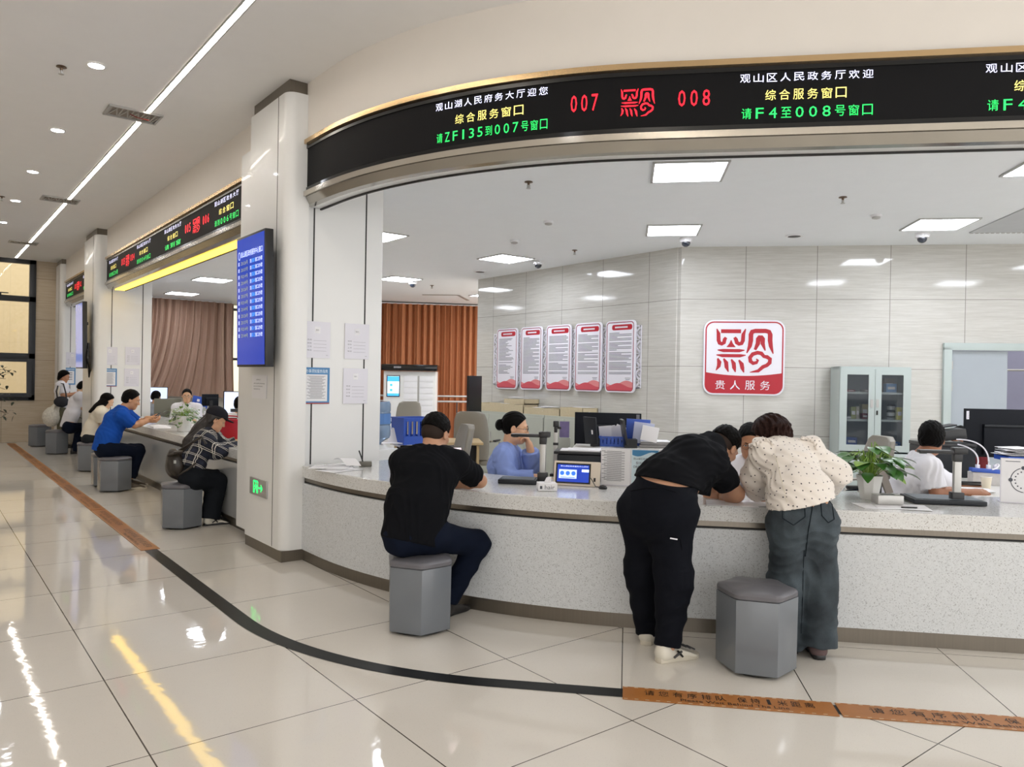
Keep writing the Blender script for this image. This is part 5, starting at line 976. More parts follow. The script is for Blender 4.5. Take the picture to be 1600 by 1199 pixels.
LD = thing('back_desk', 'long second-row desk with monitors in the left opening', 'desk', (4.45, 13.2, 0)); build('desk_top', MB().box((4.45, 13.2, .72), (.6, 3.4, .03)), M_DESK, LD, world=True)
for y in (11.6, 14.8): build('side_panel', MB().box((4.45, y, .355), (.56, .03, .70)), M_WHITE, LD, world=True)
_p = on_x(380, 650, 4.4); _p[2] = .736; t = monitor(_p, facecam(_p, .1), .64, .38, 'monitor with a pale blue spreadsheet before the dark-haired clerk', back=False, screen=M_SCRL, zb=.12)
_p = on_d(240, 645, 16.3); _p[2] = .736; desk_at(_p, 'desk under the pale monitor next to the second partition', .9, .5); monitor(_p, facecam(_p, -.1), .55, .33, 'pale screen beside the second partition behind the divider', back=False, screen=M_SCRL, zb=.16)
_p = on_x(328, 650, 4.35); _p[2] = .736; t = monitor(_p, facecam(_p, .3), .3, .22, 'small black screen seen from behind, right of the clerk with glasses', zb=.19)
_p = on_x(309, 630, 4.5); _p[2] = .736; t = thing('binder', 'blue lever-arch binder leaning behind the clerk with glasses', 'binder', _p); M = facecam(_p) @ Matrix.Rotation(-.2, 4, 'Z'); build('cover', MB().box((0, .22, 0), (.3, .22, .07), M), M_BLUE, t, world=True, bevel=.004); build('label', MB().box((-.04, .25, .036), (.05, .05, .001), M), M_PAPER, t, world=True)
build('box_under', MB().box((0, .06, 0), (.3, .12, .2), facecam(_p)), M_FILE, t, world=True)
_p = np.array((2.95, 9.15, .776)); 
_p = on_d(378, 683, 8.6); _p[2] = .776; sign_stand(_p, facecam(_p, 1.05), .21, .25, 'upright green-backed acrylic sign right of the red basket', 'phone')
_p = np.array((3.12, 10.55, .776)); sign_stand(_p, facecam(_p, .4), .12, .24, 'narrow white acrylic stand behind the trailing plant', 'list')
_p = np.array((3.2, 9.6, .776)); M = facecam(_p, .2); t = thing('document_camera', 'black document camera behind the plant of the left counter', 'document camera', _p, 0, 'document cameras'); build('base', MB().box((0, .015, 0), (.3, .03, .25), M), M_GRAY, t, world=True); build('post', MB().box((.02, .15, 0), (.05, .28, .05), M), M_TVB, t, world=True); build('arm', MB().box((.06, .29, .02), (.3, .04, .06), M), M_TVB, t, world=True)
# tree leaning in at the left edge
t = thing('indoor_tree', 'dark leafy indoor tree at the left edge before the end window', 'tree', (.35, 13.0, 0)); r = random.Random(2); build('planter', MB().lathe([(.2, 0), (.26, .4), (.24, .4), (.23, .36)], 24), M_WHITE, t, smooth=True); build('trunk', MB().tube([(0, 0, .3), (.03, .02, .7), (.0, .0, 1.3), (.05, 0, 1.6)], [.03, .025, .02, .01], 8), mat('bark', '#4a3b2e', .8), t, smooth=True)
M_DLEAF = mat('dark green leaf', '#26331f', .45, var=.3); 
for k in range(9):
    a = r.uniform(-.5, .3) if k < 5 else r.uniform(0, 2*PI); z0 = (.95, 1.0, 1.22, 1.28, 1.35, .95, 1.4, 1.15, 1.5)[k]; e = Vector((math.cos(a)*.72, math.sin(a)*.6, z0+.12-.22*(k % 3))); b0 = Vector((.0, 0, z0-.05)); o = build('branch', MB().tube([b0, (b0+e)/2+Vector((0, 0, .12)), e], [.008, .005, .003], 6), mat('bark', '#4a3b2e', .8), t); mb = MB()
    for j in range(26):
        u = r.uniform(.3, 1.05); q = b0.lerp(e, u)+Vector((r.uniform(-.07, .07), r.uniform(-.07, .07), .24*u*(1-u)+r.uniform(-.07, .07))); leaf(mb, q, (r.uniform(-1, 1), r.uniform(-1, 1), r.uniform(-.6, .3)), (0, 0, 1), .065, .022)
    build('foliage', mb, M_DLEAF, o)
# ------------------------------------------------------------------ people: distance fields meshed into continuous skins
def V3(*a): return np.array(a, float)
def unit(v): v = np.asarray(v, float); return v/max(1e-9, np.linalg.norm(v))
class Cap:                                   # tapered limb, optionally flattened; clip = (point, outward normal)
    def __init__(s, a, b, ra, rb, k=.03, flat=None, clip=None, op='u'): s.a, s.b, s.ra, s.rb, s.k, s.flat, s.clip, s.op = np.asarray(a, float), np.asarray(b, float), ra, rb, k, flat, clip, op
    def box(s): r = max(s.ra, s.rb)*(s.flat[1] if s.flat else 1); return np.minimum(s.a, s.b)-r, np.maximum(s.a, s.b)+r
    def grow(s, t, clip=None): return Cap(s.a, s.b, s.ra+t, s.rb+t, s.k, s.flat, clip if clip is not None else s.clip, s.op)
    def d(s, X):
        pa = X-s.a; ba = s.b-s.a; L2 = max(1e-9, ba@ba); t = np.clip((pa@ba)/L2, 0, 1); q = pa-t[..., None]*ba
        if s.flat:
            c = q@s.flat[0]; q = q-(c*(1-1/s.flat[1]))[..., None]*s.flat[0]
        d = np.sqrt((q*q).sum(-1))-(s.ra+(s.rb-s.ra)*t)
        if s.clip is not None: d = np.maximum(d, (X-s.clip[0])@s.clip[1])
        return d
class Ell:
    def __init__(s, c, r, R=None, k=.02, op='u', clip=None): s.c, s.r, s.R, s.k, s.op, s.clip = np.asarray(c, float), np.asarray(r, float), np.eye(3) if R is None else R, k, op, clip
    def box(s): m = s.r.max(); return s.c-m, s.c+m
    def grow(s, t, clip=None): return Ell(s.c, s.r+t, s.R, s.k, s.op, clip if clip is not None else s.clip)
    def d(s, X):
        q = (X-s.c)@s.R; k0 = np.sqrt(((q/s.r)**2).sum(-1)); k1 = np.sqrt(((q/s.r**2)**2).sum(-1)); d = k0*(k0-1)/np.maximum(k1, 1e-9)
        if s.clip is not None: d = np.maximum(d, (X-s.clip[0])@s.clip[1])
        return d
def field(prims, h, lo=None, hi=None, cuts=(), fn=None, pad=None):
    if lo is None:
        bs = [p.box() for p in prims if p.op == 'u']; lo = np.min([b[0] for b in bs], 0)-4*h; hi = np.max([b[1] for b in bs], 0)+4*h
    n = np.ceil((hi-lo)/h).astype(int)+1; ax = [lo[i]+h*np.arange(n[i]) for i in range(3)]; D = np.full(n, .25)
    for p in prims:
        b0, b1 = p.box(); m = p.k+3*h; i0 = np.maximum(0, np.floor((b0-m-lo)/h).astype(int)); i1 = np.minimum(n, np.ceil((b1+m-lo)/h).astype(int)+1)
        if (i1 <= i0).any(): continue
        X = np.stack(np.meshgrid(*[ax[i][i0[i]:i1[i]] for i in range(3)], indexing='ij'), -1); d = p.d(X); sl = tuple(slice(i0[i], i1[i]) for i in range(3)); o = D[sl]
        if p.op == 'u':
            w = np.maximum(p.k-np.abs(o-d), 0)/p.k; D[sl] = np.minimum(o, d)-w*w*p.k*.25
        else:
            e = -d; w = np.maximum(p.k-np.abs(o-e), 0)/p.k; D[sl] = np.maximum(o, e)+w*w*p.k*.25
    if fn is not None or cuts:
        m = np.abs(D) < .04
        X = np.stack(np.meshgrid(*ax, indexing='ij'), -1)
        if fn is not None: D[m] += fn(X[m])
        for c, nrm in cuts: D = np.maximum(D, (X-c)@np.asarray(nrm, float))
    return D, lo, h
def nets(D, lo, h):
    S = D < 0; n = np.array(D.shape); nc = n-1
    cs = sum(S[i:i+nc[0], j:j+nc[1], k:k+nc[2]].astype(np.int8) for i in (0, 1) for j in (0, 1) for k in (0, 1)); act = (cs > 0) & (cs < 8); I = np.argwhere(act)
    if not len(I): return np.zeros((0, 3)), np.zeros((0, 4), int)
    idx = np.full(nc, -1); idx[act] = np.arange(len(I)); P = np.zeros((len(I), 3)); C = np.zeros(len(I))
    cor = [np.array(c) for c in ((0, 0, 0), (1, 0, 0), (0, 1, 0), (1, 1, 0), (0, 0, 1), (1, 0, 1), (0, 1, 1), (1, 1, 1))]; dv = [D[tuple((I+c).T)] for c in cor]
    for a in range(8):
        for b in range(a+1, 8):
            df = cor[b]-cor[a]
            if np.abs(df).sum() != 1: continue
            m = (dv[a] < 0) != (dv[b] < 0); t = np.where(m, dv[a]/np.where(m, dv[a]-dv[b], 1), 0); P += np.where(m[:, None], cor[a]+t[:, None]*df, 0); C += m
    Vt = lo+h*(I+P/C[:, None]); F = []
    for x in range(3):
        y, z = (x+1) % 3, (x+2) % 3; s0 = [slice(None)]*3; s1 = [slice(None)]*3; s0[x] = slice(0, -1); s1[x] = slice(1, None); e = S[tuple(s0)] != S[tuple(s1)]
        E = np.argwhere(e); E = E[(E[:, y] > 0) & (E[:, z] > 0) & (E[:, y] < n[y]-1) & (E[:, z] < n[z]-1)]
        if not len(E): continue
        q = []
        for dy, dz in ((1, 1), (0, 1), (0, 0), (1, 0)): g = E.copy(); g[:, y] -= dy; g[:, z] -= dz; q.append(idx[tuple(g.T)])
        q = np.array(q).T; fl = S[tuple(E.T)]; q = np.where(fl[:, None], q, q[:, ::-1]); F.append(q)
    return Vt, np.concatenate(F)
def skin_obj(name, parts, mt, parent, faces_out=None, smooth_it=1):
    vs, fs, o = [], [], 0
    for v, f in parts: vs.append(v); fs.append(f+o); o += len(v)
    v = np.concatenate(vs); f = np.concatenate(fs); v = v-np.array(parent.location)
    for _ in range(smooth_it):               # one light relaxation
        acc = np.zeros_like(v); c = np.zeros(len(v))
        for a, b in ((0, 1), (1, 2), (2, 3), (3, 0)):
            np.add.at(acc, f[:, a], v[f[:, b]]); np.add.at(acc, f[:, b], v[f[:, a]]); np.add.at(c, f[:, a], 1); np.add.at(c, f[:, b], 1)
        v = np.where(c[:, None] > 0, v*.5+.5*acc/np.maximum(c, 1)[:, None], v)
    me = bpy.data.meshes.new(name); me.vertices.add(len(v)); me.vertices.foreach_set('co', v.ravel()); me.loops.add(f.size); me.loops.foreach_set('vertex_index', f.ravel().astype(np.int32))
    me.polygons.add(len(f)); me.polygons.foreach_set('loop_start', np.arange(0, f.size, 4, dtype=np.int32)); me.polygons.foreach_set('loop_total', np.full(len(f), 4, np.int32)); me.update(calc_edges=True)
    me.polygons.foreach_set('use_smooth', np.ones(len(f), bool)); me.materials.append(mt); me.validate()
    ob = bpy.data.objects.new(name, me); COL.objects.link(ob); ob.parent = parent; MW[ob.name] = Matrix.Translation(parent.location); return ob
def drop_in_box(v, f, lo, hi):               # remove faces whose centre lies in a finer region
    c = v[f].mean(1); return f[~((c > lo) & (c < hi)).all(1)]
def folds(amp, seed, fr=1.):
    r = np.random.RandomState(seed); A = r.normal(size=(5, 3)); A /= np.linalg.norm(A, axis=1)[:, None]
    def fn(X):
        a = np.sin(fr*34*(X@A[0])+2.2*np.sin(fr*13*(X@A[1]))+1.5*np.sin(fr*21*(X@A[2]))); b = np.sin(fr*58*(X@A[3])+2.*np.sin(fr*19*(X@A[4]))); return amp*(.7*np.abs(a)-.35+.35*b)
    return fn
def hand_prims(w, f, n, side, curl=.5, s=1., spread=.06):
    f = unit(f); n = unit(np.asarray(n)-f*(np.asarray(n)@f)); th = -side*np.cross(n, f); R = np.stack([th, f, n], 1); P = []
    P.append(Ell(w+f*.05*s, V3(.042, .056, .017)*s, R, .012)); P.append(Cap(w-f*.03*s, w+f*.03*s, .027*s, .028*s, .015, (th, 1.25)))
    for i, (bx, by, sc) in enumerate(((.031, .09, .95), (.0105, .095, 1.05), (-.0105, .091, 1.), (-.031, .08, .8))):
        b = w+f*by*s+th*bx*s; d = unit(f+th*spread*(1.5-i)); a = curl*(.75+.12*i); q = b-f*.02*s; r = .0088*s
        P.append(Cap(q, b, .011*s, r, .006))
        for j, (ln, rr) in enumerate(((.044, .0083), (.027, .0077), (.021, .0068))):
            ang = a*(1, 1.9, 2.5)[j]; dd = d*math.cos(ang)+n*math.sin(ang); e = b+dd*ln*sc*s; P.append(Cap(b, e, r, rr*s, .003)); b = e; r = rr*s
    b = w+f*.025*s+th*.028*s; d = unit(f*.75+th*.6+n*.35); m = b+d*.045*s; e = m+unit(f*.95+th*.1+n*(.3+.3*curl))*.032*s
    P += [Cap(w+f*.015*s+th*.012*s, b, .02*s, .015*s, .012), Cap(b, m, .0135*s, .011*s, .008), Cap(m, e, .0105*s, .0085*s, .004)]; return P
def head_prims(c, R, s=1., chin=1.):
    T = lambda x, y, z: c+R@(V3(x, y, z)*s); r = lambda *a: V3(*a)*s; P = [Ell(T(0, -.012, .035), r(.075, .096, .088), R, .02), Ell(T(0, .028, -.03), r(.062, .066, .085), R, .03), Ell(T(0, .02, -.075), r(.052, .052, .04), R, .03), Ell(T(0, .062, -.096), r(.028, .026, .022), R, .03),
      Ell(T(0, .083, .026), r(.05, .014, .011), R, .02), Ell(T(.04, .062, -.022), r(.022, .022, .018), R, .02), Ell(T(-.04, .062, -.022), r(.022, .022, .018), R, .02),
      Cap(T(0, .09, .012), T(0, .108, -.03), .007*s, .0115*s, .012), Ell(T(.011, .098, -.034), r(.008, .01, .007), R, .008), Ell(T(-.011, .098, -.034), r(.008, .01, .007), R, .008),
      Ell(T(.031, .092, .004), r(.017, .013, .010), R, .012, 's'), Ell(T(-.031, .092, .004), r(.017, .013, .010), R, .012, 's'),
      Ell(T(0, .089, -.058), r(.022, .010, .006), R, .006), Ell(T(0, .087, -.069), r(.018, .010, .0065), R, .006), Cap(T(.045, .083, .0135), T(.018, .0885, .0135), .0035*s, .004*s, .006), Cap(T(-.045, .083, .0135), T(-.018, .0885, .0135), .0035*s, .004*s, .006), Cap(T(.043, .081, -.006), T(.02, .086, -.007), .003*s, .003*s, .006), Cap(T(-.043, .081, -.006), T(-.02, .086, -.007), .003*s, .003*s, .006), Cap(T(-.02, .097, -.0635), T(.02, .097, -.0635), .0015*s, .0015*s, .004, op='s')]
    for sx in (1, -1):
        P.append(Ell(T(sx*.079, -.008, -.008), r(.010, .020, .032), R, .008)); P.append(Ell(T(sx*.086, -.004, -.004), r(.006, .010, .018), R, .006, 's'))
    return P
SKIN = {}
def skin_mat(c): 
    if c not in SKIN:
        m = mat('skin '+c, c, .5, var=.06, vscale=30, bump=.03, bscale=400); b = m.node_tree.nodes['Principled BSDF']; b.inputs['Subsurface Weight'].default_value = .08; b.inputs['Subsurface Radius'].default_value = (.02, .008, .004); SKIN[c] = m
    return SKIN[c]
M_HAIR = mat('black hair', '#0b0908', .5, var=.5, vscale=60, bump=.5, bscale=300, stretch=(1, .25, 1), spec=.07); M_HAIRB = mat('dark brown hair', '#2a1814', .5, spec=.12, var=.5, vscale=40, bump=.5, bscale=260); M_STUB = mat('clipped hair over scalp', '#2c211b', .7, spec=.2, var=.35, vscale=250)
M_EYE = mat('eye white', '#e8e4de', .15, var=.02); M_IRIS = mat('dark iris', '#1d120c', .1); M_SPEC = mat('thin metal spectacle rim', '#3a3a3c', .3, .8)
def head_frame(fwd, up): f = unit(fwd); u = unit(np.asarray(up)-f*(np.asarray(up)@f)); return np.stack([np.cross(f, u), f, u], 1)
def hair(parent, c, R, style, h, mt=None, s=1., pts=(), k=.02, extra=None, cut=True):
    T = lambda x, y, z: c+R@(V3(x, y, z)*s); r = lambda *a: V3(*a)*s; mt = mt or M_HAIR; vol = {'fade': .010, 'short': .012, 'bun': .008, 'long': .012, 'bob': .022, 'messy': .022}[style]
    P = [Ell(T(0, -.014, .038), r(.076+vol, .097+vol, .089+vol), R, .02)]; face = (T(0, .058, .066), R@unit(V3(0, .80, -.60))); nape = (T(0, -.06, -.062), R@unit(V3(0, -.15, -1))); side = None
    if style == 'fade': nape = (T(0, -.06, .012), R@unit(V3(0, -.25, -1)))
    if style in ('short', 'messy'): P.append(Ell(T(0, -.045, -.01), r(.072+vol, .062+vol, .07), R, .02))
    if style == 'bun':
        P.append(Ell(T(0, -.04, -.01), r(.074, .062, .06), R, .02)); P.append(Ell(T(0, -.128, .005), r(.046, .036, .046), R, .012))
    if style == 'bob':
        P += [Ell(T(sx*.062, -.02, -.05), r(.035, .06, .075), R, .03) for sx in (1, -1)]+[Ell(T(0, -.06, -.04), r(.085, .055, .085), R, .03)]; nape = (T(0, -.06, -.115), R@V3(0, 0, -1))
    if style == 'messy': P += [Ell(T(.02*math.sin(i*2.4), -.06+.03*math.cos(i*1.7), .09-.035*i), r(.075, .06, .04), R, .02) for i in range(4)]; nape = (T(0, -.06, -.085), R@unit(V3(0, -.1, -1)))
    if style == 'long': P.append(Ell(T(0, -.05, -.02), r(.085, .06, .09), R, .02)); nape = None
    A = np.linalg.inv(R)
    def fn(X):
        q = (X-c)@R/s; x, y, z = q[..., 0], q[..., 1], q[..., 2]
        if style in ('fade', 'short'): return .0030*np.sin(150*x+2*np.sin(60*y))*np.sin(140*y+3*np.sin(50*z))+.0015*np.sin(330*x+5*y)*np.sin(300*z)
        if style == 'messy': a = np.arctan2(x, y+.02); return .006*np.sin(14*a+40*z+3*np.sin(30*z))+.003*np.sin(31*a+70*z)
        if style == 'bob': a = np.arctan2(x, -y-.0); return .0025*np.sin(38*a+2*np.sin(15*z))
        return .0018*np.sin(230*x+3*np.sin(25*y)+2*np.sin(40*z))
    cuts = [face] if cut else []
    if nape is not None: cuts.append(nape)
    v, f = nets(*field(P, h, cuts=cuts, fn=fn)); parts = [(v, f)]
    if pts:
        PL = [Cap(pts[i][0], pts[i+1][0], pts[i][1], pts[i+1][1], .03, pts[i][2] if len(pts[i]) > 2 else None) for i in range(len(pts)-1)]; ax = unit(pts[-1][0]-pts[0][0]); s1 = unit(np.cross(ax, V3(.3, .2, 1)))
        s2 = np.cross(ax, s1); parts.append(nets(*field(PL, h, fn=lambda X: .003*np.sin(190*(X@s1)+9*(X@ax)+2*np.sin(30*(X@ax)))+.002*np.sin(160*(X@s2)+14*(X@ax)))))
    o = skin_obj('hair', parts, mt, parent)
    if style == 'fade':
        P2 = [Ell(T(0, -.013, .036), r(.0775, .0985, .0905), R, .02), Ell(T(0, -.045, -.01), r(.068, .062, .06), R, .02)]; v, f = nets(*field(P2, h, cuts=[face, (T(0, -.06, -.055), R@unit(V3(0, -.15, -1))), (T(0, 0, .03), R@V3(0, 0, 1))])); skin_obj('clipped_sides', [(v, f)], M_STUB, parent)
    return o
def eyes(parent, c, R, s=1.):
    for sx in (1, -1):
        p = c+R@(V3(sx*.031, .0742, .003)*s); mb = MB(); mb.lathe([(.0115*s*math.cos(a), .0115*s*math.sin(a)) for a in np.linspace(-PI/2+.01, PI/2-.01, 9)], 14, Matrix.Translation(Vector([float(q) for q in p]))); e = build('eye', mb, M_EYE, parent, world=True, smooth=True)
        fr = Matrix.Translation(Vector([float(q) for q in p])) @ Vector(R[:, 1]).to_track_quat('Z', 'Y').to_matrix().to_4x4(); build('iris', MB().lathe([(.0057*s, .0095*s), (.004*s, .0112*s), (.0005, .0117*s)], 14, fr), M_IRIS, e, world=True, smooth=True)
        b = MB().tube([c+R@(V3(sx*x, y, z)*s) for x, y, z in ((.014, .098, .026), (.03, .095, .031), (.048, .08, .025))], [.003*s, .0036*s, .002*s], 6); build('eyebrow', b, M_HAIR, parent, world=True)
def glasses(parent, c, R, s=1.):
    m = MB(); 
    for sx in (1, -1):
        m.tube([c+R@(V3(sx*.033+.023*math.cos(a), .106-.003*abs(math.cos(a)), .002+.018*math.sin(a))*s) for a in np.linspace(0, 2*PI, 18)], .0013*s, 5); m.tube([c+R@(V3(sx*x, y, z)*s) for x, y, z in ((.056, .103, .006), (.074, .06, .006), (.08, -.01, .006), (.078, -.03, -.008))], .0014*s, 5)
    m.tube([c+R@(V3(x, .108, .005)*s) for x in (-.011, 0, .011)], .0013*s, 5); build('glasses', m, M_SPEC, parent, world=True)
def shoe(parent, heel, toe, s=1., up=V3(0, 0, 1), upper=None, sole=None, lace=None):
    heel = np.asarray(heel, float); f = np.asarray(toe)-heel; L_ = np.linalg.norm(f); f = unit(f); lat = np.cross(f, up); t = heel
    P = [Cap(t+f*.04*s+up*.045*s, t+f*(L_-.05*s)+up*.032*s, .038*s, .034*s, .02, (lat, 1.1)), Cap(t+f*.045*s+up*.05*s, t+f*.05*s+up*.105*s, .04*s, .042*s, .03), Ell(t+f*(L_-.045*s)+up*.03*s, V3(.042, .05, .034)*s, np.stack([lat, f, up], 1), .02)]
    o = skin_obj('shoe', [nets(*field(P, .006, cuts=[(t+up*.012, -up), (t+up*.098*s+f*.05*s, unit(up*.9+f*.35))]))], upper, parent)
    sl = MB(); ring = [(x, w) for x, w in ((-.0, .012), (.01, .032), (.05, .037), (.11, .032), (.17, .04), (.22, .042), (.255, .032), (.27, .01))]; pl = [(x*L_/.27, w*s) for x, w in ring]+[(x*L_/.27, -w*s) for x, w in ring[::-1]]; M = frame(heel, f); sl.prism([(p[0], p[1]) for p in pl], .0, .026, M)
    build('sole', sl, sole or M_TVB, o, world=True, bevel=.005)
    if lace:
        m = MB()
        for k in range(3): c = heel+f*(L_*.52+.028*k)+up*(.075-.010*k); m.tube([c-lat*.04, c+up*.012, c+lat*.04+f*.025], .0045, 6)
        m.tube([heel+f*L_*.3-lat*.047*s+up*.03, heel+f*L_*.48-lat*.049*s+up*.06], .006, 6); m.tube([heel+f*L_*.5-lat*.049*s+up*.03, heel+f*L_*.38-lat*.047*s+up*.065], .006, 6); m.tube([heel+f*L_*.3+lat*.047*s+up*.03, heel+f*L_*.48+lat*.049*s+up*.06], .006, 6); m.tube([heel+f*L_*.5+lat*.049*s+up*.03, heel+f*L_*.38+lat*.047*s+up*.065], .006, 6); build('stripes', m, lace, o, world=True)
    return o
def person(label, J, fwd, face, up=(0, 0, 1), hs=.0045, hb=.007, skin='#c99a78', s=1., build_=None, shirt=None, trousers=None, hands=(), hairdo=None, shoes=None, glass=False, eye=True, group=None, seat=True, hb_hand=None, hat=None):
    """J: joints in the place (metres). shirt / trousers: dicts with mt, t (thickness), hem, sleeve..., amp."""
    B = dict(pel=.105, wst=.098, che=.112, shw=.058, ua=.047, el=.039, fa=.041, wr=.028, th=.078, kn=.055, ca=.052, an=.036, wide=1.35, nk=.052); B.update(build_ or {}); B = {k: (v if k == 'wide' else v*s) for k, v in B.items()}
    J = {k: np.asarray(v, float) for k, v in J.items()}; fwd = unit(fwd); lat = unit(np.cross(fwd, V3(0, 0, 1)))
    if 'hipL' not in J:
        p = J['pel']; J['hipL'], J['hipR'] = p-lat*.09*s-V3(0, 0, .03), p+lat*.09*s-V3(0, 0, .03)
    if 'knL' not in J:
        for sd, sg in (('L', -1), ('R', 1)):
            hp = J['hip'+sd]; k = hp+fwd*.40*s+lat*sg*.04; k[2] = min(hp[2], .52); J['kn'+sd] = k; a = k-fwd*.05; a[2] = .09; J['an'+sd] = a
    shax = unit(J['shR']-J['shL']); hpax = unit(J['hipR']-J['hipL']); wst = J.get('wst', (J['pel']*.55+J['che']*.45)); c = J['head']; R = head_frame(face, up)
    torso = [Cap(J['pel'], wst, B['pel'], B['wst'], .05, (hpax, B['wide'])), Cap(wst, J['che'], B['wst'], B['che'], .05, (shax, B['wide'])), Cap(J['che'], J['che']*.35+J['nk']*.65, B['che'], .075*s, .05, (shax, 1.35)), Cap(J['shL'], J['shR'], B['shw'], B['shw'], .05), Cap((J['shL']+J['nk'])/2, J['shL'], .05*s, B['shw'], .05), Cap((J['shR']+J['nk'])/2, J['shR'], .05*s, B['shw'], .05)]
    hips = [Cap(J['hipL'], J['hipR'], B['pel']*.98, B['pel']*.98, .05), Cap(J['pel'], wst, B['pel'], B['wst'], .05, (hpax, B['wide']))]
    arms = {}; legs = {}
    for sd in 'LR':
        arms[sd] = (Cap(J['sh'+sd], J['el'+sd], B['ua'], B['el'], .03), Cap(J['el'+sd], J['el'+sd]*.65+J['wr'+sd]*.35, B['el'], B['fa'], .02), Cap(J['el'+sd]*.65+J['wr'+sd]*.35, J['wr'+sd], B['fa'], B['wr'], .02))
        kn, an = J['kn'+sd], J['an'+sd]; cm = kn*.68+an*.32; legs[sd] = (Cap(J['hip'+sd], kn, B['th']*1.08, B['kn'], .04), Cap(kn, cm, B['kn'], B['ca'], .03), Cap(cm, an, B['ca'], B['an'], .03))
    neck = [Cap(c+R@V3(0, -.025, -.055)*s, J['nk'], B['nk'], B['nk']*1.1, .03)]
    base = J['pel'].copy(); base[2] = 0; root = thing('person', label, 'person', base, 0, group)
    body = torso+hips+[q for sd in 'LR' for q in arms[sd]+legs[sd]]+neck+head_prims(c, R, s); regs = []
    for w, f, n, sd, cu in hands:
        hp = hand_prims(np.asarray(w, float), f, n, 1 if sd == 'R' else -1, cu, s); regs.append((hp, [q for q in arms[sd]], np.asarray(w)+unit(f)*.08*s, .13*s))
    hp0 = head_prims(c, R, s)
    allp = body+[q for r_ in regs for q in r_[0]]
    v, f = nets(*field(allp, hb)); parts = []
    fine = [(c-.135*s, c+.135*s, hs)]+[(r_[2]-r_[3], r_[2]+r_[3], hb_hand or hs*.8) for r_ in regs]
    for lo, hi, hh in fine: f = drop_in_box(v, f, lo, hi)
    parts.append((v, f))
    for i, (lo, hi, hh) in enumerate(fine):
        v2, f2 = nets(*field(allp, hh, lo-hb*1.2, hi+hb*1.2))
        for lo3, hi3, _ in fine[:i]: f2 = drop_in_box(v2, f2, lo3, hi3)
        parts.append((v2, f2))
    skin_obj('body', parts, skin_mat(skin), root)
    if shirt:
        t = shirt.get('t', .014); ax = unit(J['pel']-J['che']); hem = shirt.get('hem', 1.12); pc = shirt.get('hemp', J['che']+(J['pel']-J['che'])*hem); hn = unit(shirt.get('hemn', ax)); ex = [q.grow(t) for q in torso]
        low = [Cap(wst, J['pel']+ax*max(0, hem-1)*.35+ax*.06, B['wst']+t+shirt.get('flare', .006), B['pel']+t+shirt.get('flare', .006), .05, (hpax, B['wide']))]; P = ex+low+shirt.get('extra', [])
        for sd in 'LR':
            a, b, w = J['sh'+sd], J['el'+sd], J['wr'+sd]; sl = shirt.get('sleeve', .6); tt = t+shirt.get('st', .012)
            if sl <= 1: e = a+(b-a)*sl; P.append(Cap(a, e+unit(b-a)*.05, B['ua']+tt*.8, B['ua']*.97+tt+shirt.get('sflare', 0), .03, None, (e, unit(b-a))))
            else:
                e = b+(w-b)*(sl-1); P += [Cap(a, b, B['ua']+tt, B['el']+tt+shirt.get('sflare', 0), .03), Cap(b, e+unit(w-b)*.04, B['el']+tt+shirt.get('sflare', 0), B['wr']+tt*.9+shirt.get('cuff', 0), .02, None, (e, unit(w-b)))]
        nk = unit(c-J['nk']); P.append(Cap(J['nk']-nk*.03, J['nk']+nk*.05, B['nk']+.024*s, B['nk']+.012*s, .03, None, (J['nk']+nk*shirt.get('neck', .0), nk)))
        fz = folds(shirt.get('amp', .004), shirt.get('seed', 1), shirt.get('fr', 1.)); hcut = (pc, hn)
        D, lo, hh = field(P, hb*.9, fn=fz); ax_ = [lo[i]+hh*np.arange(D.shape[i]) for i in range(3)]; X = np.stack(np.meshgrid(*ax_, indexing='ij'), -1); near = np.linalg.norm(np.cross(X-J['che'], ax), axis=-1) < .34*s
        inarm = np.zeros(D.shape, bool)
        for sd in 'LR':
            e0, e1 = J['sh'+sd], (J['el'+sd] if shirt.get('sleeve', .6) <= 1 else J['wr'+sd]); el = J['el'+sd]
            for a, b in ((e0, el), (el, e1)):
                if np.linalg.norm(b-a) < .01: continue
                tt = np.clip(((X-a)@(b-a))/((b-a)@(b-a)), 0, 1); inarm |= np.linalg.norm(X-a-tt[..., None]*(b-a), axis=-1) < .085*s
        D = np.where(inarm, D, np.maximum(D, (X-hcut[0])@hcut[1])); sh_o = skin_obj(shirt.get('name', 'shirt'), [nets(D, lo, hh)], shirt['mt'], root)
        if shirt.get('collar'):
            m = []; 
            PC = [Cap(J['nk']-nk*.02, J['nk']+nk*.05, B['nk']+.030*s, B['nk']+.02*s, .01, None, (J['nk']+nk*.035, unit(nk*.9-R[:, 1]*.15)))]; skin_obj('collar', [nets(*field(PC, hb*.7, cuts=[(J['nk']-nk*.012, -nk)]))], shirt['mt'], sh_o)
    if trousers:
        t = trousers.get('t', .014); ax = unit(wst-J['pel']); wp = trousers.get('wp', J['pel']+ax*trousers.get('rise', .08)); P = [q.grow(t) for q in hips]+trousers.get('extra', [])
        for sd in 'LR':
            kn, an, hp = J['kn'+sd], J['an'+sd], J['hip'+sd]; en = an+(an-kn)*trousers.get('drop', .02); dr = unit(an-kn); P += [Cap(hp, kn, B['th']*1.08+t, B['kn']+t+trousers.get('kw', .01), .04), Cap(kn, en+dr*.06, B['kn']+t+trousers.get('kw', .01), trousers.get('hemr', .062), .03, None, (en, dr))]
        trunk = field(P, hb*.9, fn=folds(trousers.get('amp', .004), trousers.get('seed', 2), trousers.get('fr', .8))); D, lo, hh = trunk; ax_ = [lo[i]+hh*np.arange(D.shape[i]) for i in range(3)]; X = np.stack(np.meshgrid(*ax_, indexing='ij'), -1)
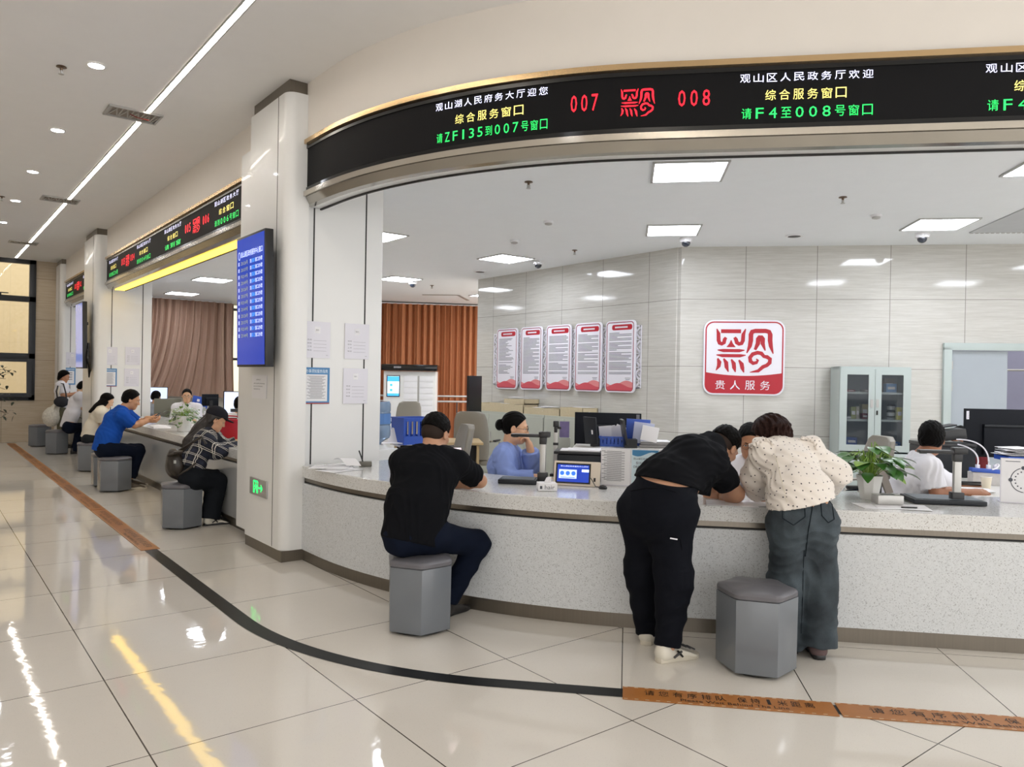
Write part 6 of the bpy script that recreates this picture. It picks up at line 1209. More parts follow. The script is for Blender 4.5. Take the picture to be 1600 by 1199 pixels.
        near = (np.linalg.norm(X-J['pel'], axis=-1) < .36*s) & (np.abs((X-wp)@V3(0, 0, 1)) < .3); D = np.where(near, np.maximum(D, (X-wp)@unit(trousers.get('wn', ax))), D); skin_obj(trousers.get('name', 'trousers'), [nets(D, lo, hh)], trousers['mt'], root)
    if hairdo: hair(root, c, R, s=s, h=hs, **hairdo)
    if eye: eyes(root, c, R, s)
    if glass: glasses(root, c, R, s)
    if shoes:
        for sd in 'LR':
            an = J['an'+sd]; td = unit(shoes.get('dir'+sd, fwd)); td = unit(V3(td[0], td[1], 0)); hz = shoes.get('z', 0.); heel = V3(an[0], an[1], hz)-td*.07*s; shoe(root, heel, heel+td*.27*s, s, upper=shoes['mt'], sole=shoes.get('sole'), lace=shoes.get('lace'))
    return root, R
J_ = lambda **k: {n: (on_d(*v) if len(v) == 3 and v[0] > 20 else V3(*v)) for n, v in k.items()}      # (pixel x, pixel y, depth) read off the photograph
cam = lambda r, f, u: CR*r+_F*f+V3(0, 0, u)                   # direction: right, away, up as seen from the hall entrance
def cloth(n, c, **k): return mat(n, c, k.pop('rough', .9), spec=k.pop('spec', .12), var=k.pop('var', .1), vscale=k.pop('vscale', 9), bump=k.pop('bump', .12), bscale=k.pop('bscale', 240), **k)
C_BLK = cloth('black jersey', '#0e0f13'); C_NAVY = cloth('dark navy trousers', '#0f1626'); C_JOG = cloth('black jogger cloth', '#0f1118'); C_SHOE = mat('off-white trainer leather', '#d8d3c6', .5, bump=.05); C_SOLE = mat('cream rubber sole', '#cfc8b8', .6)
C_BLUE = cloth('light blue office shirt', '#8497cf', rough=.7); C_WHT = cloth('white cotton shirt', '#dedde2', rough=.7, var=.03); C_POLO = cloth('royal blue polo', '#1d4fa8'); C_CREAM = cloth('cream tee', '#ddd5c4', var=.04); C_DKSH = mat('dark shoe', '#2d2b2b', .5)
# 1 seated man in black on the near stool
jj = J_(pel=(648, 826, 4.56), wst=(654, 782, 4.57), che=(668, 738, 4.64), nk=(676, 705, 4.70), head=(681, 678, 4.76), shL=(630, 722, 4.66), shR=(714, 724, 4.70), elL=(628, 768, 4.92), elR=(750, 752, 4.93), wrL=(676, 748, 5.08), wrR=(700, 757, 5.06), hipL=(630, 838, 4.52), hipR=(668, 836, 4.60), knR=(746, 850, 4.84), anR=(700, 936, 4.80), knL=(652, 842, 4.96), anL=(650, 915, 4.98))
hw = (jj['wrR'], cam(-.75, .35, .15), cam(-.1, .3, -.9), 'R', .5); hl = (jj['wrL'], cam(.75, .15, .75), cam(.1, -.6, .6), 'L', .6)
P1, _ = person('man in a plain black tee and dark trousers seated on the near stool, back turned', jj, cam(.42, .9, 0), cam(.40, .82, -.35), (0, 0, 1), .0042, .0065, skin='#bd8f72', build_=dict(pel=.112, wst=.112, che=.122, ua=.052, el=.043, fa=.043, th=.082, nk=.058, wide=1.4), shirt=dict(mt=C_BLK, t=.014, hem=1.25, sleeve=.72, st=.014, amp=.006, fr=1.6, seed=3, name='tee_shirt', extra=[]), trousers=dict(mt=C_NAVY, rise=.06, kw=.012, hemr=.068, amp=.007), hands=(hw, hl), hairdo=dict(style='fade'), shoes=dict(mt=C_DKSH, dirR=cam(.6, .8, 0), dirL=cam(.3, .95, 0), z=.004))
_h = on_d(715, 716, 5.08); t = thing('smartphone', 'phone held up by the seated man in black, its pale screen showing', 'phone', _h); M = facing(_h, CR*.9+_F*.4) @ Matrix.Rotation(-.5, 4, 'X'); build('casing', MB().rbox((0, 0, 0), (.075, .155, .008), .01, M), M_TVB, t, world=True); build('screen', MB().box((0, 0, .0046), (.069, .146, .001), M), mat('lit phone screen', '#e6d3d8', .2, emit=.7, var=.05), t, world=True)
# 2 bending man in black
_he, _to = on_z(1036, 1038), on_z(1086, 1030)
jj = J_(pel=(1029, 798, 4.22), wst=(1042, 758, 4.30), che=(1082, 722, 4.44), nk=(1114, 698, 4.55), head=(1131, 699, 4.63), shL=(1112, 700, 4.74), shR=(1112, 722, 4.40), elL=(1112, 776, 4.86), elR=(1150, 772, 4.60), wrL=(1134, 779, 4.76), wrR=(1142, 781, 4.80), hipL=(1010, 800, 4.30), hipR=(1044, 803, 4.16), knL=(1004, 893, 4.33), knR=(1053, 908, 4.12), anL=(1012, 990, 4.38), anR=(1043, 1010, 4.09))
jj['wrR'] = on_d(1132, 779, 4.74); jj['wrL'] = on_d(1122, 776, 4.82)
h1 = (jj['wrR'], cam(.2, .5, -.2), cam(-.6, .2, -.5), 'R', .7); h2 = (jj['wrL'], cam(.75, -.2, -.1), cam(.1, .2, -.9), 'L', .7)
P2, R2 = person('heavy man in black tee and joggers bending over the counter, waist showing', jj, cam(.5, .85, 0), cam(.55, .5, -.62), cam(.55, .35, .75), .0042, .0065, skin='#bd8f72', build_=dict(pel=.145, wst=.145, che=.145, shw=.07, ua=.06, el=.05, fa=.05, wr=.032, th=.092, kn=.062, ca=.06, an=.042, nk=.066, wide=1.12), shirt=dict(mt=C_BLK, t=.014, hemp=on_d(1018, 746, 4.12), hemn=cam(-.22, -.15, -.95), sleeve=.62, st=.014, amp=.007, fr=1.6, seed=5, name='tee_shirt', extra=[Cap(on_d(1070, 760, 4.42), on_d(1092, 770, 4.48), .085, .07, .06)]), trousers=dict(mt=C_JOG, t=.026, rise=.075, kw=.016, hemr=.062, amp=.009, drop=.0, wp=on_d(1022, 757, 4.1), wn=cam(.1, -.1, 1)), hands=(h1, h2), hairdo=dict(style='fade'), shoes=dict(mt=C_SHOE, sole=C_SOLE, lace=M_TVB, dirR=_to-_he, dirL=cam(.35, .95, 0)))
# 3 woman in polka dots
def dots_mat():
    m, nt, b = nodes('cream blouse with dark dots'); tc = N(nt, 'ShaderNodeTexCoord'); r0 = N(nt, 'ShaderNodeVectorRotate', rotation_type='Z_AXIS'); r0.inputs['Angle'].default_value = YAW; L(nt, tc.outputs['Object'], r0.inputs['Vector'])
    r1 = N(nt, 'ShaderNodeVectorRotate', rotation_type='Z_AXIS'); r1.inputs['Angle'].default_value = YAW; ge = N(nt, 'ShaderNodeNewGeometry'); L(nt, ge.outputs['Normal'], r1.inputs['Vector']); sn = N(nt, 'ShaderNodeSeparateXYZ'); L(nt, r1.outputs[0], sn.inputs[0]); sp = N(nt, 'ShaderNodeSeparateXYZ'); L(nt, r0.outputs[0], sp.inputs[0])
    ab = [math_n(nt, 'ABSOLUTE', sn.outputs[i]) for i in range(3)]; tot = None
    for i in range(3):                       # the print seen square-on from whichever way the cloth faces
        j, k = (i+1) % 3, (i+2) % 3; cb = N(nt, 'ShaderNodeCombineXYZ'); L(nt, sp.outputs[j], cb.inputs[0]); L(nt, sp.outputs[k], cb.inputs[1]); v = N(nt, 'ShaderNodeTexVoronoi', i_Scale=24., i_Randomness=.3); v.voronoi_dimensions = '2D'; L(nt, cb.outputs[0], v.inputs['Vector'])
        g = math_n(nt, 'MULTIPLY', math_n(nt, 'LESS_THAN', v.outputs['Distance'], .09), math_n(nt, 'MULTIPLY', math_n(nt, 'GREATER_THAN', ab[i], ab[j]), math_n(nt, 'GREATER_THAN', ab[i], ab[k]))); tot = g if tot is None else math_n(nt, 'MAXIMUM', tot, g)
    mx = N(nt, 'ShaderNodeMix', data_type='RGBA'); L(nt, tot, mx.inputs[0]); mx.inputs[6].default_value = lin('#e6ded5')+(1,); mx.inputs[7].default_value = lin('#3d3a3f')+(1,); L(nt, mx.outputs[2], b.inputs['Base Color']); b.inputs['Roughness'].default_value = .75; b.inputs['Alpha'].default_value = .96
    return m
def denim_mat():
    m, nt, b = nodes('washed dark denim'); tc = N(nt, 'ShaderNodeTexCoord'); n1 = N(nt, 'ShaderNodeTexNoise', i_Scale=5., i_Detail=4.); L(nt, tc.outputs['Object'], n1.inputs['Vector']); cr = N(nt, 'ShaderNodeValToRGB'); e = cr.color_ramp.elements; e[0].position = .35; e[1].position = .7; e[0].color = lin('#232b31')+(1,); e[1].color = lin('#4a555c')+(1,); L(nt, n1.outputs[0], cr.inputs[0])
    n2 = N(nt, 'ShaderNodeTexNoise', i_Scale=420., i_Detail=2.); L(nt, tc.outputs['Object'], n2.inputs['Vector']); mx = N(nt, 'ShaderNodeMix', data_type='RGBA', blend_type='OVERLAY'); mx.inputs[0].default_value = .5; L(nt, cr.outputs[0], mx.inputs[6]); L(nt, n2.outputs[0], mx.inputs[7]); L(nt, mx.outputs[2], b.inputs['Base Color']); b.inputs['Roughness'].default_value = .85
    bp = N(nt, 'ShaderNodeBump', i_Strength=.3, i_Distance=.004); L(nt, n2.outputs[0], bp.inputs['Height']); L(nt, bp.outputs[0], b.inputs['Normal']); return m
C_DOT, C_DEN = dots_mat(), denim_mat()
jj = J_(pel=(1253, 810, 4.26), wst=(1250, 768, 4.32), che=(1234, 732, 4.46), nk=(1216, 697, 4.58), head=(1206, 684, 4.66), shL=(1194, 712, 4.50), shR=(1264, 708, 4.62), elL=(1182, 745, 4.56), elR=(1306, 742, 4.66), wrL=(1192, 783, 4.72), wrR=(1280, 776, 4.86), hipL=(1234, 820, 4.24), hipR=(1274, 820, 4.26), knL=(1230, 912, 4.26), knR=(1278, 912, 4.24), anL=(1232, 1003, 4.28), anR=(1277, 1005, 4.20))
h1 = (jj['wrR'], cam(-.3, .9, -.1), cam(0, 0, -1), 'R', .4); h2 = (jj['wrL'], cam(.55, .6, -.1), cam(0, .1, -1), 'L', .6)
P3, R3 = person('woman in a cream polka-dot blouse and wide dark jeans leaning over the counter', jj, cam(-.3, .95, 0), cam(-.55, .55, -.55), cam(-.25, .3, .85), .0042, .0065, skin='#c2926f', s=.97, build_=dict(pel=.125, wst=.11, che=.118, th=.09, kn=.085, ca=.08, an=.04, ua=.046, wide=1.25), shirt=dict(mt=C_DOT, t=.017, hemp=on_d(1255, 790, 4.2), flare=.022, hemn=cam(.22, -.05, -1), sleeve=1.55, st=.020, sflare=.018, cuff=.03, amp=.008, fr=1.5, seed=8, name='blouse', neck=.02, extra=[Ell(on_d(1190, 692, 4.50), (.07, .05, .035), None, .03), Ell(on_d(1270, 690, 4.60), (.06, .05, .035), None, .03)]), trousers=dict(mt=C_DEN, wp=on_d(1255, 772, 4.2), t=.012, kw=.012, hemr=.105, amp=.008, fr=1.1, drop=.05, seed=4, wn=cam(0, .05, 1), name='jeans'), hands=(h1, h2), hairdo=dict(style='messy', mt=M_HAIRB), shoes=dict(mt=cloth('mauve suede shoe', '#6c5a5a'), dirR=cam(.12, .95, 0), dirL=cam(-.1, .95, 0)))
from mathutils.bvhtree import BVHTree
def on_cloth(ob, px, off=.002):              # points on a garment where the photograph shows a seam
    me = ob.data; o = Vector(ob.parent.location); bv = BVHTree.FromPolygons([v.co+o for v in me.vertices], [tuple(p.vertices) for p in me.polygons]); out = []
    for x, y in px:
        d = Vector([float(q) for q in ray(x, y)]).normalized(); h = bv.ray_cast(Vector((0, 0, CAMH)), d)
        if h[0] is not None: out.append(h[0]+h[1]*off)
    return out
def seam(ob, name, px, r, mt, n=5, off=.002):
    dense = [(a[0]+(b[0]-a[0])*u, a[1]+(b[1]-a[1])*u) for a, b in zip(px[:-1], px[1:]) for u in np.linspace(0, 1, n, endpoint=False)]+[px[-1]]; pts = on_cloth(ob, dense, off)
    if len(pts) > 2: build(name, MB().tube(pts, r, 6), mt, ob, world=True, smooth=True)
JG = [c_ for c_ in P2.children if c_.name.startswith('trousers')][0]; seam(JG, 'pocket_tag', [(1047, 841), (1058, 843)], .004, M_ACR); seam(JG, 'pocket_seam', [(1046, 836), (1062, 840), (1066, 860)], .002, C_BLK); seam(JG, 'waistband', [(986, 768), (1010, 763), (1035, 763), (1056, 770)], .0022, C_BLK)
JN = [c_ for c_ in P3.children if c_.name.startswith('jeans')][0]; BL = [c_ for c_ in P3.children if c_.name.startswith('blouse')][0]; C_STITCH = cloth('dark denim seam', '#20272d')
seam(JN, 'back_pocket', [(1223, 786), (1257, 784), (1258, 808), (1240, 821), (1223, 810), (1223, 786)], .0025, C_STITCH); seam(JN, 'back_pocket', [(1282, 783), (1299, 783), (1303, 812), (1294, 817), (1284, 806), (1282, 783)], .0025, C_STITCH)
seam(JN, 'centre_seam', [(1271, 778), (1268, 800), (1262, 835), (1258, 870)], .003, C_STITCH); seam(JN, 'waistband', [(1216, 783), (1240, 780), (1270, 779), (1300, 781)], .003, C_STITCH); seam(JN, 'inner_leg_shadow', [(1256, 860), (1254, 920), (1252, 990)], .002, C_STITCH)
seam(BL, 'back_seam', [(1212, 712), (1220, 745), (1230, 785)], .0022, C_CREAM)
for px in ([(1172, 700), (1180, 693), (1192, 688), (1204, 690), (1208, 698)], [(1252, 688), (1262, 686), (1272, 692), (1276, 704)]):
    dense = [(a[0]+(b[0]-a[0])*u, a[1]+(b[1]-a[1])*u) for a, b in zip(px[:-1], px[1:]) for u in np.linspace(0, 1, 7, endpoint=False)]; pts = on_cloth(BL, dense, .004)
    if len(pts) > 4: build('ruffle', MB().tube([p+Vector((0, 0, .008*math.sin(i*1.9))) for i, p in enumerate(pts)], [.010+.005*math.sin(i*2.3) for i in range(len(pts))], 7), C_DOT, BL, world=True, smooth=True)
# 4 clerk in blue
jj = J_(pel=(792, 800, 6.22), wst=(789, 765, 6.18), che=(789, 728, 6.14), nk=(795, 699, 6.12), head=(805, 669, 6.10), shL=(800, 712, 6.28), shR=(786, 712, 5.98), elL=(832, 733, 6.16), elR=(794, 751, 5.90), wrL=(828, 700, 6.08), wrR=(840, 747, 5.92))
h1 = (jj['wrR'], cam(.95, .1, -.05), cam(0, 0, -1), 'R', .35); h2 = (jj['wrL'], cam(-.25, -.1, .9), cam(-.8, -.1, .2), 'L', .9)
person('woman clerk in a light blue shirt, hair in a bun, glasses, hand at her mouth', jj, cam(.97, .2, 0), cam(.98, -.08, -.14), (0, 0, 1), .0042, .007, skin='#d3a483', s=1.0, build_=dict(wide=1.3, che=.115, wst=.105), shirt=dict(mt=C_BLUE, t=.016, hem=1.2, sleeve=1.86, st=.014, sflare=.008, cuff=.012, amp=.007, fr=1.8, seed=11, collar=True), trousers=dict(mt=C_NAVY), hands=(h1, h2), hairdo=dict(style='bun'), glass=True)
# 5 clerk with glasses between the two
jj = J_(pel=(1185, 805, 5.95), wst=(1180, 775, 5.85), che=(1176, 745, 5.75), nk=(1172, 718, 5.66), head=(1172, 690, 5.58), shL=(1205, 732, 5.68), shR=(1142, 732, 5.70), elL=(1210, 765, 5.50), elR=(1140, 768, 5.55), wrL=(1185, 772, 5.38), wrR=(1165, 774, 5.38))
person('man clerk in glasses and white shirt, face seen between the two leaning visitors', jj, cam(-.1, -1, 0), cam(-.25, -.85, -.35), (0, 0, 1), .0042, .008, skin='#a97757', shirt=dict(mt=C_WHT, sleeve=.7, hem=1.2, collar=True, amp=.004), trousers=dict(mt=C_NAVY), hands=((jj['wrL'], cam(-.5, -.6, 0), cam(0, 0, -1), 'L', .5), (jj['wrR'], cam(.5, -.6, 0), cam(0, 0, -1), 'R', .5)), hairdo=dict(style='short'), glass=True)
# 6 clerk at the right from behind
jj = J_(pel=(1418, 812, 5.72), wst=(1420, 780, 5.70), che=(1428, 746, 5.68), nk=(1440, 712, 5.66), head=(1456, 686, 5.62), shL=(1434, 728, 5.88), shR=(1452, 732, 5.46), elL=(1490, 762, 5.95), elR=(1462, 771, 5.42), wrL=(1530, 765, 5.9), wrR=(1522, 771, 5.46))
person('man clerk in a short-sleeved white shirt seen from behind at the right-hand desk', jj, cam(.8, .55, 0), cam(.62, .78, -.12), (0, 0, 1), .0042, .007, skin='#a26f52', build_=dict(wide=1.42, che=.125, wst=.12, pel=.125, ua=.052, fa=.043), shirt=dict(mt=C_WHT, t=.016, hem=1.25, sleeve=.82, st=.02, amp=.007, fr=1.8, seed=7, collar=True), trousers=dict(mt=C_NAVY), hands=((jj['wrR'], cam(.95, .1, .1), cam(0, .3, -.9), 'R', .7), (jj['wrL'], cam(.9, 0, 0), cam(0, 0, -1), 'L', .5)), hairdo=dict(style='short'), eye=False)
# 7 woman in plaid on the left stool
def plaid_mat():
    m, nt, b = nodes('navy and white plaid'); tc = N(nt, 'ShaderNodeTexCoord')
    def lines(v, w1, ofs=0.):
        d = N(nt, 'ShaderNodeVectorMath', operation='DOT_PRODUCT'); L(nt, tc.outputs['Object'], d.inputs[0]); d.inputs[1].default_value = tuple(v); return math_n(nt, 'MAXIMUM', line_mask(nt, d.outputs['Value'], ofs, .085, w1), line_mask(nt, d.outputs['Value'], ofs+.014, .085, w1*.8)), line_mask(nt, d.outputs['Value'], ofs+.045, .085, .03)
    a, a2 = lines((.45, .2, .87), .005); c, c2 = lines((.55, -.80, -.15), .005, .02); g = math_n(nt, 'MAXIMUM', a, c); g2 = math_n(nt, 'MULTIPLY', math_n(nt, 'ADD', a2, c2), .5)
    m1 = N(nt, 'ShaderNodeMix', data_type='RGBA'); L(nt, g2, m1.inputs[0]); m1.inputs[6].default_value = lin('#181b26')+(1,); m1.inputs[7].default_value = lin('#262c3e')+(1,); m2 = N(nt, 'ShaderNodeMix', data_type='RGBA'); L(nt, g, m2.inputs[0]); L(nt, m1.outputs[2], m2.inputs[6]); m2.inputs[7].default_value = lin('#d2cfc6')+(1,); L(nt, m2.outputs[2], b.inputs['Base Color']); b.inputs['Roughness'].default_value = .85; return m
jj = J_(pel=(297, 742, 7.52), wst=(303, 716, 7.54), che=(317, 694, 7.60), nk=(327, 673, 7.66), head=(337, 656, 7.70), shL=(332, 682, 7.82), shR=(318, 687, 7.50), elL=(352, 700, 8.0), elR=(338, 706, 7.60), wrL=(372, 692, 8.05), wrR=(372, 697, 7.86), hipL=(300, 746, 7.62), hipR=(302, 748, 7.44), knL=(340, 750, 7.92), knR=(338, 754, 7.66), anL=(331, 806, 7.82), anR=(329, 808, 7.58))
P7, R7 = person('woman in a dark cap and cropped plaid shirt writing at the left counter', jj, cam(.82, .57, 0), cam(.80, .42, -.42), (0, 0, 1), .006, .009, skin='#d5a483', s=.94, build_=dict(pel=.115, wst=.088, che=.10, wide=1.25, th=.085, kn=.08, ca=.075, an=.045, nk=.045), shirt=dict(mt=plaid_mat(), t=.018, hem=.78, flare=.02, sleeve=1.9, st=.016, sflare=.014, cuff=.008, amp=.007, fr=1.6, seed=9), trousers=dict(mt=cloth('black wide trousers', '#1a1d22'), rise=.2, kw=.014, hemr=.088, amp=.005, drop=.06), hands=((jj['wrR'], cam(.9, .3, -.1), cam(0, 0, -1), 'R', .8), (jj['wrL'], cam(.8, .2, 0), cam(0, 0, -1), 'L', .6)), hairdo=dict(style='long', mt=mat('dark espresso hair', '#1d1512', .4, var=.4, vscale=40), pts=[(on_d(330, 655, 7.70), .075), (on_d(316, 672, 7.64), .085), (on_d(300, 694, 7.54), .085), (on_d(290, 716, 7.48), .05)]), shoes=dict(mt=C_SHOE, lace=M_TVB, dirR=cam(.85, .5, 0), dirL=cam(.8, .6, 0)))
c = jj['head']; T = lambda x, y, z: c+R7@(V3(x, y, z)*.94); cp = [Ell(T(0, -.008, .062), V3(.094, .112, .082), R7, .02, clip=(T(0, 0, .048), R7@unit(V3(0, .12, -1)))), Cap(T(0, .08, .05), T(0, .135, .040), .052, .05, .02, (R7@V3(0, 0, 1), .16))]
PC = [Ell(T(0, -.01, .055), V3(.092, .112, .088), R7, .02, clip=(T(0, 0, .04), R7@unit(V3(0, .1, -1)))), Ell(T(0, .12, .045), V3(.07, .065, .010), R7, .012)]
skin_obj('cap', [nets(*field(PC, .005))], cloth('charcoal cap cloth', '#26262c'), P7)
# 8 man in blue polo
jj = J_(pel=(165, 699, 9.76), wst=(170, 680, 9.78), che=(182, 656, 9.84), nk=(193, 638, 9.88), head=(205, 625, 9.94), shL=(196, 646, 10.1), shR=(190, 650, 9.70), elL=(216, 662, 10.2), elR=(210, 665, 9.84), wrL=(232, 654, 10.2), wrR=(233, 657, 10.02), hipL=(166, 702, 9.9), hipR=(168, 704, 9.68), knL=(216, 703, 10.15), knR=(216, 706, 9.92), anL=(206, 744, 10.1), anR=(204, 746, 9.86))
person('man in a royal blue polo shirt seated at the left counter with a phone', jj, cam(.83, .55, 0), cam(.85, .4, -.3), (0, 0, 1), .007, .010, skin='#c99672', build_=dict(pel=.118, wst=.115, che=.122, wide=1.3, ua=.052, fa=.043), shirt=dict(mt=C_POLO, t=.016, hem=1.2, sleeve=.8, st=.016, amp=.006, fr=1.6, collar=True, seed=13, name='polo_shirt'), trousers=dict(mt=C_NAVY, kw=.012), hands=((jj['wrR'], cam(.9, .15, -.1), cam(-.1, .5, .7), 'R', 1.0), (jj['wrL'], cam(.9, -.1, -.1), cam(-.1, -.5, .7), 'L', 1.0)), hairdo=dict(style='short'), shoes=dict(mt=cloth('taupe shoe', '#6d655c'), sole=C_SOLE, dirR=cam(.85, .5, 0), dirL=cam(.85, .5, 0)))
_h = on_d(243, 651, 10.12); t = thing('smartphone', 'phone in the hands of the man in the blue polo', 'phone', _h); M = frame(_h, cam(.7, .1, .5), cam(-.6, -.1, .7)); build('casing', MB().box((0, 0, 0), (.15, .075, .009), M), M_TVB, t, world=True); build('screen', MB().box((0, 0, .005), (.14, .068, .001), M), mat('pale screen', '#c9ccd2', .2), t, world=True)
# 9 long-haired woman in cream
jj = J_(pel=(140, 684, 11.68), wst=(144, 668, 11.7), che=(153, 649, 11.74), nk=(160, 637, 11.78), head=(167, 627, 11.84), shL=(162, 644, 11.9), shR=(156, 645, 11.58), elL=(170, 662, 11.95), elR=(161, 664, 11.66), wrL=(182, 662, 12.1), wrR=(176, 664, 11.9), hipL=(140, 687, 11.8), hipR=(141, 688, 11.6), knL=(178, 690, 12.0), knR=(176, 692, 11.8), anL=(172, 722, 11.95), anR=(170, 724, 11.75))
person('long-haired woman in a cream tee seated behind the man in the blue polo', jj, cam(.82, .57, 0), cam(.82, .3, -.45), (0, 0, 1), .007, .010, skin='#dcb291', s=.93, build_=dict(wst=.09, che=.102), shirt=dict(mt=C_CREAM, sleeve=.7, st=.014, hem=1.05, amp=.005, name='tee_shirt'), trousers=dict(mt=cloth('dark skirt', '#22262a'), rise=.05), hands=(), hairdo=dict(style='long', pts=[(on_d(163, 628, 11.8), .07), (on_d(153, 636, 11.72), .06), (on_d(141, 643, 11.6), .025)]), shoes=dict(mt=C_DKSH))
# 10 bent person in white
jj = J_(pel=(107, 664, 14.02), wst=(112, 648, 14.03), che=(120, 628, 14.1), nk=(126, 616, 14.18), head=(130, 607, 14.28), shL=(127, 620, 14.3), shR=(123, 620, 13.95), elL=(134, 636, 14.4), elR=(129, 638, 14.1), wrL=(142, 636, 14.5), wrR=(140, 637, 14.3), hipL=(108, 667, 14.1), hipR=(109, 668, 13.9), knL=(127, 668, 14.3), knR=(125, 670, 14.1), anL=(119, 703, 14.2), anR=(117, 705, 14.02))
person('person in a white tee bent over the farthest counter', jj, cam(.82, .57, 0), cam(.7, .45, -.6), (0, 0, 1), .008, .011, skin='#caa07e', shirt=dict(mt=C_WHT, sleeve=.75, hem=1.15, amp=.005, name='tee_shirt'), trousers=dict(mt=C_NAVY), hairdo=dict(style='short'), shoes=dict(mt=C_DKSH, dirR=cam(.6, .6, 0), dirL=cam(.8, .5, 0)))
# 11 standing woman with bags
jj = J_(pel=(97, 640, 15.2), wst=(97, 630, 15.2), che=(96, 610, 15.2), nk=(97, 598, 15.2), head=(100, 589, 15.2), shL=(100, 602, 15.38), shR=(94, 602, 15.05), elL=(106, 618, 15.4), elR=(98, 619, 15.1), wrL=(120, 615, 15.4), wrR=(114, 616, 15.2), hipL=(98, 645, 15.3), hipR=(96, 645, 15.1), knL=(99, 670, 15.32), knR=(97, 671, 15.12), anL=(98, 694, 15.32), anR=(96, 695, 15.12))
P11, _ = person('standing woman with a black bob, olive trousers and shoulder bags', jj, cam(.9, .43, 0), cam(.9, .2, -.3), (0, 0, 1), .008, .011, skin='#b98564', s=.93, shirt=dict(mt=C_WHT, sleeve=.7, hem=1.0, st=.02, amp=.004, name='tee_shirt'), trousers=dict(mt=cloth('olive trousers', '#605d4c'), rise=.1, kw=.02, hemr=.09), hands=((jj['wrR'], cam(.9, .1, .1), cam(0, .7, -.5), 'R', .6), (jj['wrL'], cam(.9, .1, 0), cam(0, -.7, -.4), 'L', .6)), hairdo=dict(style='bob'), shoes=dict(mt=C_DKSH, dirR=cam(.9, .4, 0), dirL=cam(.9, .4, 0)))
t = thing('shoulder_bag', 'dark grey shoulder bag on the standing woman\'s arm', 'bag', on_d(96, 627, 14.95)); skin_obj('pouch', [nets(*field([Ell(on_d(96, 628, 14.93), V3(.14, .10, .11), head_frame(_F, V3(0, 0, 1)), .03)], .011, fn=folds(.006, 4)))], cloth('charcoal nylon', '#35353a'), t); build('strap', MB().tube([on_d(90, 624, 14.9), on_d(88, 611, 14.92), on_d(92, 599, 15.0), on_d(99, 600, 15.0), on_d(103, 615, 14.95), on_d(104, 624, 14.92)], .014, 6), M_TVB, t, world=True, smooth=True)
t = thing('tote_bag', 'bulging white patterned tote bag hanging behind the standing woman', 'bag', on_d(80, 650, 15.0)); skin_obj('sack', [nets(*field([Ell(on_d(80, 652, 14.98), V3(.16, .14, .19), head_frame(_F, V3(0, 0, 1)), .03), Cap(on_d(84, 642, 14.98), on_d(92, 628, 15.0), .10, .03, .05)], .011, fn=folds(.008, 6)))], mat('white cloth with dark print', '#cfcabd', .8, var=.45, vscale=34), t); build('strap', MB().tube([on_d(84, 640, 14.9), on_d(90, 622, 14.92), on_d(93, 600, 15.0)], .013, 6), M_CREAM if False else C_CREAM, t, world=True)
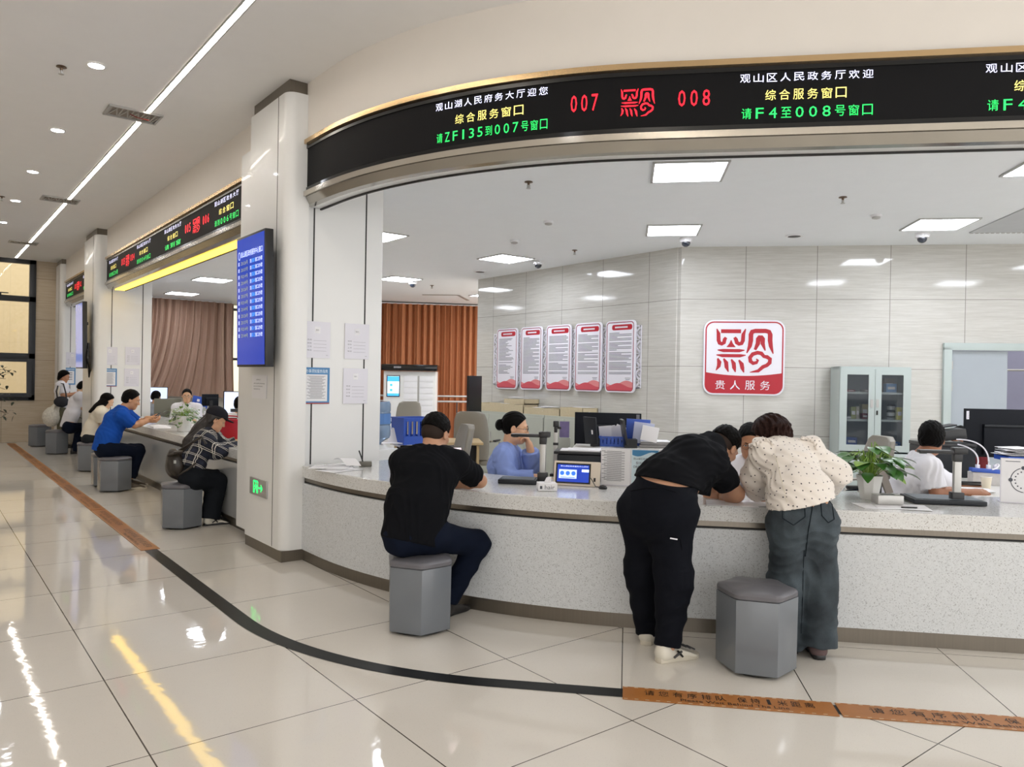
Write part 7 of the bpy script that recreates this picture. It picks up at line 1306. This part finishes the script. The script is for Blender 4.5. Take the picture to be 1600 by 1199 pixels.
# 12 - 16 clerks in the left opening and behind the right-hand monitor
def clerk(label, hx, hy, d, fw, fc, sty, mt, skin='#d3a786', glass=False, hair_pts=(), s=.96, eye=True, sh=0., **k):
    S = 1183/d; q = lambda dx, dy, dd=0.: on_d(hx+dx*S, hy+dy*S, d+dd); rt = np.cross(fw, V3(0, 0, 1)); h = on_d(hx, hy, d); nk = h-fw*.035-V3(0, 0, .145); ch = nk-V3(0, 0, .17); pl = nk-V3(0, 0, .5)-fw*.04
    J = dict(head=h, nk=nk, che=ch, pel=pl, wst=nk-V3(0, 0, .34), shR=nk+rt*.175-V3(0, 0, .06), shL=nk-rt*.175-V3(0, 0, .06)); 
    for sd, sg in (('R', 1), ('L', -1)): J['el'+sd] = J['sh'+sd]+rt*sg*.04+fw*.14-V3(0, 0, .24); J['wr'+sd] = J['el'+sd]+fw*.22-rt*sg*.08+V3(0, 0, .03)
    return person(label, J, fw, fc, (0, 0, 1), .006, .011, skin=skin, s=s, shirt=dict(mt=mt, sleeve=1.6, st=.014, hem=1.2, amp=.004, collar=True, t=.015), trousers=dict(mt=C_NAVY), hairdo=dict(style=sty, pts=hair_pts), glass=glass, eye=eye, **k)
clerk('woman clerk with glasses and pinned-up hair facing out over the left counter', 292, 619, 13.2, cam(.25, -.95, 0), cam(.35, -.85, -.1), 'bun', C_WHT, glass=True)
clerk('clerk with dark hair seen from behind before the pale blue monitor', 375, 633, 11.3, cam(.1, .98, 0), cam(-.15, .95, -.1), 'short', C_WHT, eye=False)
clerk('dark-haired clerk behind the olive divider next to the second partition', 244, 621, 15.0, cam(.2, .95, 0), cam(.1, .95, -.15), 'short', cloth('grey shirt', '#a9adb3'), eye=False)
clerk('person mostly hidden behind the right-hand monitor, dark hair showing', 1501, 686, 7.7, cam(-.3, -.9, 0), cam(-.3, -.85, -.25), 'short', cloth('dark red top', '#6a2a2e'), skin='#b07d60')
clerk('distant clerk at the edge of the near column in the left opening', 385, 616, 14.2, cam(-.4, .9, 0), cam(-.5, .8, -.1), 'short', cloth('dark top', '#2c2d33'), eye=False)
# backpack of the woman in plaid
BK = thing('backpack', 'dark brown leather backpack on the back of the woman in the cap', 'backpack', on_d(275, 725, 7.45)); Rb = head_frame(cam(.85, .5, .25), V3(0, 0, 1)); mk = mat('dark brown leather', '#2e2823', .4, var=.2, bump=.15, bscale=60)
skin_obj('pack', [nets(*field([Ell(on_d(276, 726, 7.46), V3(.13, .085, .165), Rb, .03), Ell(on_d(268, 734, 7.44), V3(.09, .05, .09), Rb, .03)], .007, fn=folds(.006, 12)))], mk, BK); build('straps', MB().tube([on_d(280, 705, 7.42), on_d(296, 694, 7.36), on_d(315, 683, 7.38), on_d(322, 694, 7.36)], .014, 6).tube([on_d(278, 744, 7.38), on_d(296, 732, 7.34), on_d(306, 724, 7.36)], .011, 6), mk, BK, world=True, smooth=True)
build('flap', MB().tube([on_d(264, 712, 7.36), on_d(274, 708, 7.33), on_d(286, 706, 7.34)], [.02, .035, .02], 8, flat=.6), mk, BK, world=True, smooth=True); build('buckle', MB().box(on_d(273, 722, 7.34), (.02, .02, .03)), M_ALU, BK, world=True)
